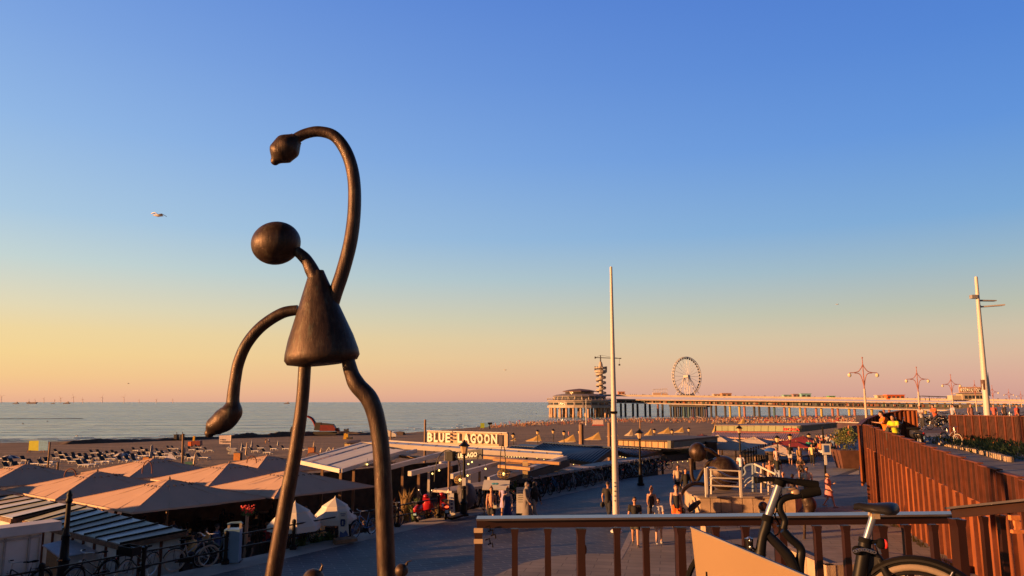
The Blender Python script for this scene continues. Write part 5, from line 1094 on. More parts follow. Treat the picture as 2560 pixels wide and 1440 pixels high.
# beach crowd
def crowd():
    random.seed(11); mb=MB(); ms=[mat('crowd_%d'%i,c,.8) for i,c in enumerate([(.36,.19,.12),(.42,.24,.16),(.05,.04,.05),(.50,.46,.44),(.40,.05,.04),(.06,.10,.22),(.30,.14,.08),(.45,.30,.18)])]
    def fig(g,h,lie=False):
        mb.m=random.randrange(8)
        if lie: mb.sphere(g+Z*.25,(.8,.3,.22),6,4); mb.m=1; mb.sphere(g+Vector((.8,0,.3)),.14,5,4); return
        w=random.uniform(.17,.24); a=random.uniform(-.12,.12)
        mb.m=random.choice([0,1,6]); mb.tube([g+Vector((-.1,0,0)),g+Vector((-.07,0,h*.48))],[.06,.1],5).tube([g+Vector((.14,0,0)),g+Vector((.07,0,h*.48))],[.06,.1],5)
        mb.m=random.randrange(8); mb.tube([g+Z*h*.42,g+Z*h*.6,g+Vector((a,0,h*.84))],[w*.8,w*.75,w],6); mb.m=random.choice([0,1,6,2]); mb.sphere(g+Vector((a,0,h*.93)),.13,6,5)
    zones=[(1225,1400,lambda f:lerp(1068,1052,f),8,90),(1290,1530,lambda f:lerp(1064,1052,f),9,190),(1540,2140,lambda f:1049,6,330),(1540,2140,lambda f:1054,7,320),(1850,2140,lambda f:1060,6,200),(1780,2130,lambda f:1057,6,160)]
    for x0,x1,fy,sp,n in zones:
        for i in range(n):
            f=random.random(); px=lerp(x0,x1,f); py=fy(f)+random.uniform(-sp*.5,sp*.5); g=GB(px,py)
            if g.y<60: continue
            r=random.random(); h=random.uniform(1.5,1.85)
            if r<.55: fig(g,h)
            elif r<.72: fig(g,1.0)
            else: fig(g,0,True)
            if random.random()<.05: 
                mb.m=random.choice([3,4,5,7]); mb.lathe([(1.2,1.7),(.6,2.05),(0,2.2)],g,8); mb.tube([g,g+Z*2.1],.04,4)
            if random.random()<.06:
                mb.m=random.choice([7,0,3]); mb.add([g+Vector((-1,0,0)),g+Vector((1.1,0,0)),g+Vector((.3,.6,1.2)),g+Vector((0,1.2,0))],[(0,1,2),(1,3,2),(3,0,2)])
    tag(mb.build('beach_crowd',ms),'dense crowd of bathers spread along the sand below the pier','crowd',None,'stuff')
    # swimmers
    mb=MB()
    for px,py in[(1327,1033),(1340,1034),(1142,1040),(65,1022),(57,1060),(118,1054)]: 
        g=G(px,py,SEAZ); t=MB().sphere(g+Z*.2,(.35,.3,.45),6,5).sphere(g+Vector((.5,0,.05)),(.5,.25,.15),6,4); tag(t.build('swimmer',M_darkwood),{1327:'left one of two heads in the water beside the pier pavilion',1340:'right one of two heads in the water beside the pier pavilion',1142:'dark head in the water above the rooftop sign',65:'small dark buoy near the breakwater at far left',57:'dark head in the water at far left, near shore',118:'dark head in the water above the yellow and blue board'}[px],'swimmer')
    random.seed(21)
crowd()
# ================= FOREGROUND AND PROMENADE STRUCTURES =================
def sculpture():
    # plain generic bronze figure standing in for the artwork: same size, place and colour
    Y=15.0
    def w(px,py,o=0): return W(px,py,Y+o)
    s=Y/F
    root=T('bronze_sculpture','giant dark bronze abstract figure with one arm arched high over its head','sculpture',(w(820,1005).x,Y,0))
    def tb(nm,pts,rad,n=20,k=7): 
        P3=spline([w(*p) for p in pts],k); return MB().tube(P3,[r*s for r in splinev(rad,k)],n).build(nm,BRONZE,root)
    # torso: softly rounded, tapered
    ax0=w(806,905);ax1=w(792,690)
    d=(ax1-ax0); L_=d.length; d.normalize(); x=Vector((0,1,0)).cross(d).normalized(); M=Matrix((x,d.cross(x)*1.0,d)).transposed()
    prof=[(0,-.02),(.5,-.03),(.8,0),(.86,.05),(.84,.12),(.75,.28),(.62,.45),(.49,.62),(.36,.80),(.24,.96),(.17,1.06)]
    MB().lathe([(r*108*s,z*L_) for r,z in prof],ax0,36,M=M,ex=.8).build('torso',BRONZE,root,ang=60)
    tb('neck',[(792,700),(781,678),(766,650),(742,628),(728,622)],[20,18,15,13,12])
    # plain faceless ovoid head
    c=w(690,608); Mh=Matrix.Rotation(R(-14),3,'Y'); MB().sphere(c,(62*s,54*s,55*s),36,24,M=Mh).build('head',BRONZE,root)
    tb('arm',[(828,770),(838,735),(858,675),(877,600),(886,520),(884,445),(868,385),(838,342),(800,329),(765,334),(738,348),(716,366)],[17,17.5,17.5,17.5,17,16.5,16,15,14,13.5,14,16],20)
    MB().tube(spline([w(742,346),w(720,366),w(702,384),w(688,402)],6),[r*s for r in splinev([17,35,33,13],6)],24).sphere(w(688,402),12*s,12,8).build('hand',BRONZE,root)
    tb('arm',[(745,775),(705,783),(655,815),(618,858),(597,905),(588,950),(583,990),(582,1015)],[13,14,14,14,14,14,15,17],20)
    MB().tube(spline([w(583,1005),w(578,1030),w(560,1050),w(538,1066),w(524,1082)],6),[r*s for r in splinev([16,27,29,24,12],6)],20).sphere(w(524,1082),12*s,12,8).build('hand',BRONZE,root)
    # legs down to the ground
    def down(a,b,z=0.0):
        A=w(*a);B=w(*b); t=(z-A.z)/(B.z-A.z); return A+(B-A)*t
    pts=[w(762,915),w(755,1010),w(738,1130),w(714,1260),w(686,1420)]; e=w(686,1420)+(w(686,1420)-w(714,1260))*1.0; g=e.copy(); k=(0-pts[3].z)/(pts[4].z-pts[3].z); g=pts[3]+(pts[4]-pts[3])*k
    MB().tube(spline(pts+[g],7),[r*s for r in splinev([15.5,15.5,16.5,18,19,22],7)],20).build('leg',BRONZE,root)
    pts=[w(868,890),w(878,930),w(893,962),w(925,1000),w(944,1060),w(955,1150),w(961,1290),w(966,1430)]; k=(0-pts[6].z)/(pts[7].z-pts[6].z); g=pts[6]+(pts[7]-pts[6])*k
    MB().tube(spline(pts+[g],7),[r*s for r in splinev([16,18,21,22,21,21,21.5,22,25],7)],20).build('leg',BRONZE,root)
    for q in((686,),(966,)): 
        pass
    # feet pads
    for gg in(pts[6]+(pts[7]-pts[6])*k,): MB().lathe([(.34,0),(.34,.05),(.22,.10)],(gg.x,gg.y,0),20).build('foot_plate',BRONZE,root)
    # small bronze balls on posts near its feet
    for px,py,r,lab in((1004,1426,16,'small bronze ball with a pointed cap right of the thick sculpture leg'),(783,1450,26,'larger bronze ball with a short spike between the sculpture legs at the bottom edge')):
        c=W(px,py,13.5); rr=r*13.5/F; t=T('bronze_ball_post',lab,'bronze ball',(c.x,c.y,0)); MB().sphere(c,rr,20,14).build('ball',BRONZE,t); MB().tube([(c.x,c.y,0),(c.x,c.y,c.z)],[.12,.05],10).build('post',BRONZE,t)
        e=c+Vector((rr*.65,0,rr*.8)); MB().tube([e,e+Vector((.03,0,.10 if r>20 else .05)),e+Vector((.10 if r<20 else .0,0,.13 if r>20 else .07))],[.03,.015,.005],8).build('spike',BRONZE,t)
sculpture()
def platform_sculpture():
    t=T('sandstone_platform','low sandstone clad platform with slab facing under the second bronze sculpture','platform',(11.2,37,0))
    fl=G(1750,1287);fr=G(1990,1288); H=.86
    bl=fl+Vector((.2,4.0,0)); br=Vector((15.0,39.5,0)); ml=fl+Vector((-.15,1.0,0))
    # front wall in slabs
    mb=MB().prism([(p.x,p.y) for p in(fl,fr,br,bl,ml)],0,H-.08); mb.build('core',M_stone,t,smooth=False)
    n=9
    for i in range(n):
        a=fl.lerp(fr,i/n+.004);b=fl.lerp(fr,(i+1)/n-.004); o=Vector((0,-.05 if i!=3 else -.055,0))
        MB().slab([a+o,b+o,b+o+Z*(H-.1),a+o+Z*(H-.1)],.05).build('facing_slab',M_stone,t,smooth=False)
    MB().prism([(p.x,p.y) for p in(fl+Vector((-.1,-.1,0)),fr+Vector((.1,-.1,0)),br+Vector((.1,.1,0)),bl+Vector((-.1,.1,0)),ml+Vector((-.1,0,0)))],H-.08,H).build('top_slab',mat('platform_top',(.24,.19,.16),.85,0,.25,2),t,smooth=False)
    a=fl+Vector((-.3,-.7,0)); MB().prism([(fl.x-.2,fl.y-.75),(fr.x+.2,fr.y-.75),(fr.x+.2,fr.y-.06),(fl.x-.2,fl.y-.06)],0.006,.12).build('plinth_step',mat('platform_top',(.24,.19,.16)),t,smooth=False)
    # railing
    r=T('platform_railing','white tubular railing with curling blue grey rails around the second sculpture','railing',(fl.x+1,fl.y+1,H)); 
    MWm=mat('white_rail',(.55,.50,.43),.4,0,.06,3); MBl=mat('blue_rail',(.24,.30,.38),.4,.2,.1,3)
    Y0=36.0
    def w(px,py,Y): return W(px,py,Y)
    def pole(px,y0,y1,Y,rad,m=MWm,flat=False):
        a=w(px,y1,Y);b=w(px+ (0),y0,Y); a.z=H; mb=MB()
        (mb.box((a+b)/2,(rad*2,rad*2.6,b.z-a.z)) if flat else mb.tube([a,b],rad,8)); mb.build('post',m,r,smooth=not flat)
    pole(1765,1170,1232,36.0,.055,flat=True); pole(1769.5,1171,1232,36.0,.035,flat=True); pole(1778,1168,1224,37.2,.05); pole(1851,1176,1237,35.9,.045,flat=True)
    for y0,y1 in((1174,1178),(1194,1197),(1213,1217)): MB().tube([w(1768,y0,36.0),w(1851,y1,35.9)],.035,6).build('rail',MWm,r)
    MB().tube([w(1768,1170,36.0),w(1778,1168,37.2)],.035,6).build('rail',MWm,r)
    MB().tube(spline([w(1768,1170,36.2),w(1785,1170,37),w(1800,1180,37.6),w(1825,1192,38),w(1845,1194,38.2),w(1858,1190,38.3),w(1864,1180,38.3),w(1861,1170,38.3),w(1868,1163,38.3),w(1883,1160,38.2)],5),.05,8).build('curled_rail',MBl,r)
    for k,dy in enumerate((15,27)): MB().tube(spline([w(1780,1180+dy*.6,37),w(1808,1186+dy,37.6),w(1843,1197+dy*.6,38.1),w(1858,1194+dy,38.2),w(1866,1184+dy,38.2),w(1883,1177+dy*.8,38.2)],5),.03,6).build('curled_rail',MWm if k else MBl,r)
    pole(1882,1160,1216,38.2,.06,MBl); pole(1889,1160,1216,38.1,.06,MBl)
    MB().tube([w(1886,1160,38.1),w(1940,1186,36.6)],.05,8).build('rail',MWm,r)
    MB().tube([w(1890,1180,38.1),w(1942,1207,36.6)],.035,8).build('rail',MWm,r); MB().tube([w(1890,1195,38.1),w(1940,1218,36.6)],.035,8).build('rail',MWm,r)
    for px,y0,y1,Y in((1903,1168,1224,37.7),(1921,1177,1233,37.1),(1938,1186,1240,36.6)): pole(px,y0,y1,Y,.045)
    # bronze sculpture: ball, egg and looping tubes (plain stand-in)
    t=T('looping_bronze_sculpture','second bronze sculpture of a big ball, a smaller ball and looping tubes','sculpture',(10.9,39.2,H))
    Ys=39.2; s=Ys/F; w=lambda px,py,o=0:W(px,py,Ys+o)
    MB().sphere(w(1808,1182),(39*s,39*s,41*s),32,20).build('large_ball',BRONZE,t)
    MB().sphere(w(1745,1130),(22*s,22*s,23*s),28,18).build('small_ball',BRONZE,t)
    MB().tube(spline([w(1760,1122,-.3),w(1776,1126,-.3),w(1792,1138,-.1),w(1806,1150,0)],6),[r*s for r in splinev([4,4.5,4.5,5],6)],12).build('tube',BRONZE,t)
    MB().tube(spline([w(1728,1146),w(1728,1166),w(1729,1186),w(1735,1203),w(1744,1200),w(1756,1178),w(1770,1158),w(1782,1150)],6),[r*s for r in splinev([7,5,4.5,4.5,4.5,4.5,4.5,5],6)],12).build('tube',BRONZE,t)
    MB().tube(spline([w(1782,1222,-1),w(1765,1212,-1.5),w(1735,1209,-2),w(1712,1222,-2.3),w(1701,1245,-2.6),w(1704,1268,-3),w(1712,1292,-3.3)],6),[r*s for r in splinev([5,4.5,4.5,4.5,4.5,4.5,4.2],6)],12).build('tube',BRONZE,t)
    MB().tube(spline([w(1749,1254,-3.2),w(1733,1266,-3.4),w(1722,1276,-3.5)],5),[r*s for r in splinev([4,7,5],5)],12).build('tube_end',BRONZE,t)
    # brown ball
    c=W(1908,1266,33.5); t=T('bronze_ball_post','reddish bronze ball on a pale block in front of the platform','bronze ball',(c.x,c.y,0)); MB().sphere(c,.21,20,14).build('ball',mat('red_bronze',(.10,.035,.02),.35,.6,.3,6),t); MB().box((c.x,c.y,(c.z-.18)/2),(.3,.3,c.z-.18)).build('block',mat('pale_block',(.5,.40,.26),.8),t,smooth=False)
    # bronze torso-like figure on thin legs
    c=W(2022,1262,30.2); t=T('standing_bronze','small lumpy bronze figure on two thin bent legs beyond the railing','sculpture',(c.x,c.y,0)); k=30.2/F
    MB().tube(spline([W(2020,1232,30.2),W(2018,1246,30.2),W(2024,1262,30.2),W(2022,1280,30.2),W(2024,1292,30.2)],6),[r*k for r in splinev([9,14,16,12,8],6)],14).build('body',BRONZE,t)
    for a,b in((2014,2010),(2030,2046)): MB().tube([W(a,1285,30.2),W((a+b)/2,1310,30.2),Vector((W(b,1333,30.2).x,30.2,0))],[.09,.05,.06],8).build('leg',BRONZE,t)
    # low sandstone walls beyond the railing
    g=[G(1955,1402),G(2062,1452),G(2300,1452),G(2300,1400),G(2075,1395)] 
    t=T('sandstone_bench_wall','long low sandstone wall with lit slabs behind the parked bicycle','wall',G(2000,1420))
    a=G(1952,1405);b=G(2068,1460); h=.52; dpt=Vector((1.2,.9,0))
    for i in range(5):
        p=a.lerp(b,i/5+.004);q_=a.lerp(b,(i+1)/5-.004); MB().slab([p,q_,q_+Z*h,p+Z*h],.3).build('slab',M_stone,t,smooth=False)
    c_=b+Vector((3.2,.55,0)); n=4
    for i in range(n): p=b.lerp(c_,i/n+.006);q_=b.lerp(c_,(i+1)/n-.006); MB().slab([p,q_,q_+Z*h,p+Z*h],.3).build('slab',M_stone,t,smooth=False)
    MB().prism([(v.x,v.y) for v in(a+Vector((.3,.1,0)),b+Vector((.25,.3,0)),c_+Vector((0,.3,0)),c_+Vector((0,1.4,0)),a+Vector((1.0,.9,0)))],0,h-.06).build('top',mat('platform_top',(.24,.19,.16)),t,smooth=False)
    a=G(1752,1340);b=G(1768,1366); t=T('sandstone_block','small lit sandstone block beyond the beige panel','block',a)
    MB().slab([G(1752,1332),G(1766,1350),G(1766,1350)+Z*.5,G(1752,1332)+Z*.5],.5).build('block',M_stone,t,smooth=False)
    a=G(2105,1440)+Vector((0,-1,0)); t=T('sandstone_step','low sandstone step at the bottom edge right of the bench wall','step',a); MB().slab([a,a+Vector((2.2,-.9,0)),a+Vector((2.2,-.9,.35)),a+Z*.35],.4).build('slab',M_stone,t,smooth=False)
platform_sculpture()
def fence():
    t=T('promenade_railing','black iron railing with round topped posts along the beach side','railing',P(0,0.15))
    k=0
    for i in range(-6,12):
        s_=i*2.9+.55; p=P(s_,-.22)
        if not(-16<s_<16.5): continue
        MB().lathe([(.13,0),(.13,.12),(.07,.18),(.055,.5),(.07,.8),(.05,.88),(.085,.96),(.07,1.04),(0,1.08)],p,10).build('post',M_black,t)
    for z in(.88,.45): MB().beam(P(-17,-.22,z),P(15.0,-.22,z),.045,.045).build('rail',M_black,t,smooth=False)
    t=T('far_railing','black iron railing with thin bars right of the second sculpture','railing',(21,67,0))
    pts=[Vector((18.2,60.5,0)),Vector((19.9,64.5,0)),Vector((24.5,73,0)),Vector((29.5,81.5,0))]
    for a,b,n in((pts[0],pts[1],4),(pts[1],pts[2],8),(pts[2],pts[3],6)):
        for i in range(n+1): p=a.lerp(b,i/n); MB().lathe([(.07,0),(.05,.5),(.05,1.2),(.08,1.28),(0,1.34)],p,8).build('post',M_black,t)
        for z in(1.2,.65): MB().beam(a+Z*z,b+Z*z,.05,.05).build('rail',M_black,t,smooth=False)
fence()
def lamp_black(x,y,ztop,lab,lantern=True,r=.06):
    t=T('street_lamp',lab,'street lamp',(x,y,0))
    MB().lathe([(.24,0),(.24,.12),(.17,.18),(.15,.55),(.19,.6),(.13,.68),(.10,1.25),(.13,1.3),(.085,1.38),(.075,1.6)],(x,y,0),12).build('base',M_black,t)
    e=ztop-(.62 if lantern else .05); MB().tube([(x,y,1.5),(x,y,e)],[r*1.2,r],10).build('post',M_black,t)
    if lantern:
        MB().lathe([(.06,e-.05),(.12,e),(.10,e+.04)],(x,y,0),8).build('collar',M_black,t)
        MB().lathe([(.11,e+.03),(.2,e+.38)],(x,y,0),6).build('glass',mat('lamp_glass',(.55,.36,.2),.15),t,smooth=False)
        MB().lathe([(.27,e+.37),(.27,e+.40),(.12,e+.52),(.05,e+.58),(.05,e+.64),(0,e+.68)],(x,y,0),6).build('cap',M_black,t,smooth=False)
    else: MB().lathe([(.07,e-.25),(.11,e-.18),(.07,e-.08),(.09,e),(.05,e+.1),(0,e+.16)],(x,y,0),10).build('finial',M_black,t)
    return t
def furniture():
    g=G(1159,1290); lamp_black(g.x,g.y,W(1159,1102,g.y).z,'black street lamp with lantern right of the red scooters')
    p=WZ(1158.5,g.y-.1,0); z=W(1158,1204,g.y).z; tag(MB().box((g.x,g.y-.0,z),(.17,.17,.36)).box((g.x,g.y,z-.3),(.15,.15,.16)).build('sticker_wrap',M_white,smooth=False),'white sticker wrapped round the street lamp by the scooters','sticker')
    g=G(155,1452); t=lamp_black(g.x,g.y,W(163,1233,g.y).z,'black lamp post without lantern standing by the bicycles at lower left',False,.065)
    MB().box((g.x,g.y-.17,.62),(.10,.02,.04)).build('orange_reflector',mat('reflector',(.8,.25,.05),.3),t,smooth=False)
    g=G(1602,1213); lamp_black(g.x,g.y,W(1602,1073,g.y).z,'black street lamp between the white pole and the second sculpture')
    g=G(1853,1180); lamp_black(g.x,g.y,W(1849,1063,g.y).z,'tall black street lamp rising above the second sculpture ball')
    g=G(2064,1190); t=T('sign_post','slim dark post with a small white and blue parking sign','sign post',g); zt=W(2060,1066,g.y).z
    MB().tube([g,Vector((g.x,g.y,zt))],[.08,.06],8).build('post',M_black,t); c=W(2066,1123,g.y-.1)
    MB().box(c,(.62,.05,.62*1.25)).build('sign_plate',M_white,t,smooth=False); MB().box(c+Vector((0,-.03,.03)),(.36,.02,.5)).build('blue_symbol',mat('sign_blue',(.03,.08,.30),.5),t,smooth=False); MB().box(W(2064,1150,g.y-.08),(.18,.04,.7)).build('sticker',M_white,t,smooth=False)
    # white poles
    g=G(1541,1330); t=T('white_mast','tall tapering white mast rising from the promenade in the centre','mast',g); b=Vector((g.x,g.y,0)); top=W(1527.5,667,g.y)
    MB().tube([b,b.lerp(top,.3),b.lerp(top,.62),top],[.145,.125,.095,.055],14).build('pole',mat('mast_white',(.50,.47,.44),.5,0,.06,1),t); MB().lathe([(.24,0),(.24,.05),(.15,.12)],b,14).build('base_plate',M_white,t)
    for z,rr in((W(1535,1031,g.y).z,.125),): MB().box((g.x-.02,g.y-.1,z),(.3,.12,.1)).build('bracket',M_rubber,t,smooth=False)
    for py in(1207,1216,1228,1240,1252): 
        q=W(1537,py,g.y-.14); MB().box(q,(.05,.02,.04)).build('sticker',M_rubber,t,smooth=False)
    a=W(2468,1040,45);b=Vector((a.x,45,3.3)); top=W(2440,692,45); t=T('white_lamp_mast','tall white lamp mast with two short arms behind the right hand fence','lamp mast',b)
    MB().tube([b,b.lerp(top,.5),top],[.20,.15,.09],14).build('pole',mat('mast_white',(.66,.62,.58)),t)
    w=lambda px,py,o=0:W(px,py,45+o); MB().slab([w(2452,765),w(2452,768),w(2513,763.5),w(2513,760)],.35).tube([w(2447,764),w(2452,766)],.06,6).build('lamp_arm',mat('mast_white',(.66,.62,.58)),t,smooth=False)
    MB().slab([w(2447,749),w(2447,752),w(2492,752.5),w(2492,750)],.3).build('lamp_arm',mat('mast_grey',(.25,.24,.24),.5),t,smooth=False); MB().box(w(2434,742),(.34,.3,.22)).tube([w(2438,743),w(2443,744)],.04,6).build('camera_box',mat('mast_grey',(.25,.24,.24)),t,smooth=False)
    MB().slab([w(2470,930,.4),w(2467,985,.4),w(2477,991,.4),w(2474,960,.4)],.03).build('blue_banner',mat('banner_blue',(.03,.07,.16),.7),t,smooth=False); MB().box(w(2458,962),(.12,.3,.6)).build('junction_box',mat('box_brown',(.12,.07,.05)),t,smooth=False)
    # curved double lamps
    data=[(2158,892,932,35.5,2157),(2293,914,948,28,2291),(2378,933,961,22.5,2380),(2437,946,971,18,2443),(2481,957,980,15,2487),(2522,966,986,12,2526),(2552,972,990,10.5,2556)]
    MP=mat('lamp_pink_paint',(.34,.14,.11),.5,0,.15,2); MPo=mat('lamp_pole_cream',(.50,.40,.31),.5,0,.1,2)
    for i,(px,yt,ya,hw,pb) in enumerate(data):
        Y=1.5/hw*F; s=Y/F; c=W(px,ya,Y); t=T('double_globe_lamp',f'curved pink lamp with two cream globes, {ORD[i]} in the row receding right','street lamp',(c.x,c.y,2.9),0,'pink curved lamps along the upper promenade')
        q=lambda dx,dy: c+Vector((dx*hw*s,0,-dy*hw*s))
        MB().tube([Vector((c.x,c.y,2.8)),q(0,1.1)],[.14,.10],8).build('pole',MPo,t)
        MB().tube([q(0,1.1),q(0,-.75),q(0,-1.05)],[.07,.05,.03],8).build('spine',MP,t); MB().sphere(q(0,-1.05),.09,8,6).build('finial',MP,t)
        for sd in(-1,1):
            MB().tube(spline([q(0,-.6),q(sd*.12,-.35),q(sd*.33,-.10),q(sd*.62,-.02),q(sd*.95,0)],5),.045,6).build('arm',MP,t)
            MB().tube(spline([q(0,1.0),q(sd*.10,.5),q(sd*.20,.18),q(sd*.36,.04),q(sd*.62,.02)],5),.045,6).build('brace',MP,t)
            MB().lathe([(0,.0),(.14,-.06),(.20,-.22),(.13,-.38),(0,-.44)],q(sd*.97,.02),12).build('globe',mat('globe_cream',(.62,.54,.38),.3),t)
            MB().tube([q(sd*.95,0),q(sd*.97,.06)],.05,6).build('cap',MP,t)
    # blue cabinet
    g=G(576,1408); t=T('blue_cabinet','pale blue metal cabinet with a looped handle on the promenade edge','cabinet',g); rz=R(8)
    MB().box((g.x,g.y+.12,.56),(.50,.46,1.06),rz).build('body',mat('cabinet_blue',(.14,.27,.42),.45,.1,.12,2),t,smooth=False)
    MB().box((g.x-.19,g.y+.0,.56),(.12,.03,1.0),rz).build('side_strip',mat('cabinet_blue2',(.10,.2,.33),.45),t,smooth=False)
    for a in(-.2,.2): MB().box((g.x+a,g.y+.22,1.16),(.07,.09,.17),rz).build('handle_post',mat('brass_lit',(.55,.42,.28),.4,.5),t,smooth=False)
    MB().tube([(g.x-.24,g.y+.18,1.22),(g.x-.12,g.y+.22,1.26),(g.x+.2,g.y+.26,1.28),(g.x+.25,g.y+.26,1.22)],.035,8).build('handle_bar',mat('cabinet_blue',(.14,.27,.42)),t)
    MB().box((g.x,g.y+.25,.015),(.54,.5,.03),rz).build('foot',M_black,t,smooth=False)
    # banner stand by blue bikes
    g=G(858,1356); t=T('banner_stand','white and blue printed banner on a wooden base beside the blue bicycles','banner stand',g); k=g.y/F
    q=lambda px,py,o=.2: W(px,py,g.y+o)
    MB().slab([q(845,1279),q(847,1346),q(872,1340),q(868,1278)],.04).build('panel',M_white,t,smooth=False)
    mi=mat('print_navy',(.04,.06,.18),.6)
    c=q(857,1306,.16); 
    for dx,dz,wx,wz in((0,0.09,.16,.06),(-.05,0,.05,.24),(.05,0,.05,.24),(0,-.12,.14,.05),(-.08,0,.02,.16),(.09,0,.02,.16),(0,.32,.2,.03),(.0,.25,.14,.025)): MB().box(c+Vector((dx,-.02,dz)),(wx,.012,wz)).build('print_mark',mi,t,smooth=False)
    MB().add([q(848,1345,.15),q(850,1328,.15),q(858,1333,.15),q(865,1325,.15),q(871,1339,.15)],[(0,4,3,2,1)]).build('print_base',mat('print_blue2',(.05,.10,.28),.6),t,smooth=False)
    MB().slab([q(833,1345,-.2),q(831,1356,-.2),q(886,1347,.2),q(886,1340,.2)],-.4).build('wooden_base',M_wood,t,smooth=False)
    g=G(1131,1296); t=T('banner_stand','narrow white and blue printed banner beside the right red scooter','banner stand',g); q=lambda px,py,o=.1: W(px,py,g.y+o)
    MB().slab([q(1120,1235),q(1126,1292),q(1138,1288),q(1134,1233)],.04).build('panel',M_white,t,smooth=False)
    for py in(1245,1252,1260,1270,1280): MB().box(q(1129.5,py,.05),(.10,.02,.07)).build('print_mark',mi,t,smooth=False)
    MB().slab([q(1118,1292,-.2),q(1118,1297,-.2),q(1147,1289,.2),q(1147,1284,.2)],-.4).build('base',M_black,t,smooth=False)
    # planters: reeds and ferns
    def leafplant(name,c,h,n,spread,lab,m,w=.05,pot=None):
        c=Vector(c); t=T(name,lab,'plant',c); mb=MB()
        for i in range(n):
            a=random.uniform(0,2*math.pi); l=h*random.uniform(.6,1.05); sp=spread*random.uniform(.2,1); up=random.uniform(.55,1)
            b=c+Vector((random.uniform(-.15,.15),random.uniform(-.15,.15),pot or 0)); dx,dy=math.cos(a),math.sin(a); pw=Vector((-dy,dx,0))*w
            p1=b+Vector((dx*sp*.35,dy*sp*.35,l*.6*up)); p2=b+Vector((dx*sp,dy*sp,l*up*.95-sp*.25))
            mb.add([b-pw*.4,b+pw*.4,p1+pw,p1-pw,p2],[(0,1,2,3),(3,2,4)])
        mb.build('foliage',m,t,smooth=False)
        if pot: MB().lathe([(.22,0),(.3,pot),(.26,pot)],c,12).build('pot',mat('pot_dark',(.07,.05,.045)),t)
        else: MB().tube([c,c+Z*h*.4],.03,6).build('stem',M_wood,t)
    for px,Y,z,h,n,sp,lab,m,w in[(1020,36.5,-.3,1.9,70,.7,'tall dry golden reeds behind the scooters',M_straw,.03),(1045,36,-.3,1.5,60,.6,'dark green palm plant with reeds left of the hoop',M_leaf,.05),(1100,36,-.5,1.6,80,.5,'bushy dry reed clump behind the red scooters',M_straw,.04),(765,28.8,-.2,1.0,60,.5,'spiky green potted plant behind the left blue bicycle',M_leaf,.035),(805,29.6,-.3,.9,60,.55,'bushy fern behind the fence left of the banner',M_leaf,.05),(833,30,-.3,.95,60,.5,'bushy fern just left of the banner stand',M_leaf,.05),(985,37.5,-.5,1.5,70,.6,'reddish brown shrub right of the thick sculpture leg',mat('red_brown_leaf',(.16,.06,.03),.8,0,.4,5),.05),(970,36,-.9,1.2,60,.6,'low brown shrub at the foot of the thick leg',mat('red_brown_leaf',(.16,.06,.03)),.05),(1286,42,.2,1.0,60,.6,'hanging green plant under the slanted roof beam',M_leaf,.05),(1180,42,-.2,1.0,50,.5,'green plant between posts left of the menu board',M_leaf,.05)]:
        p=WZ(px,Y,z); leafplant('terrace_plant',p,h,n,sp,lab,m,w)
    # planter with shrub right
    g=G(2119,1170); t=T('shrub_planter','large rusty square planter holding a bushy yellow green shrub','planter',g); mb=MB(); hh=1.45
    vs=[]
    for z,wd in((0,.62),(hh,.92)): vs+=[g+Vector((a*wd,b*wd,z)) for a,b in((-1,-1),(1,-1),(1,1),(-1,1))]
    mb.add(vs,[(0,3,2,1),(4,5,6,7),(0,1,5,4),(1,2,6,5),(2,3,7,6),(3,0,4,7)]); mb.build('pot',mat('planter_rust',(.10,.04,.025),.8,0,.3,2),t,smooth=False)
    for i in range(9):
        mb=MB(); c=g+Vector((random.uniform(-.6,.6),random.uniform(-.5,.5),hh+random.uniform(.3,1.4)))
        for k in range(130):
            d=Vector((random.gauss(0,1),random.gauss(0,1),random.gauss(0,1))).normalized(); p=c+d*random.uniform(.25,.62); q_=Vector((random.gauss(0,1),random.gauss(0,1),random.gauss(0,1))).normalized()*.13; e=d*.14
            mb.add([p-q_*.5,p+q_*.5,p+e],[(0,1,2)])
        mb.build('foliage',[mat('leaf_gold',(.22,.19,.05),.7,0,.5,3),M_leaf,mat('leaf_olive',(.13,.14,.04),.7,0,.4,3)][i%3],t,smooth=False)
    # grass tufts along wall foot
    mb=MB()
    for i in range(520):
        f=random.random(); a=Vector((18.05,38.2,0)).lerp(Vector((14.2,24.2,0)),f); 
        if math.sin(f*23)+math.sin(f*57)<.0: continue
        p=a+Vector((-random.uniform(.05,.3),0,.005)); h=random.uniform(.06,.2); mb.add([p,p+Vector((.03,.01,0)),p+Vector((random.uniform(-.06,.06),random.uniform(-.05,.05),h))],[(0,1,2)])
    tag(mb.build('grass_tufts',mat('grass_green',(.14,.17,.03),.8),smooth=False),'short grass growing along the foot of the rusty wall','grass',None,'stuff')
    # ramp side stone planter wall
    t=T('stone_planter_wall','low curved stone retaining wall with a plant bed beside the ramp','wall',WZ(2430,36,2.6))
    A=[(2345,1107,41),(2395,1117,38.5),(2440,1124,36.5),(2470,1130,35),(2518,1142,33)]
    for (a,b) in zip(A,A[1:]):
        p=W(*a);q_=W(*b); n=max(2,int((b[0]-a[0])/12))
        for i in range(n):
            u=p.lerp(q_,i/n+.01);v=p.lerp(q_,(i+1)/n-.01); MB().slab([u-Z*1.0,v-Z*1.0,v,u],.25).build('slab',mat('pale_sandstone',(.46,.34,.22),.85,0,.25,2.5),t,smooth=False)
    mb=MB()
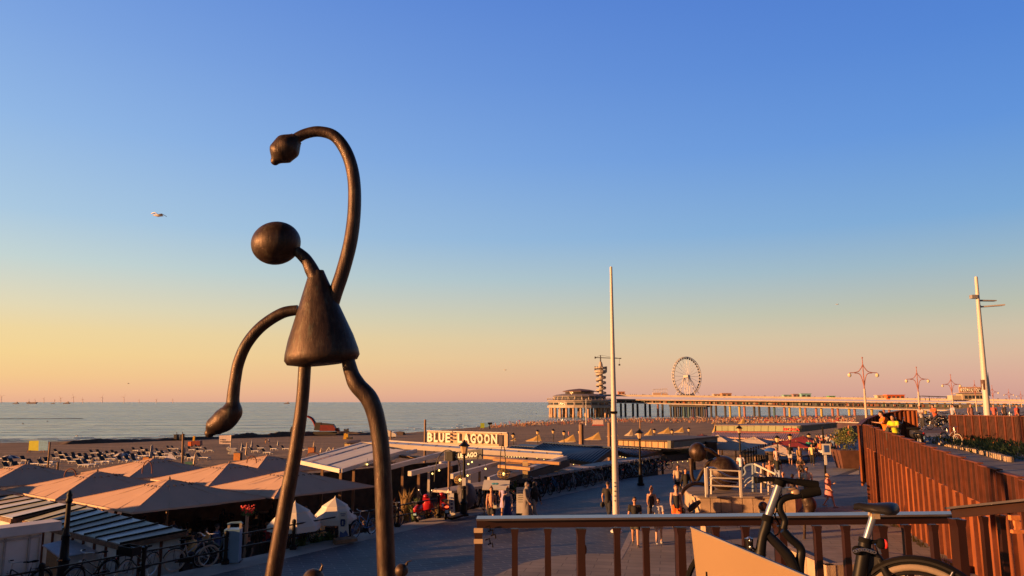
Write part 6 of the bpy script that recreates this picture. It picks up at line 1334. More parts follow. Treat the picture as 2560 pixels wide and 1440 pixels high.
    for i in range(2600):
        k=random.random()*4; a=A[int(k)];b=A[int(k)+1]; p=W(*a).lerp(W(*b),k-int(k))+Vector((random.uniform(.1,3.2),random.uniform(.2,2.0),random.uniform(-.3,.3))); h=random.uniform(.05,.22)
        e=Vector((random.uniform(-.1,.1),random.uniform(-.1,.1),h)); mb.add([p,p+Vector((.08,.03,.02)),p+e],[(0,1,2)])
    tag(mb.build('bed_plants',[M_leaf],smooth=False),'low green ground cover in the bed beside the ramp','plants',None,'stuff')
    mb=MB().slab([W(*A[0])+Vector((.1,.2,-.25)),W(*A[-1])+Vector((.1,.2,-.25)),W(*A[-1])+Vector((3.5,2.2,-.1)),W(*A[0])+Vector((3.2,2.4,.1))],.3); tag(mb.build('planting_bed',mat('soil',(.05,.035,.025),.95),smooth=False),'dark soil bed beside the ramp','soil',None,'structure')
furniture()
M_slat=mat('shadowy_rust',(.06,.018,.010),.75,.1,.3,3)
def corten():
    t=T('corten_ramp_wall','long stepped rusty steel wall with slatted upper part along the ramp','wall',(16,30,0))
    a=Vector((18.2,38.8,0));b=Vector((12.6,17.0,0)); L_=(b-a).length; d=(b-a)/L_; nrm=Vector((-d.y,d.x,0)); 
    if nrm.x>0: nrm=-nrm       # toward the promenade (left)
    N_=15; seg=L_/N_; rz=math.atan2(d.y,d.x)
    for i in range(N_):
        p0=a+d*(i*seg);p1=a+d*((i+1)*seg); f=i/(N_-1); zt0=lerp(4.12,3.2,f)+.05; zt1=zt0-.01
        zm=zt0-1.18
        bulge=0
        MB().slab([p0+Z*.0+nrm*bulge,p1+nrm*bulge,Vector((p1.x,p1.y,zm-.05)),Vector((p0.x,p0.y,zm))],.06).build('plate',M_corten,t,smooth=False)
        m_=p0.lerp(p1,.5)
        for q,ht in((p0,zt0-.03),(m_,zm-.02)): MB().box((q+nrm*.05)+Z*(ht/2),(.05,.12,ht),rz).build('rib',mat('corten_rib',(.10,.026,.012),.75,.2,.3,3),t,smooth=False)
        k=6
        for j in range(k):
            q=p0.lerp(p1,(j+.5)/k); h=zt0-.04-zm; MB().box((q.x,q.y,zm+h/2),(.022,.09,h),rz+R(0)).build('slat',M_slat if j%2 else M_cortdark,t,smooth=False)
        MB().slab([Vector((p0.x,p0.y,zt0))+nrm*.08,Vector((p1.x,p1.y,zt1))+nrm*.08,Vector((p1.x,p1.y,zt1))-nrm*.08,Vector((p0.x,p0.y,zt0))-nrm*.08],.04).build('cap',M_cortdark,t,smooth=False)
    # far solid parapet
    t=T('corten_parapet','curved solid rusty parapet at the top of the ramp behind the two leaning people','wall',(24,48,3))
    pts=[(2147,1064,39.5),(2163,1050,43.5),(2190,1040,45),(2222,1033,45.5),(2258,1026.5,45.4),(2292,1027,45)]
    for k,(p,q) in enumerate(zip(pts,pts[1:])):
        A=W(*p);B=W(*q); MB().slab([Vector((A.x,A.y,1.0)),Vector((B.x,B.y,1.0)),B,A],.08 if k<4 else .3).build('plate',M_corten,t,smooth=False); MB().beam(A+Z*.03,B+Z*.03,.22,.05).build('cap',M_cortdark,t,smooth=False)
        for j in range(3): c=A.lerp(B,(j+.3)/3); MB().box((c.x-.03,c.y-.05,(c.z+1)/2),(.05,.08,c.z-1)).build('rib',M_cortdark,t,smooth=False)
    # right fence
    t=T('corten_fence','rusty slatted steel fence on solid plates in front of the parked bicycles','fence',(27,38,2.5))
    A=W(2374,1039,44);B=W(2575,1042,39.5); n=10; d=(B-A); 
    for i in range(n):
        p=A.lerp(B,i/n);q=A.lerp(B,(i+1)/n); zb=lerp(3.15,2.0,i/n); zm=lerp(3.35,2.95,(i)/n)
        MB().slab([Vector((p.x,p.y,zb-.5)),Vector((q.x,q.y,zb-.6)),Vector((q.x,q.y,zm)),Vector((p.x,p.y,zm))],.06).build('plate',M_corten,t,smooth=False)
        MB().box((p.x,p.y,(p.z+zb)/2-.2),(.09,.14,p.z-zb+.4)).build('post',M_cortdark,t,smooth=False)
        for j in range(6): c=p.lerp(q,(j+.6)/6.4); MB().box((c.x,c.y,(c.z+zm)/2),(.035,.05,c.z-zm),R(20)).build('slat',M_slat,t,smooth=False)
        MB().beam(p+Z*.02,q+Z*.02,.14,.05).build('cap',M_cortdark,t,smooth=False)
corten()
# ================= BICYCLES, SCOOTERS =================
def make_bike(framecol,tyre=None,crate=False,rack=True,step=True,light=True,name='bicycle'):
    t=T(name,'x','bicycle'); tyre=tyre or M_rubber; fm=mat('frame_%.2f_%.2f_%.2f'%framecol,framecol,.35,.3,.1)
    r=.345; wb=.54
    for x in(-wb,wb):
        w=MB().tube([(x+(r-.02)*math.cos(a),0,r+(r-.02)*math.sin(a)) for a in [2*math.pi*i/28 for i in range(28)]],.022,6,closed=True).build('wheel',tyre,t,world=False)
        MB().tube([(x+(r-.05)*math.cos(a),0,r+(r-.05)*math.sin(a)) for a in [2*math.pi*i/28 for i in range(28)]],.012,5,closed=True).build('rim',M_chrome,w,world=False)
        mb=MB()
        for i in range(14): a=2*math.pi*i/14; mb.tube([(x,(.02 if i%2 else -.02),r),(x+(r-.05)*math.cos(a),0,r+(r-.05)*math.sin(a))],.0035,3)
        mb.tube([(x,-.05,r),(x,.05,r)],.025,8); mb.build('spokes',M_chrome,w,world=False)
        MB().tube([(x+(r+.03)*math.cos(a),0,r+(r+.03)*math.sin(a)) for a in [math.pi*(.08+(i/12)*.82) if x<0 else math.pi*(.18+(i/12)*.6) for i in range(13)]],.018,5,ex=1.2).build('mudguard',M_black,t,world=False)
    bb=(-.10,0,.30); st=(-.24,0,.80); hb=(.36,0,.66); ht=(.32,0,.86)
    mb=MB().tube([bb,st],.017,7).tube([bb,hb],.02,7).tube([(-.22,0,.70) if not step else (-.17,0,.52),hb if not step else ht],.017,7).tube([hb,ht],.022,8)
    for s in(-1,1): mb.tube([bb,(-wb,s*.05,r)],.011,5).tube([(-.21,s*.01,.72),(-wb,s*.05,r)],.010,5)
    mb.build('frame',fm,t,world=False)
    mb=MB()
    for s in(-1,1): mb.tube([(.37,s*.03,.62),(.44,s*.05,.5),(wb,s*.05,r)],.013,6)
    mb.build('fork',fm,t,world=False)
    mb=MB().tube([ht,(.30,0,1.02)],.014,6).tube(spline([(.16,-.28,1.04),(.27,-.22,1.06),(.32,-.08,1.03),(.30,0,1.02),(.32,.08,1.03),(.27,.22,1.06),(.16,.28,1.04)],4),.011,6); h=mb.build('handlebar',M_chrome,t,world=False)
    for s in(-1,1): MB().tube([(.20,s*.265,1.045),(.08,s*.29,1.03)],.018,6).build('grip',M_rubber,h,world=False)
    MB().tube([st,(-.27,0,.92)],.013,6).build('seat_post',M_chrome,t,world=False)
    MB().sphere((-.33,0,.95),(.12,.085,.03),10,6).sphere((-.2,0,.955),(.11,.03,.022),8,5).build('saddle',M_rubber,t,world=False)
    mb=MB().tube([(-.10,-.07,.30),(-.10,.07,.30)],.02,6).tube([(-.1,.07,.3),(.0,.07,.16)],.01,5).tube([(-.1,-.07,.3),(-.2,-.07,.44)],.01,5).box((.02,.12,.16),(.09,.07,.02)).box((-.22,-.12,.44),(.09,.07,.02)); mb.lathe([(.09,0),(.09,.008)],(0,0,0),14,M=Matrix.Rotation(R(90),3,'X')); 
    for v in range(len(mb.v)-28,len(mb.v)): mb.v[v]+=Vector((-.10,-.04,.30))
    mb.build('crank',M_black,t,world=False)
    MB().slab([(-.12,-.05,.24),(-.12,-.05,.37),(-wb,-.05,r+.06),(-wb,-.05,r-.06)],.03).build('chain_case',M_black,t,world=False,smooth=False)
    if rack:
        mb=MB()
        for s in(-1,1): mb.tube([(-.32,s*.06,.74),(-.72,s*.06,.74),(-.72,0,.74)],.009,5).tube([(-.6,s*.06,.74),(-wb,s*.06,r)],.007,4)
        for x in(-.42,-.52,-.62): mb.tube([(x,-.06,.74),(x,.06,.74)],.006,4)
        mb.build('luggage_rack',M_black,t,world=False); MB().box((-.75,0,.68),(.02,.05,.04)).build('rear_light',mat('red_lens',(.35,.02,.02),.3),t,world=False,smooth=False)
    MB().tube([(-.28,.04,.3),(-.34,.16,0)],.01,5).build('kickstand',M_chrome,t,world=False)
    if light: MB().sphere((.42,0,.80),.04,8,6).build('headlight',M_chrome,t,world=False)
    if crate:
        mb=MB().box((.48,0,.86),(.38,.46,.02))
        for s in(-1,1): mb.box((.48,s*.23,.98),(.38,.02,.24)).box((.48+s*.19,0,.98),(.02,.46,.24))
        mb.build('front_crate',M_black,t,world=False,smooth=False); MB().box((.285,0,1.05),(.006,.12,.03)).box((.48,-.242,1.05),(.12,.006,.03)).build('crate_handle',M_dirtywhite,t,world=False,smooth=False)
        mb=MB(); 
        for s in(-1,1): mb.tube([(.5,s*.1,.86),(wb,s*.07,r)],.01,5)
        mb.build('front_rack',M_black,t,world=False)
    return t
def place_pair(o,a,b,lab,group,z=0,lean=0.,dupit=True):
    a=Vector((a.x,a.y,z));b=Vector((b.x,b.y,z)); c=(a+b)/2; d=(b-a); rz=math.atan2(d.y,d.x)
    if dupit: o=copy_tree(o)
    o.location=c; o.rotation_euler=(lean,0,rz); o['label']=lab
    if group: o['group']=group
    return o
BK={}
def bikes():
    g='bicycles parked along the black railing'
    BK['black']=make_bike((.02,.02,.022)); BK['silver']=make_bike((.42,.42,.43),M_creamrub); BK['crate']=make_bike((.03,.03,.03),M_creamrub,crate=True)
    BK['blue']=make_bike((.05,.22,.50)); BK['white']=make_bike((.5,.5,.5)); BK['green']=make_bike((.06,.11,.12))
    place_pair(BK['crate'],G(352,1436)+NN*.5,G(281,1458)+NN*.5,'black bicycle with a black front crate and cream tyres by the striped shed',g,dupit=False,lean=R(-5))
    place_pair(BK['silver'],G(414,1426)+NN*.4,G(500,1413)+NN*.4,'silver bicycle with cream tyres leaning on the railing between crate bicycle and blue cabinet',g,dupit=False,lean=R(4))
    place_pair(BK['green'],G(565,1402)+NN*.1,G(496,1418)+NN*.1,'dark green grey bicycle right behind the blue cabinet',g,dupit=False,lean=R(-4))
    place_pair(BK['black'],G(242,1455)+NN*.45,G(163,1474)+NN*.45,'black bicycle directly behind the lantern free lamp post',g,dupit=False,lean=R(-4))
    o=place_pair(BK['black'],G(92,1490),G(5,1512),'black bicycle cut off at the lower left corner, saddle toward the camera',g)
    place_pair(BK['blue'],G(735,1369),G(785,1355),'left blue bicycle beside the thin sculpture leg',g,dupit=False,lean=R(5))
    place_pair(BK['blue'],G(935,1334),G(880,1348),'right blue bicycle behind the banner stand and thick sculpture leg',g,lean=R(-4))
    place_pair(BK['black'],G(955,1327),G(1000,1316),'black bicycle just right of the thick sculpture leg',g)
    # row in front of the dark terrace wall
    n=24
    kinds=['black','black','white','green','silver','black','black','blue','black','white','green','black','silver','black','black']
    for i in range(n):
        s_=18.6+i*1.15; p=P(s_,.1); k=kinds[i%len(kinds)]
        an=math.atan2(D.y,D.x)+R(58)+random.uniform(-.35,.3)
        p=P(s_,-.35+random.uniform(-.1,.1)); o=BK[k] if (i==2) else copy_tree(BK[k]); o.location=p; o.rotation_euler=(random.uniform(-.1,.1),0,an)
        kk={'black':'black','white':'pale','green':'dark green','silver':'silver','blue':'blue'}[k]
        o['label']=f'{kk} bicycle, number {i+1} from the left along the dark terrace wall'; o['label']=f'{kk} bicycle, {ORD[i] if i<len(ORD) else ("second last" if i==n-2 else "last")} from left along the dark terrace wall'; o['group']='bicycles in a row along the dark terrace wall'
    # upper promenade bikes
    g2='bicycles crowded on the upper promenade'
    xs=[]
    for i in range(28):
        px=2300+i*9.6+random.uniform(-2,2); Y=random.uniform(59,68); p=WZ(px,Y,3.4); xs.append((px,p))
    for i,(px,p) in enumerate(xs):
        k=random.choice(['black','black','black','white','silver','green','blue','black']); o=copy_tree(BK[k]); o.location=p; o.rotation_euler=(0,0,random.uniform(0,3.1)); kk={'black':'black','white':'pale','green':'dark green','silver':'silver','blue':'blue'}[k]
        o['label']=f'{kk} parked bicycle, {ORD[i]} from left above the right hand rusty fence'; o['group']=g2
    p=WZ(2369,40.5,2.95); o=copy_tree(BK['silver']); o.location=p; o.rotation_euler=(0,0,R(-84)); o['label']='bicycle seen head on at the left end of the right hand rusty fence'
    for i,(px,Y) in enumerate([(2232,52),(2248,54)]): o=copy_tree(BK['black']); o.location=WZ(px,Y,3.3); o.rotation_euler=(0,0,R(20)); o['label']=['black bicycle behind the parapet, just left of the moped','black bicycle farther right behind the parapet above the moped'][i]
    o=copy_tree(BK['black']); o.location=WZ(2336,53.5,3.35); o.rotation_euler=(0,0,R(190)); o['label']='black bicycle ridden by the person in the orange red shirt'
bikes()
def scooter(framem,lab,loc,rz,z=0,name='motor_scooter',lit=False,tall=1.0):
    t=T(name,lab,'scooter',loc,rz)
    for x in(-.62,.66): 
        w=MB().tube([(x+.19*math.cos(a),0,.23+.19*math.sin(a)) for a in [2*math.pi*i/20 for i in range(20)]],.055,8,closed=True).build('wheel',M_rubber,t,world=False); MB().tube([(x,-.05,.23),(x,.05,.23)],.13,12).build('rim',M_chrome,w,world=False)
    mb=MB().sphere((-.52,0,.54),(.40,.19,.19),16,10).sphere((-.42,0,.64),(.30,.15,.14),14,8); mb.build('rear_body',framem,t,world=False)
    MB().slab([(.55,-.19,.30),(.55,.19,.30),(.40,.17,.92),(.40,-.17,.92)],-.06).sphere((.52,0,.62),(.09,.21,.34),14,10).build('leg_shield',framem,t,world=False)
    MB().slab([(-.2,-.17,.30),(.5,-.17,.27),(.5,.17,.27),(-.2,.17,.30)],.06).build('floorboard',M_rubber,t,world=False,smooth=False)
    MB().sphere((.66,0,.42),(.20,.08,.11),12,8).build('front_mudguard',framem,t,world=False)
    MB().sphere((-.30,0,.80),(.34,.15,.07),14,8).sphere((-.55,0,.82),(.2,.13,.06),12,6).build('seat',M_rubber,t,world=False)
    MB().sphere((.40,0,1.0),(.13,.14,.10),12,8).build('headset',framem,t,world=False)
    h=MB().tube([(.34,-.34,1.04),(.40,-.12,1.0),(.40,.12,1.0),(.34,.34,1.04)],.018,7).build('handlebar',M_rubber,t,world=False)
    for s in(-1,1): MB().tube([(.38,s*.22,1.03),(.36,s*.3,1.24)],.008,5).sphere((.36,s*.32,1.27),(.015,.055,.045),8,6).build('mirror',M_chrome,t,world=False)
    MB().sphere((-.90,0,.60),(.04,.10,.05),10,6).build('rear_light',mat('catchlight_red_lens',(.9,.08,.02),.3,emit=1.2) if lit else mat('red_lens',(.35,.02,.02),.3),t,world=False)  # emission stands in for the sun's catch-light on the lens
    MB().box((-.93,0,.40),(.02,.15,.13)).build('number_plate',mat('plate_blue',(.25,.45,.62),.4),t,world=False,smooth=False)
    MB().slab([(-.75,-.09,.36),(-.75,.09,.36),(-.95,.09,.30),(-.95,-.09,.30)],.02).build('rear_flap',M_rubber,t,world=False,smooth=False)
    mb=MB()
    for y in(-.1,-.05,0,.05,.1): mb.tube([(-.82,y,.72),(-1.0,y,.92)],.008,4)
    mb.tube([(-1.0,-.12,.92),(-1.0,.12,.92)],.01,5).build('rear_rack',M_chrome,t,world=False)
    MB().tube([(-.7,-.16,.2),(-1.0,-.16,.26)],.04,8).build('exhaust',M_chrome,t,world=False)
    return t
MRed=mat('scooter_red',(.35,.012,.02),.25,.1,.06)
scooter(MRed,'left red motor scooter seen from behind, no catch-light on its lamp',G(1056,1300)+Vector((.0,.0,0)),R(75))
scooter(MRed,'right red motor scooter with a sun catch-light on its round rear lamp',G(1108,1294)+Vector((0,0,0)),R(85+20),lit=True)
o=scooter(mat('moped_black',(.03,.03,.035),.3),'black and cream moped parked on the ramp behind the two leaning people',WZ(2262,40.5,2.98),R(118),name='moped'); o.scale=(1.05,1.05,1.15)
g=WZ(1150,37.5,0); 
t=T('covered_motorcycle','motorcycle under a dark grey cover behind the narrow banner stand','motorcycle',G(1148,1288)+Vector((.3,1.2,0)))
c=t.location; MB().sphere(c+Z*.75,(.45,.9,.62),16,10).sphere(c+Vector((-.2,-.2,1.05)),(.3,.4,.35),12,8).build('cover',mat('cover_grey',(.07,.06,.07),.7,0,.3,3,.4,6),t)
for dy in(-.6,.6): MB().tube([c+Vector((0,dy+.22*math.cos(a),.25+.22*math.sin(a))) for a in [2*math.pi*i/18 for i in range(18)]],.05,7,closed=True).build('wheel',M_rubber,t)
MB().tube([c+Vector((-.35,-.3,1.1)),c+Vector((.3,-.3,1.15))],.02,6).build('handlebar',M_black,t)
# ================= PEOPLE =================
SK=mat('skin_tan',(.42,.22,.14),.6,0,.08,6); SKL=mat('skin_light',(.52,.31,.22),.6,0,.08,6)
TS=bpy.data.scenes.new('scratch')
def remesh(mb,vox,name,m):
    me=mb.mesh(name,m,smooth=False); o=bpy.data.objects.new('tmp',me); TS.collection.objects.link(o)
    md=o.modifiers.new('r','REMESH'); md.mode='VOXEL'; md.voxel_size=vox; md2=o.modifiers.new('s','SMOOTH'); md2.factor=.5; md2.iterations=3
    vl=TS.view_layers[0]; vl.update(); r=bpy.data.meshes.new_from_object(o.evaluated_get(vl.depsgraph)); bpy.data.objects.remove(o); bpy.data.meshes.remove(me)
    r.materials.clear(); r.materials.append(m); r.shade_smooth(); r.name=name; return r
def cmat(c): return mat('cloth_%.2f_%.2f_%.2f'%c,c,.85,0,.12,5,.15,20)
def person(loc,h,rz,lab,top=(.02,.02,.02),bot=(.05,.05,.06),hair=(.03,.02,.015),kind='shorts',pose='walk',ph=1,sleeve='short',hairlen='short',skin=None,extras=(),group=None,female=False,small=False):
    skin=skin or SK; k=h/1.75; t=T('person',lab,'person',loc,rz,group); t['kindless']=1; del t['kindless']
    def q(x,y,z): return Vector((x,y,z))*k
    sw=.155 if female else .18; hw=.09
    lean=.0; hz=.93
    if pose=='walk': ft=[(-hw,.26*ph,.09),(hw,-.24*ph,.14)]; kn=[(-hw,.17*ph,.50),(hw,.02-.04*ph,.49)]
    elif pose=='stand': ft=[(-hw-.02,.0,.08),(hw+.02,.03,.08)]; kn=[(-hw,.03,.50),(hw,.04,.50)]
    elif pose=='sit': ft=[(-hw,.42,.08),(hw,.44,.08)]; kn=[(-hw,.44,.50),(hw,.43,.50)]; hz=.52
    elif pose=='ride': ft=[(-.12,.12,.28),(.12,.2,.5)]; kn=[(-.12,.34,.66),(.12,.36,.80)]; hz=.98; lean=.22
    elif pose=='lean': ft=[(-hw,-.05,.08),(hw,-.02,.08)]; kn=[(-hw,.02,.5),(hw,.03,.5)]; lean=.28
    elif pose=='ground': ft=[(-hw,.62,.08),(hw,.60,.08)]; kn=[(-hw,.36,.36),(hw,.34,.36)]; hz=.12
    def tz(z,x=0,y=0):   # torso height -> point (z measured from pelvis 0..)
        return q(x,y+lean*z,hz+z*(1-lean*.35))
    sh=[tz(.50,-sw,0),tz(.50,sw,0)]
    hd=tz(.71,0,.02)
    if pose=='walk': el=[q(-sw-.05,-.10*ph,1.13),q(sw+.05,.08*ph,1.13)]; wr=[q(-sw-.06,-.10*ph+.08,.88),q(sw+.05,.22*ph,.92)]
    elif pose=='stand': el=[q(-sw-.06,-.02,1.13),q(sw+.06,-.02,1.13)]; wr=[q(-sw-.05,.06,.88),q(sw+.05,.08,.88)]
    elif pose in('sit','ground'): el=[tz(.22,-sw-.05,.08),tz(.22,sw+.05,.08)]; wr=[tz(.16,-.12,.32),tz(.2,.12,.32)]
    else: el=[tz(.26,-sw-.07,.18),tz(.26,sw+.07,.18)]; wr=[tz(.30,-sw*.7,.42),tz(.30,sw*.7,.42)]
    if 'phone' in extras: el[0]=tz(.24,-sw-.04,.08); wr[0]=tz(.32,-.05,.30)
    body=MB(); hips=[q(-hw,0,hz),q(hw,0,hz)]
    body.tube([tz(-.06),tz(.02),tz(.16),tz(.30),tz(.44),tz(.51),tz(.55)],[x*k for x in(.13,.155,.125,.15,.165 if not female else .145,.12,.06)],12,ex=.72)
    body.sphere(tz(.0),tuple(x*k for x in(.155,.115,.11)),12,8)
    for i in(0,1):
        body.tube([hips[i],q(*kn[i]),q(*ft[i])],[.092*k,.060*k,.042*k],9).sphere(q(*kn[i]),.056*k,8,6)
        f=q(*ft[i]); body.tube([f+q(0,-.06,-.03),f+q(0,.05,-.045),f+q(0,.15,-.055)],[.04*k,.042*k,.028*k],8)
        body.tube([tz(.49,(-1,1)[i]*sw*.55),sh[i],el[i],wr[i]],[.065*k,.060*k,.044*k,.031*k],9).sphere(sh[i],.056*k,8,6)
        d=(wr[i]-el[i]).normalized(); body.sphere(wr[i]+d*.05*k,(.03*k,.026*k,.045*k),8,6)
    body.tube([tz(.50),hd],[.055*k,.05*k],9); body.sphere(hd+q(0,.0,.02),(.076*k,.095*k,.115*k),14,10); body.sphere(hd+q(0,.02,-.06),(.055*k,.07*k,.06*k),10,7)
    body.sphere(hd+q(0,.10,.0),(.014*k,.022*k,.024*k),6,5)
    for s in(-1,1): body.sphere(hd+q(s*.078,0,.01),(.012*k,.022*k,.032*k),6,5)
    vox=.022*k if not small else .034*k
    bm=remesh(body,vox,'body',skin)
    # fingers: added after, rooted in the palm
    fb=MB(); 
    for i in(0,1):
        d=(wr[i]-el[i]).normalized(); a=wr[i]+d*.085*k; s=(-1,1)[i]; side=Vector((0,1,0)) if abs(d.y)<.8 else Vector((1,0,0)); inn=Vector((-s*1.0,0,0))
        for j,l in enumerate((.055,.065,.062,.05)):
            b=a+side*((j-1.5)*.019*k); m_=b+d*(l*.55*k)+inn*.008*k; fb.tube([b-d*.02*k,m_,m_+d*(l*.4*k)+inn*.022*k],[.009*k,.0085*k,.006*k],5)
        b=wr[i]+d*.05*k+side*.03*k; fb.tube([b,b+side*.025*k+d*.025*k,b+side*.03*k+d*.055*k+inn*.01*k],[.011*k,.010*k,.007*k],5)
    o=len(bm.vertices); 
    vs=[tuple(v.co) for v in bm.vertices]+[tuple(v) for v in fb.v]; fs=[tuple(p.vertices) for p in bm.polygons]+[tuple(i+o for i in f) for f in fb.f]
    m2=bpy.data.meshes.new('body'); m2.from_pydata(vs,[],fs); m2.materials.append(skin); m2.shade_smooth(); bpy.data.meshes.remove(bm)
    ob=bpy.data.objects.new('body',m2); sc.collection.objects.link(ob); ob.parent=t; reg(ob,t)
    B=lambda mb,n,m: mb.build(n,m,t,world=False)
    def RB(mb,n,m):
        me=remesh(mb,vox*1.1,n,m); x=bpy.data.objects.new(n,me); sc.collection.objects.link(x); x.parent=t; reg(x,t); return x
    # clothes
    tm=cmat(top); bmt=cmat(bot)
    c=MB(); low=-.05 if kind not in('dress','coat') else -.02
    w_=1.13
    if sleeve=='none': c.tube([tz(low),tz(.16),tz(.30),tz(.42),tz(.47)],[x*k*w_ for x in(.165,.137,.158,.155,.12)],14,ex=.75)
    else: c.tube([tz(low),tz(.16),tz(.30),tz(.44),tz(.51),tz(.545)],[x*k*w_ for x in(.168,.142,.162,.172 if not female else .152,.13,.072)],14,ex=.76)
    if sleeve=='none':
        for s in(-1,1): c.tube([tz(.45,s*.08,.09),tz(.53,s*.085,.02),tz(.45,s*.08,-.09)],.02*k,6)
    for i in(0,1):
        if sleeve=='short': c.tube([tz(.49,(-1,1)[i]*sw*.5),sh[i],sh[i].lerp(el[i],.62)],[.082*k,.080*k,.074*k],10).sphere(sh[i],.07*k,8,6)
        if sleeve=='long': c.tube([tz(.49,(-1,1)[i]*sw*.5),sh[i],el[i],wr[i]],[.075*k,.072*k,.055*k,.042*k],10).sphere(el[i],.056*k,8,6).sphere(sh[i],.07*k,8,6)
    if kind in('dress','coat'):
        z0={'dress':.52,'coat':.16}[kind]; c.tube([tz(.10),tz(-.05),q(0,.0,z0+.2),q(0,.0,z0)],[x*k for x in(.155,.185,.22,.25)],16,ex=.85)
    RB(c,'dress' if kind=='dress' else ('coat' if kind=='coat' else 'top'),tm)
    if kind in('shorts','pants','coat'):
        c=MB(); c.sphere(tz(.0),tuple(x*k for x in(.175,.135,.12)),12,8).tube([tz(-.02),tz(.07)],[.172*k,.155*k],12,ex=.78)
        for i in(0,1):
            K=q(*kn[i]); Fp=q(*ft[i])
            if kind=='shorts': c.tube([hips[i],hips[i].lerp(K,.78)],[.118*k,.105*k],10)
            else: c.tube([hips[i],K,K.lerp(Fp,.92)],[.11*k,.085*k,.070*k],10).sphere(K,.074*k,8,6)
        RB(c,kind if kind!='coat' else 'pants',bmt)
    if kind=='skirt':
        c=MB().tube([tz(.10),tz(.0),q(0,0,.72)],[x*k for x in(.15,.18,.22)],14,ex=.85); B(c,'skirt',bmt)
    hm=mat('hair_%.2f_%.2f'%(hair[0],hair[1]),hair,.6,0,.25,20)
    if hairlen not in('bald','scarf'):
        c=MB().sphere(hd+q(0,-.018,.045),(.084*k,.098*k,.10*k),14,9,z0=-.35); 
        if hairlen=='long': c.tube([hd+q(0,-.05,.05),hd+q(0,-.085,-.08),hd+q(0,-.09,-.24)],[.075*k,.08*k,.04*k],10,ex=.55)
        if hairlen=='bun': c.sphere(hd+q(0,-.04,.15),.045*k,10,7)
        B(c,'hair',hm)
    if hairlen=='scarf':
        c=MB().sphere(hd+q(0,-.02,.02),(.10*k,.105*k,.135*k),14,9).tube([hd+q(0,0,-.05),tz(.50),tz(.36)],[.09*k,.15*k,.19*k],14,ex=.8); x=RB(c,'headscarf',hm)
        MB().sphere(hd+q(0,.062,.0),(.055*k,.05*k,.075*k),12,8).build('face',skin,x,world=False)
    if 'cap' in extras: B(MB().sphere(hd+q(0,0,.07),(.088*k,.102*k,.075*k),12,6,z0=0.).box(hd+q(0,.12,.085),(.13*k,.09*k,.012*k)),'cap',cmat((.02,.02,.02)))
    if 'glasses' in extras: B(MB().box(hd+q(-.035,.092,.025),(.052*k,.02*k,.034*k)).box(hd+q(.035,.092,.025),(.052*k,.02*k,.034*k)).box(hd+q(0,.095,.032),(.03*k,.012*k,.01*k)),'sunglasses',M_black)
    else: B(MB().sphere(hd+q(-.032,.088,.022),.011*k,6,5).sphere(hd+q(.032,.088,.022),.011*k,6,5),'eyes',M_black)
    B(MB().box(hd+q(0,.09,-.048),(.035*k,.012*k,.009*k)),'mouth',mat('lips',(.25,.07,.06),.5))
    if 'strap' in extras: B(MB().beam(tz(.50,-.09,.10),tz(.08,.13,.14),.035*k,.012*k,up=Vector((0,1,0))),'strap',cmat((.25,.16,.10)))
    if 'bag' in extras: B(MB().box(tz(.0,-.16,.14),(.15*k,.06*k,.13*k)).beam(tz(.05,-.12,.15),tz(.50,.10,.10),.012*k,.012*k),'bag',cmat((.65,.60,.45)))
    if 'darkbag' in extras: B(MB().sphere(wr[0]+q(-.03,0,-.12),(.09*k,.15*k,.13*k),10,7),'bag',cmat((.03,.03,.03)))
    if 'whitebag' in extras: B(MB().sphere(wr[0]+q(0,.02,-.12),(.07*k,.11*k,.16*k),10,7),'bag',cmat((.6,.52,.48)))
    if 'phone' in extras: B(MB().box(wr[0]+q(.02,.08,.06),(.07*k,.012*k,.14*k)),'phone',M_black)
    if pose!='sit': 
        c=MB()
        for i in(0,1): f=q(*ft[i]); c.tube([f+q(0,-.07,-.04),f+q(0,.05,-.052),f+q(0,.165,-.058)],[.042*k,.047*k,.032*k],8)
        B(c,'shoes',cmat((.5,.48,.45)) if female else cmat((.08,.07,.07)))
    return t
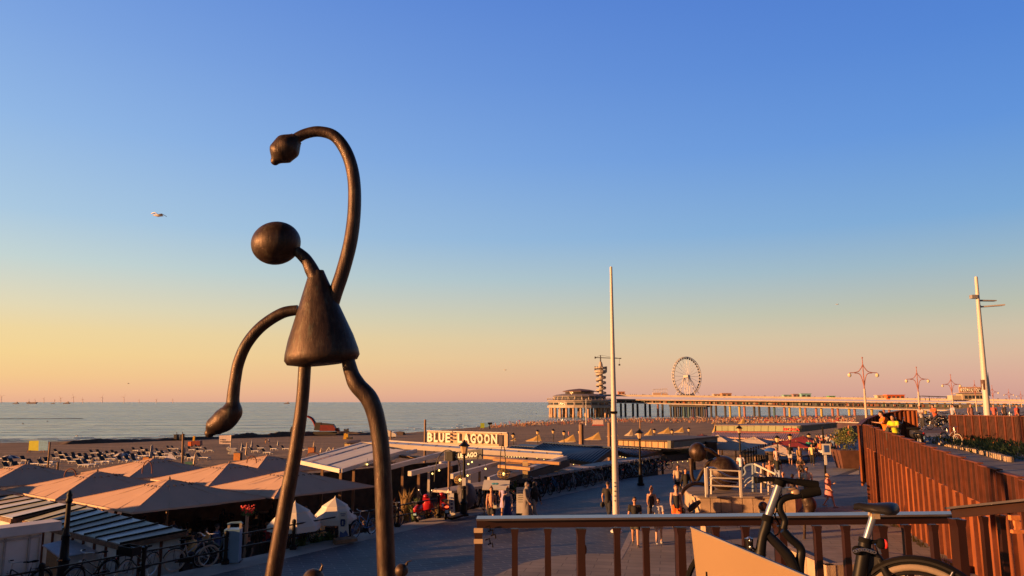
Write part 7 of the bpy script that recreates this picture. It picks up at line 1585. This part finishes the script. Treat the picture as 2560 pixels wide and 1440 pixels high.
def people():
    CAM=lambda p: math.atan2(-(0-p.x),(0-p.y))   # rotation so +Y faces the camera
    def at(px,foot,h,lab,turn=0,**k):
        g=G(px,foot); return person((g.x,g.y,0),h,CAM(g)+R(turn),lab,**k)
    at(1228,1320,1.68,'person in an orange camisole and black shorts with a small white shoulder bag',top=(.55,.26,.16),bot=(.015,.015,.018),sleeve='none',female=True,extras=('bag',),hair=(.12,.05,.02),hairlen='bun',ph=1)
    at(1260,1297,1.70,'person with long blond hair in a lavender dress behind two women',turn=170,top=(.30,.27,.50),kind='dress',hair=(.45,.24,.08),hairlen='long',female=True,pose='stand')
    at(1269,1317,1.62,'person in a dark navy strap dress and sunglasses left of the couple',top=(.012,.03,.14),kind='dress',sleeve='none',female=True,extras=('glasses',),hair=(.20,.08,.03),hairlen='bun',ph=-1,skin=SKL)
    at(1317,1306,1.72,'person in a long grey coat and grey headscarf walking left',turn=60,top=(.17,.15,.15),bot=(.17,.15,.15),kind='coat',sleeve='long',hair=(.17,.15,.15),hairlen='scarf',female=True,ph=1)
    at(1337,1304,1.74,'person in a black headscarf and black top with light grey trousers',turn=55,top=(.01,.01,.012),bot=(.28,.25,.24),kind='pants',sleeve='long',hair=(.01,.01,.012),hairlen='scarf',female=True,ph=-1)
    at(1521,1307,1.76,'person in dark clothes walking just left of the white mast',turn=150,top=(.02,.018,.018),bot=(.015,.018,.03),kind='pants',sleeve='short',hairlen='short',extras=('darkbag',))
    at(1589,1364,1.74,'person in a black tee shirt and dark shorts with a tan chest strap and sunglasses',top=(.012,.012,.014),bot=(.03,.028,.028),kind='shorts',extras=('glasses','strap'),ph=1)
    at(1631,1322,1.70,'person in a dark strap top carrying a pale bag behind the woman in white',turn=-15,top=(.03,.02,.02),bot=(.10,.08,.07),kind='shorts',sleeve='none',female=True,hair=(.20,.09,.04),hairlen='bun',extras=('whitebag',),ph=-1)
    at(1648,1360,1.66,'person in a white tee shirt, beige shorts and sunglasses beside the man in black',top=(.62,.56,.54),bot=(.36,.25,.19),kind='shorts',sleeve='short',female=True,extras=('glasses','strap'),hair=(.04,.02,.015),hairlen='long',ph=-1,skin=SKL)
    at(1693,1327,1.84,'person in a black tank top and bright orange shorts carrying a dark bag',turn=10,top=(.015,.015,.018),bot=(.75,.13,.015),kind='shorts',sleeve='none',extras=('darkbag',),hair=(.18,.08,.035),ph=1,skin=SKL)
    at(1697,1246,1.80,'person in a patterned pale shirt and black trousers near the second sculpture',top=(.40,.30,.22),bot=(.015,.015,.018),kind='pants',ph=1)
    at(1716,1256,1.76,'person in all black clothes right of the man in the pale shirt',turn=20,top=(.015,.012,.012),bot=(.02,.02,.03),kind='pants',sleeve='long',hair=(.02,.012,.01),hairlen='long',female=True,ph=-1)
    at(1854,1200,1.78,'person in a white shirt and blue jeans beyond the curled rail, seen from behind',turn=180,top=(.55,.56,.66),bot=(.025,.05,.14),kind='pants',pose='stand')
    at(1912,1226,1.62,'person with a dark top beside the descending white rail, left of two',turn=-20,top=(.03,.02,.02),bot=(.02,.02,.02),kind='pants',female=True,hairlen='long')
    at(1927,1222,1.70,'person in an orange brown top beside the descending white rail, right of two',top=(.42,.20,.12),bot=(.10,.07,.06),kind='pants',hair=(.18,.06,.03))
    at(1943,1172,1.66,'person in a pale pink off shoulder top near the blue lidded bin',top=(.55,.38,.34),bot=(.2,.22,.3),kind='shorts',female=True,hair=(.06,.03,.02),hairlen='bun')
    at(1946,1212,1.84,'large person in a dark shirt and light jeans walking toward the camera',top=(.014,.017,.016),bot=(.22,.26,.36),kind='pants',hairlen='bald',skin=SKL)
    at(1977,1163,1.80,'person in a black tee shirt and pale shorts near the black railing end',top=(.015,.012,.015),bot=(.38,.36,.36),kind='shorts')
    at(2000,1172,1.76,'person in tan clothes between the man in black and the one in yellow',turn=30,top=(.32,.19,.08),bot=(.26,.16,.08),kind='pants',sleeve='long',hair=(.15,.07,.03))
    at(2032,1164,1.78,'person in a yellow shirt and black trousers walking with feet apart',top=(.62,.50,.22),bot=(.012,.012,.015),kind='pants',ph=1)
    at(2024,1146,1.80,'person in a teal green top walking away in the crowd',turn=180,top=(.02,.26,.20),bot=(.05,.06,.08),kind='pants',small=True)
    at(2037,1146,1.74,'person in dark clothes walking beside the teal top',turn=180,top=(.02,.02,.02),bot=(.02,.02,.03),kind='pants',small=True)
    at(2053,1149,1.70,'person in a bright orange top and white shorts in the crowd',top=(.70,.20,.04),bot=(.5,.5,.5),kind='shorts',female=True,hairlen='long',hair=(.1,.04,.02),small=True)
    at(2073,1268,1.66,'person in a pink and white patterned dress striding left by the rusty wall',turn=75,top=(.50,.20,.20),kind='dress',female=True,hair=(.40,.22,.12),hairlen='long',extras=('phone',),ph=1,skin=SKL)
    at(1962,1268,1.74,'bald person in a dark top behind the bicycle handlebar',top=(.15,.10,.08),bot=(.05,.05,.06),kind='shorts',hairlen='bald')
    at(1985,1270,1.66,'person with long dark hair behind the bicycle handlebar',turn=160,top=(.06,.04,.035),bot=(.2,.08,.05),kind='shorts',hair=(.02,.015,.012),hairlen='long',female=True)
    at(2021,1258,1.86,'person in a white tee shirt and black cap behind the bronze figure',top=(.64,.52,.42),bot=(.14,.10,.06),kind='pants',extras=('cap',),ph=-1)
    g=G(2003,1212); BK_=copy_tree(BK['black']); BK_.location=(g.x,g.y,0); BK_.rotation_euler=(0,0,R(-110)); BK_['label']='black bicycle ridden toward the camera along the promenade'
    person((g.x,g.y-.1,.02),1.78,R(-200),'cyclist in dark clothes riding toward the camera in the middle of the promenade',top=(.03,.02,.02),bot=(.04,.02,.02),kind='shorts',pose='ride')
    # upper promenade
    p=WZ(2234,33.6,0); z=W(2236,1037,33.6).z-1.70; person((p.x,p.y,z),1.74,R(125),'person in a bright yellow tee shirt with black strap leaning on the rusty wall',top=(.55,.55,.02),bot=(.05,.05,.05),kind='pants',pose='lean',hair=(.015,.012,.01),extras=('strap',))
    p=WZ(2213,34.4,0); z=W(2213,1026,34.4).z-1.76; person((p.x,p.y,z),1.78,R(75),'person in a bright orange tee shirt and dark cap leaning on the rusty wall',top=(.85,.17,.01),bot=(.05,.05,.05),kind='pants',pose='lean',extras=('cap','strap'))
    p=WZ(2336,53.2,3.35); person((p.x,p.y,p.z),1.75,R(100),'person in an orange red shirt on a bicycle on the upper promenade',top=(.60,.10,.03),bot=(.03,.03,.05),kind='pants',pose='ride',hair=(.06,.03,.02))
    p=WZ(2302,54,3.35); person((p.x,p.y,p.z),1.72,R(120),'person in a black and white top bending on the upper promenade',top=(.35,.32,.33),bot=(.03,.03,.04),kind='pants',pose='lean',sleeve='short')
    p=WZ(2424,55,3.4); person((p.x,p.y,p.z),1.78,R(200),'person in a reddish top beside the white lamp mast',top=(.22,.10,.09),bot=(.03,.03,.04),kind='pants',pose='stand')
    for i,(px,Y,c) in enumerate([(2482,60,(.4,.1,.08)),(2508,62,(.05,.04,.05)),(2540,58,(.35,.06,.05)),(2380,60,(.3,.35,.45))]):
        p=WZ(px,Y,3.4); person((p.x,p.y,p.z),1.74,R(160+i*40),['person in a red shirt right of the white lamp mast','person in black between two people in red on the upper promenade','person in dark red near the right edge of the upper promenade','person in pale blue left of the white lamp mast'][i],top=c,bot=(.03,.03,.04),kind='pants',pose='stand',small=True)
    # beach
    g=GB(150,1186); g=WZ(149,52,-1.9); person((g.x,g.y,g.z),1.75,R(-60),'person in a pale top sitting on the sand by the short post at left',top=(.5,.42,.42),bot=(.05,.06,.12),kind='pants',pose='ground',hair=(.05,.03,.02))
    g=GB(664,1110); person((g.x,g.y,g.z),1.8,R(150),'person in a dark top and tan shorts on the beach, left of a couple',top=(.03,.02,.03),bot=(.4,.22,.12),kind='shorts',pose='stand',small=True)
    g=GB(671,1110); person((g.x+.1,g.y,g.z),1.75,R(200),'person in a blue top and dark shorts on the beach, right of a couple',top=(.2,.24,.4),bot=(.03,.03,.05),kind='shorts',pose='stand',small=True)
    g=GB(1422,1090); person((g.x,g.y,g.z),1.72,R(180),'person in a pink top standing behind the second pointed shelter',top=(.5,.2,.2),bot=(.1,.05,.08),kind='dress',pose='stand',female=True,small=True)
    # background strollers in the crowd
    cols=[((.03,.03,.03),'black'),((.5,.48,.46),'white'),((.4,.08,.06),'red'),((.10,.16,.3),'blue'),((.4,.25,.15),'tan'),((.05,.07,.06),'dark green')]
    for i in range(14):
        px=2042+((i*37)%58); ft=[1140,1136,1132,1128,1143][i%5]-(i//5)*4; c,cn=cols[i%6]; g=G(px,ft)
        person((g.x,g.y,0),random.uniform(1.6,1.85),random.uniform(0,6),f'distant stroller in a {cn} top, {ORD[i]} of the crowd left of shrub planter',top=c,bot=cols[(i+2)%6][0],kind=['pants','shorts'][i%2],small=True,ph=[1,-1][i%2],group='distant strollers on the promenade')
    # blue lidded bin
    g=G(1929,1160); t=T('litter_bin','dark litter bin with a bright blue lid at the end of the black railing','bin',(g.x,g.y,0)); MB().lathe([(.5,0),(.52,1.1)],g,12).build('body',M_darkwood,t); MB().lathe([(.56,1.1),(.5,1.22),(.25,1.36),(0,1.4)],g,12).build('lid',mat('lid_blue',(.02,.09,.40),.4),t)
    # diners: six prototypes, copied
    protos=[]
    cs=[((.7,.45,.18),'ochre'),((.5,.05,.05),'red'),((.08,.11,.22),'navy'),((.7,.66,.6),'white'),((.03,.03,.03),'black'),((.32,.18,.13),'brown')]
    def pl(nm):
        return nm
    order=list(range(len(SEATS))); random.shuffle(order); cnt=0; used={}
    for i in order:
        if cnt>=44: break
        x,y,z,an,lab=SEATS[i]; c,cn=cs[cnt%6]; l=f'diner in {cn}, '+lab.replace(' under the',' under')
        key=l; used[key]=used.get(key,0)+1
        if used[key]>1: l=l.replace('seated diner','second seated diner')
        if used[key]>2: continue
        if cnt<6: o=person((x,y,z),1.72,an,l,top=c,bot=(.05,.05,.07),kind='pants',pose='sit',sleeve='short' if cnt%2 else 'long',hairlen='short' if cnt%2 else 'long',female=bool(cnt%2==0),hair=[(.03,.02,.015),(.25,.12,.05)][cnt%2],group='diners seated under the parasols',small=True); protos.append(o)
        else: o=copy_tree(protos[cnt%6]); o.location=(x,y,z); o.rotation_euler=(0,0,an); o['label']=l
        cnt+=1
    # guests on the awning terrace and at the front edge under the parasols
    spots=[(505,31.5,'at the front edge under the nearest parasol, leftmost'),(470,32,'near the corner of the striped shed'),(560,32.5,'in front of the middle pole under the nearest parasol'),(600,31,'left of the thin sculpture leg'),(640,30.5,'just left of the thin sculpture leg at the fence'),(795,34,'above the left white parasol'),(815,35,'above the right white parasol'),(870,33,'behind the fern by the banner'),(890,34,'beside the fern right of the banner'),(905,32.5,'near the right blue bicycle'),(920,34,'between blue bicycle and thick sculpture leg'),(1000,38,'right of the thick sculpture leg under the beams'),(1040,39.5,'behind the red scooters'),(1075,41,'under the tall black arch'),(455,35,'deep under the nearest parasol left side'),(230,31.5,'in the gap between the parasols behind the lamp post'),(205,32.5,'left in the gap between the parasols'),(115,33,'left end behind the striped roof'),(1110,42,'behind the grey hanging sign'),(1340,47,'under the blue ribbed roof')]
    for i,(px,Y,w) in enumerate(spots):
        p=WZ(px,Y,-1.6 if i!=19 else -1.2); c,cn=cs[i%6]
        st=i%3!=0
        if st: person((p.x,p.y,p.z),random.uniform(1.62,1.82),random.uniform(0,6.2),f'standing guest in {cn} '+w,top=c,bot=(.05,.05,.07),kind='pants',pose='stand',small=True,group='guests standing on the terrace')
        else: o=copy_tree(protos[i%6]); o.location=(p.x,p.y,p.z+.3); o.rotation_euler=(0,0,random.uniform(0,6)); o['label']=f'seated guest in {cn} '+w; o['group']='guests seated on high stools on the terrace'; s_=T('bar_stool','stool under the '+o['label'].replace('seated guest','guest'),'stool',(p.x,p.y,p.z)); MB().lathe([(.2,0),(.2,.03),(.04,.05),(.04,.74),(.19,.76),(.19,.80)],p,12).build('seat',M_darkwood,s_)
people()
# ================= NEAR RAILING, PANEL AND BICYCLE =================
def near():
    MRail=mat('brown_railing_paint',(.028,.0085,.005),.45,.2,.15,6); MCap=mat('railing_cap',(.20,.17,.17),.28,.7,.15,8)
    t=T('terrace_railing','brown steel terrace railing with flat grey cap and tapered balusters','railing',(1.5,5.6,3.68))
    Y=5.6
    A=W(1192,1296,Y+.0);B=W(2392,1284,Y)
    def capseg(A,B): MB().beam(A+Z*.0,B+Z*.0,.15,.014).build('cap',MCap,t,smooth=False); MB().beam(A-Z*.038,B-Z*.038,.045,.058).build('apron',MRail,t,smooth=False)
    capseg(A,B)
    def bal(p,w=.042,dp=.05,low=3.68,wide=False):
        z1=p.z-.075; mb=MB(); 
        for (za,zb,wa,wb_) in((low,z1-.05,w*1.15 if not wide else w,w),(z1-.05,z1,w,w*1.4)):
            vs=[]
            for z_,ww in((za,wa),(zb,wb_)): vs+=[Vector((p.x-ww/2,p.y-dp/2,z_)),Vector((p.x+ww/2,p.y-dp/2,z_)),Vector((p.x+ww/2,p.y+dp/2,z_)),Vector((p.x-ww/2,p.y+dp/2,z_))]
            mb.add(vs,[(0,3,2,1),(4,5,6,7),(0,1,5,4),(1,2,6,5),(2,3,7,6),(3,0,4,7)])
        mb.build('baluster',MRail,t,smooth=False)
    for i,px in enumerate([1197,1287,1369,1451,1541,1613,1698,1787,1861,1948,2040,2111,2195,2262,2330]):
        f=(px-1192)/1200; p=A.lerp(B,f); p=W(px,lerp(1296,1284,f),Y); wide=i in(0,3,6,9,12); bal(p,.052 if wide else .042,.13 if wide else .05)
    C_=W(2384,1270,5.35);D_=W(2600,1247,4.7); capseg(C_,D_)
    for i,f in enumerate((.03,.36,.56,.85)):
        p=C_.lerp(D_,f); bal(p,.055 if i==0 else .034,.10 if i==0 else .04)
    # tape and bits on the left post
    p=W(1197,1322,Y); 
    for dz in(0,-.075): MB().box((p.x-.0,p.y-.07,p.z+dz),(.064,.012,.032)).build('tape',mat('tape_beige',(.45,.32,.20),.7),t,smooth=False)
    mb=MB()
    for i in range(5): c=p+Vector((.05+.02*(i%3),-.05,.02-.03*i)); mb.tube([c,c+Vector((.03,0,.01)),c+Vector((.035,0,-.02))],.005,5)
    mb.build('torn_cable_tie',M_rubber,t)
    p=W(1462,1372,Y); MB().sphere(p+Vector((.0,-.03,0)),(.012,.01,.035),8,6).build('rust_knob',M_cortdark,t)
    p=W(2540,1300,4.9); mb=MB().box(p+Vector((-.01,0,.015)),(.06,.03,.03)).box(p+Vector((.0,0,-.03)),(.03,.02,.06)).box(p+Vector((.0,0,-.07)),(.07,.03,.022)); tag(mb.build('rusty_bracket',mat('rust_orange',(.50,.17,.05),.7,0,.3,30),t,smooth=False))
    # beige panel
    Yp=3.4; TL=W(1727,1319,3.35); TR=W(2040,1452,3.1); 
    dn=Vector((.0,-.02,-.6)); t=T('beige_panel','large plain beige sign panel standing in front of the railing, cut off at the bottom','sign panel',(1.2,3.2,3.68))
    e=(TR-TL); TR2=TL+e*1.7
    pts=[TL,TL+Vector((.03,-.02,-.62)),Vector((TR2.x,TR2.y,3.75)),TR2 if TR2.z>3.8 else TR2]
    pts=[TL,TL+Vector((.055,-.01,-.70)),TR2+Vector((.02,-.01,-.25)),TR2]
    MB().slab(pts,.012).build('panel',mat('panel_beige',(.28,.178,.092),.55,0,.05,2),t,smooth=False)
    MB().beam(TL+Z*.002,TR2+Z*.002,.022,.006).build('edge_trim',mat('panel_edge',(.22,.19,.18),.5),t,smooth=False)
    nrm_=(TR-TL).cross(Vector((.055,-.01,-.70))).normalized(); d_=ray(1767,1436); o_=Vector((0,0,CAMZ)); p=o_+d_*((TL-o_).dot(nrm_)/d_.dot(nrm_)); MB().box(p,(.009,.004,.022)).build('printed_mark',M_black,t,smooth=False)
    for f in(): q_=TL.lerp(TR,f); MB().tube([(q_.x+.02,q_.y+.04,3.68),(q_.x+.02,q_.y+.04,q_.z-.12)],.02,8).build('leg',M_black,t)
    # bicycle
    t=T('parked_bicycle','black city bicycle with silver seat post parked at the railing, closest one','bicycle',(2.1,4.75,3.68))
    s=5.0/F
    def w(px,py,Y=4.98): return W(px,py,Y)
    def tb(nm,pts,rad,m=M_black,Y=4.98,n=12,k=5,par=None):
        P3=spline([w(p[0],p[1],p[2] if len(p)>2 else Y) for p in pts],k); rr=rad if isinstance(rad,(list,tuple)) else [rad]*len(pts)
        return MB().tube(P3,[r*s for r in splinev(rr,k)],n).build(nm,m,par or t)
    tb('steerer',[(1947,1212),(1940,1234),(1919,1292)],[9,9.5,10],M_chrome)
    tb('stem_clamp',[(1950,1200),(1946,1214)],[16,14],M_rubber); tb('stem_collar',[(1921,1288),(1917,1304)],[13,14],M_rubber)
    tb('head_tube',[(1919,1300),(1914,1320),(1906,1345),(1900,1390)],[11,12,11,13],M_black)
    tb('handlebar',[(1893,1199),(1930,1198),(1960,1201),(2000,1205)],[6,6,7,7],M_black)
    tb('grip',[(1990,1204),(2044,1212)],[8,9.5],M_rubber); tb('grip',[(1886,1200,5.05),(1905,1199,5.03)],[8,7.5],M_rubber)
    b=tb('curved_bar',[(1958,1322),(1962,1300),(1950,1276),(1950,1256),(1966,1244),(1998,1238),(2010,1235)],[8,8,8.5,8.5,8,8,8],M_black)
    tb('grip',[(2002,1237),(2025,1231),(2048,1226)],[11,12,12.5],M_rubber)
    MB().sphere(w(1990,1232),(.035,.02,.028),12,8).sphere(w(1980,1222),(.04,.015,.012),10,6).build('brake_lever',mat('lever_tan',(.35,.24,.16),.4,.3),t)
    MB().box(w(1968,1222),(.06,.02,.02)).box(w(1958,1228),(.03,.03,.03)).build('bell',M_chrome,t)
    tb('brake_cable',[(1955,1236),(1925,1262),(1910,1290),(1912,1330)],1.6,M_rubber,n=6); tb('brake_cable',[(1945,1240),(1932,1275),(1948,1310),(1945,1335),(1925,1340)],1.6,M_rubber,n=6); tb('brake_cable',[(1948,1262),(1938,1290),(1950,1312)],1.4,M_rubber,n=6)
    tb('down_tube',[(1918,1335),(1945,1362),(1975,1398),(1995,1450)],[11,12,14,14],mat('gloss_black',(.010,.009,.009),.3,0,.2,spec=.4)); tb('fork',[(1958,1325),(1975,1345),(2002,1372),(1999,1410),(1998,1460)],[9,10,10,11,11],M_black)
    tb('fork',[(1902,1380),(1897,1400),(1905,1440)],[14,12,11],M_black)
    MB().sphere(w(1936,1313),(.016,.01,.02),8,6).build('amber_reflector',mat('amber',(.5,.13,.03),.3),t)
    hl=MB().tube([w(1872,1346),w(1874,1372)],[.028,.022],12).build('headlight',mat('gloss_black',(.015,.014,.014)),t); MB().sphere(w(1873,1350),(.02,.03,.02),10,6).sphere(w(1874,1366),(.018,.03,.018),10,6).build('lens',M_chrome,hl)
    tb('light_bracket',[(1880,1368),(1888,1376),(1896,1392)],3,M_black,n=6)
    # saddle
    Ys=4.65
    mb=MB(); prof=[(2136,1268,10,9),(2150,1266,12,10),(2165,1270,15,12),(2185,1272,22,13),(2205,1273,34,15),(2225,1274,42,17),(2240,1275,38,15),(2246,1276,22,8)]
    vs=[];n=14
    for (px,py,wd,hh) in prof:
        c=W(px,py,Ys); 
        for j in range(n):
            a=2*math.pi*j/n; vs.append(c+Vector((.57,.82,0))*(wd*1.15*Ys/F*math.cos(a)*1.0)+Z*(hh*Ys/F*(math.sin(a) if math.sin(a)>0 else math.sin(a)*.75)))
    fs=[(i*n+j,i*n+(j+1)%n,(i+1)*n+(j+1)%n,(i+1)*n+j) for i in range(len(prof)-1) for j in range(n)]+[tuple(range(n-1,-1,-1)),tuple((len(prof)-1)*n+j for j in range(n))]
    mb.add(vs,fs).build('saddle',mat('saddle_black',(.015,.014,.015),.5,0,.2,20),t,ang=60)
    MB().tube([W(2172,1284,Ys),W(2185,1290,Ys),W(2200,1288,Ys)],.012,8).box(W(2186,1290,Ys),(.05,.04,.03)).build('saddle_clamp',mat('brass_lit',(.55,.42,.28)),t)
    tb('seat_post',[(2183,1290,Ys),(2164,1352,Ys)],[7.5,7.5],M_chrome); tb('seat_tube',[(2164,1348,Ys),(2158,1385,Ys),(2146,1460,Ys)],[13,14,15],M_black)
    tb('post_clamp',[(2164,1345,Ys),(2162,1357,Ys)],[14,14],M_rubber)
    # chain lock round seat tube
    mb=MB()
    for i in range(9):
        c=W(2138+i*6,1378-4*math.sin(i*.5),Ys-.08+.01*(i%2)); mb.tube([c+Vector((.011*math.cos(a),.004*math.sin(a) if i%2 else 0,.007*math.sin(a))) for a in [2*math.pi*j/10 for j in range(10)]],.003,5,closed=True)
    mb.build('lock_chain',M_chrome,t); MB().sphere(W(2143,1376,Ys-.03),(.03,.03,.028),10,7).build('lock_body',M_rubber,t)
    MB().tube([W(2178,1356,Ys-.02),W(2193,1354,Ys-.02)],.012,8).sphere(W(2203,1359,Ys-.02),(.032,.03,.032),12,8).build('rear_light',M_rubber,t); MB().sphere(W(2213,1360,Ys-.03),(.012,.025,.028),10,8).build('red_lens',mat('bright_red_lens',(.5,.03,.03),.3),t)
    # rear triangle
    tb('seat_stay',[(2168,1372,Ys),(2195,1395,Ys),(2225,1450,4.55)],[7,9,9],M_black); tb('seat_stay',[(2190,1360,Ys),(2200,1385,Ys)],[4,4],M_chrome,n=8)
    MB().slab([W(2162,1385,Ys),W(2155,1448,Ys),W(2232,1452,4.6),W(2200,1396,4.62)],.03).build('frame_bag',mat('bag_black',(.02,.02,.022),.8),t,smooth=False)
    # rear wheel
    C=W(2293,1369,4.5); cz=3.68+.345; C=Vector((C.x,4.5,cz)); e=Vector((-.82,.57,0)).normalized()
    wp=lambda a,r,o=0: C+e*(r*math.cos(a))+Z*(r*math.sin(a))+Vector((e.y,-e.x,0))*o
    N_=48; an=[2*math.pi*i/N_ for i in range(N_)]
    wh=MB().tube([wp(a,.325) for a in an],.021,10,closed=True).build('rear_wheel',mat('tyre_grey_wall',(.20,.155,.12),.8),t); MB().tube([wp(a,.345) for a in an],.012,8,closed=True).build('tread',M_rubber,wh)
    MB().tube([wp(a,.293) for a in an],.011,8,closed=True).build('rim',M_black,wh)
    mb=MB()
    for i in range(28): a=2*math.pi*i/28; mb.tube([wp(a+(.25 if i%2 else -.25),.03,.02 if (i//2)%2 else -.02),wp(a,.29)],.0016,4)
    mb.build('spokes',M_chrome,wh); MB().tube([wp(0,0,-.05),wp(0,0,.05)],.03,12).build('hub',M_chrome,wh)
    MB().tube([wp(a,.372) for a in [math.pi*(-.05+i/30*1.0) for i in range(31)]],.024,8,ex=.6).build('mudguard',mat('gloss_black',(.015,.014,.014)),t)
    for o in(-.035,.035): MB().tube([wp(R(118),.37,o),wp(0,0,o)],.004,6).build('mudguard_stay',M_chrome,t)
    C2=C+e*1.1; wp2=lambda a,r: C2+e*(r*math.cos(a))+Z*(r*math.sin(a))
    fw=MB().tube([wp2(a,.325) for a in an],.021,8,closed=True).build('front_wheel',M_rubber,t); mb=MB()
    for i in range(20): mb.tube([C2,wp2(2*math.pi*i/20,.31)],.002,4)
    mb.build('spokes',M_chrome,fw)
    bb=C+e*.46+Z*-.04; MB().tube([bb,W(2146,1460,Ys)],.018,8).tube([bb,W(1995,1450,4.98)],.022,8).build('lower_frame',M_black,t); MB().tube([bb-Vector((.05,.07,0)),bb+Vector((.05,.07,0)),bb+Vector((.1,.1,-.16))],.012,6).build('crank',M_chrome,t)
near()

for o_ in list(TS.collection.objects): bpy.data.objects.remove(o_)
bpy.data.scenes.remove(TS)
for o_ in sc.objects:
    if o_.parent is None and 'label' in o_ and not (4<=len(o_['label'].split())<=16) and o_.get('kind')!='structure': print('LABEL',o_.name,len(o_['label'].split()),o_['label'])
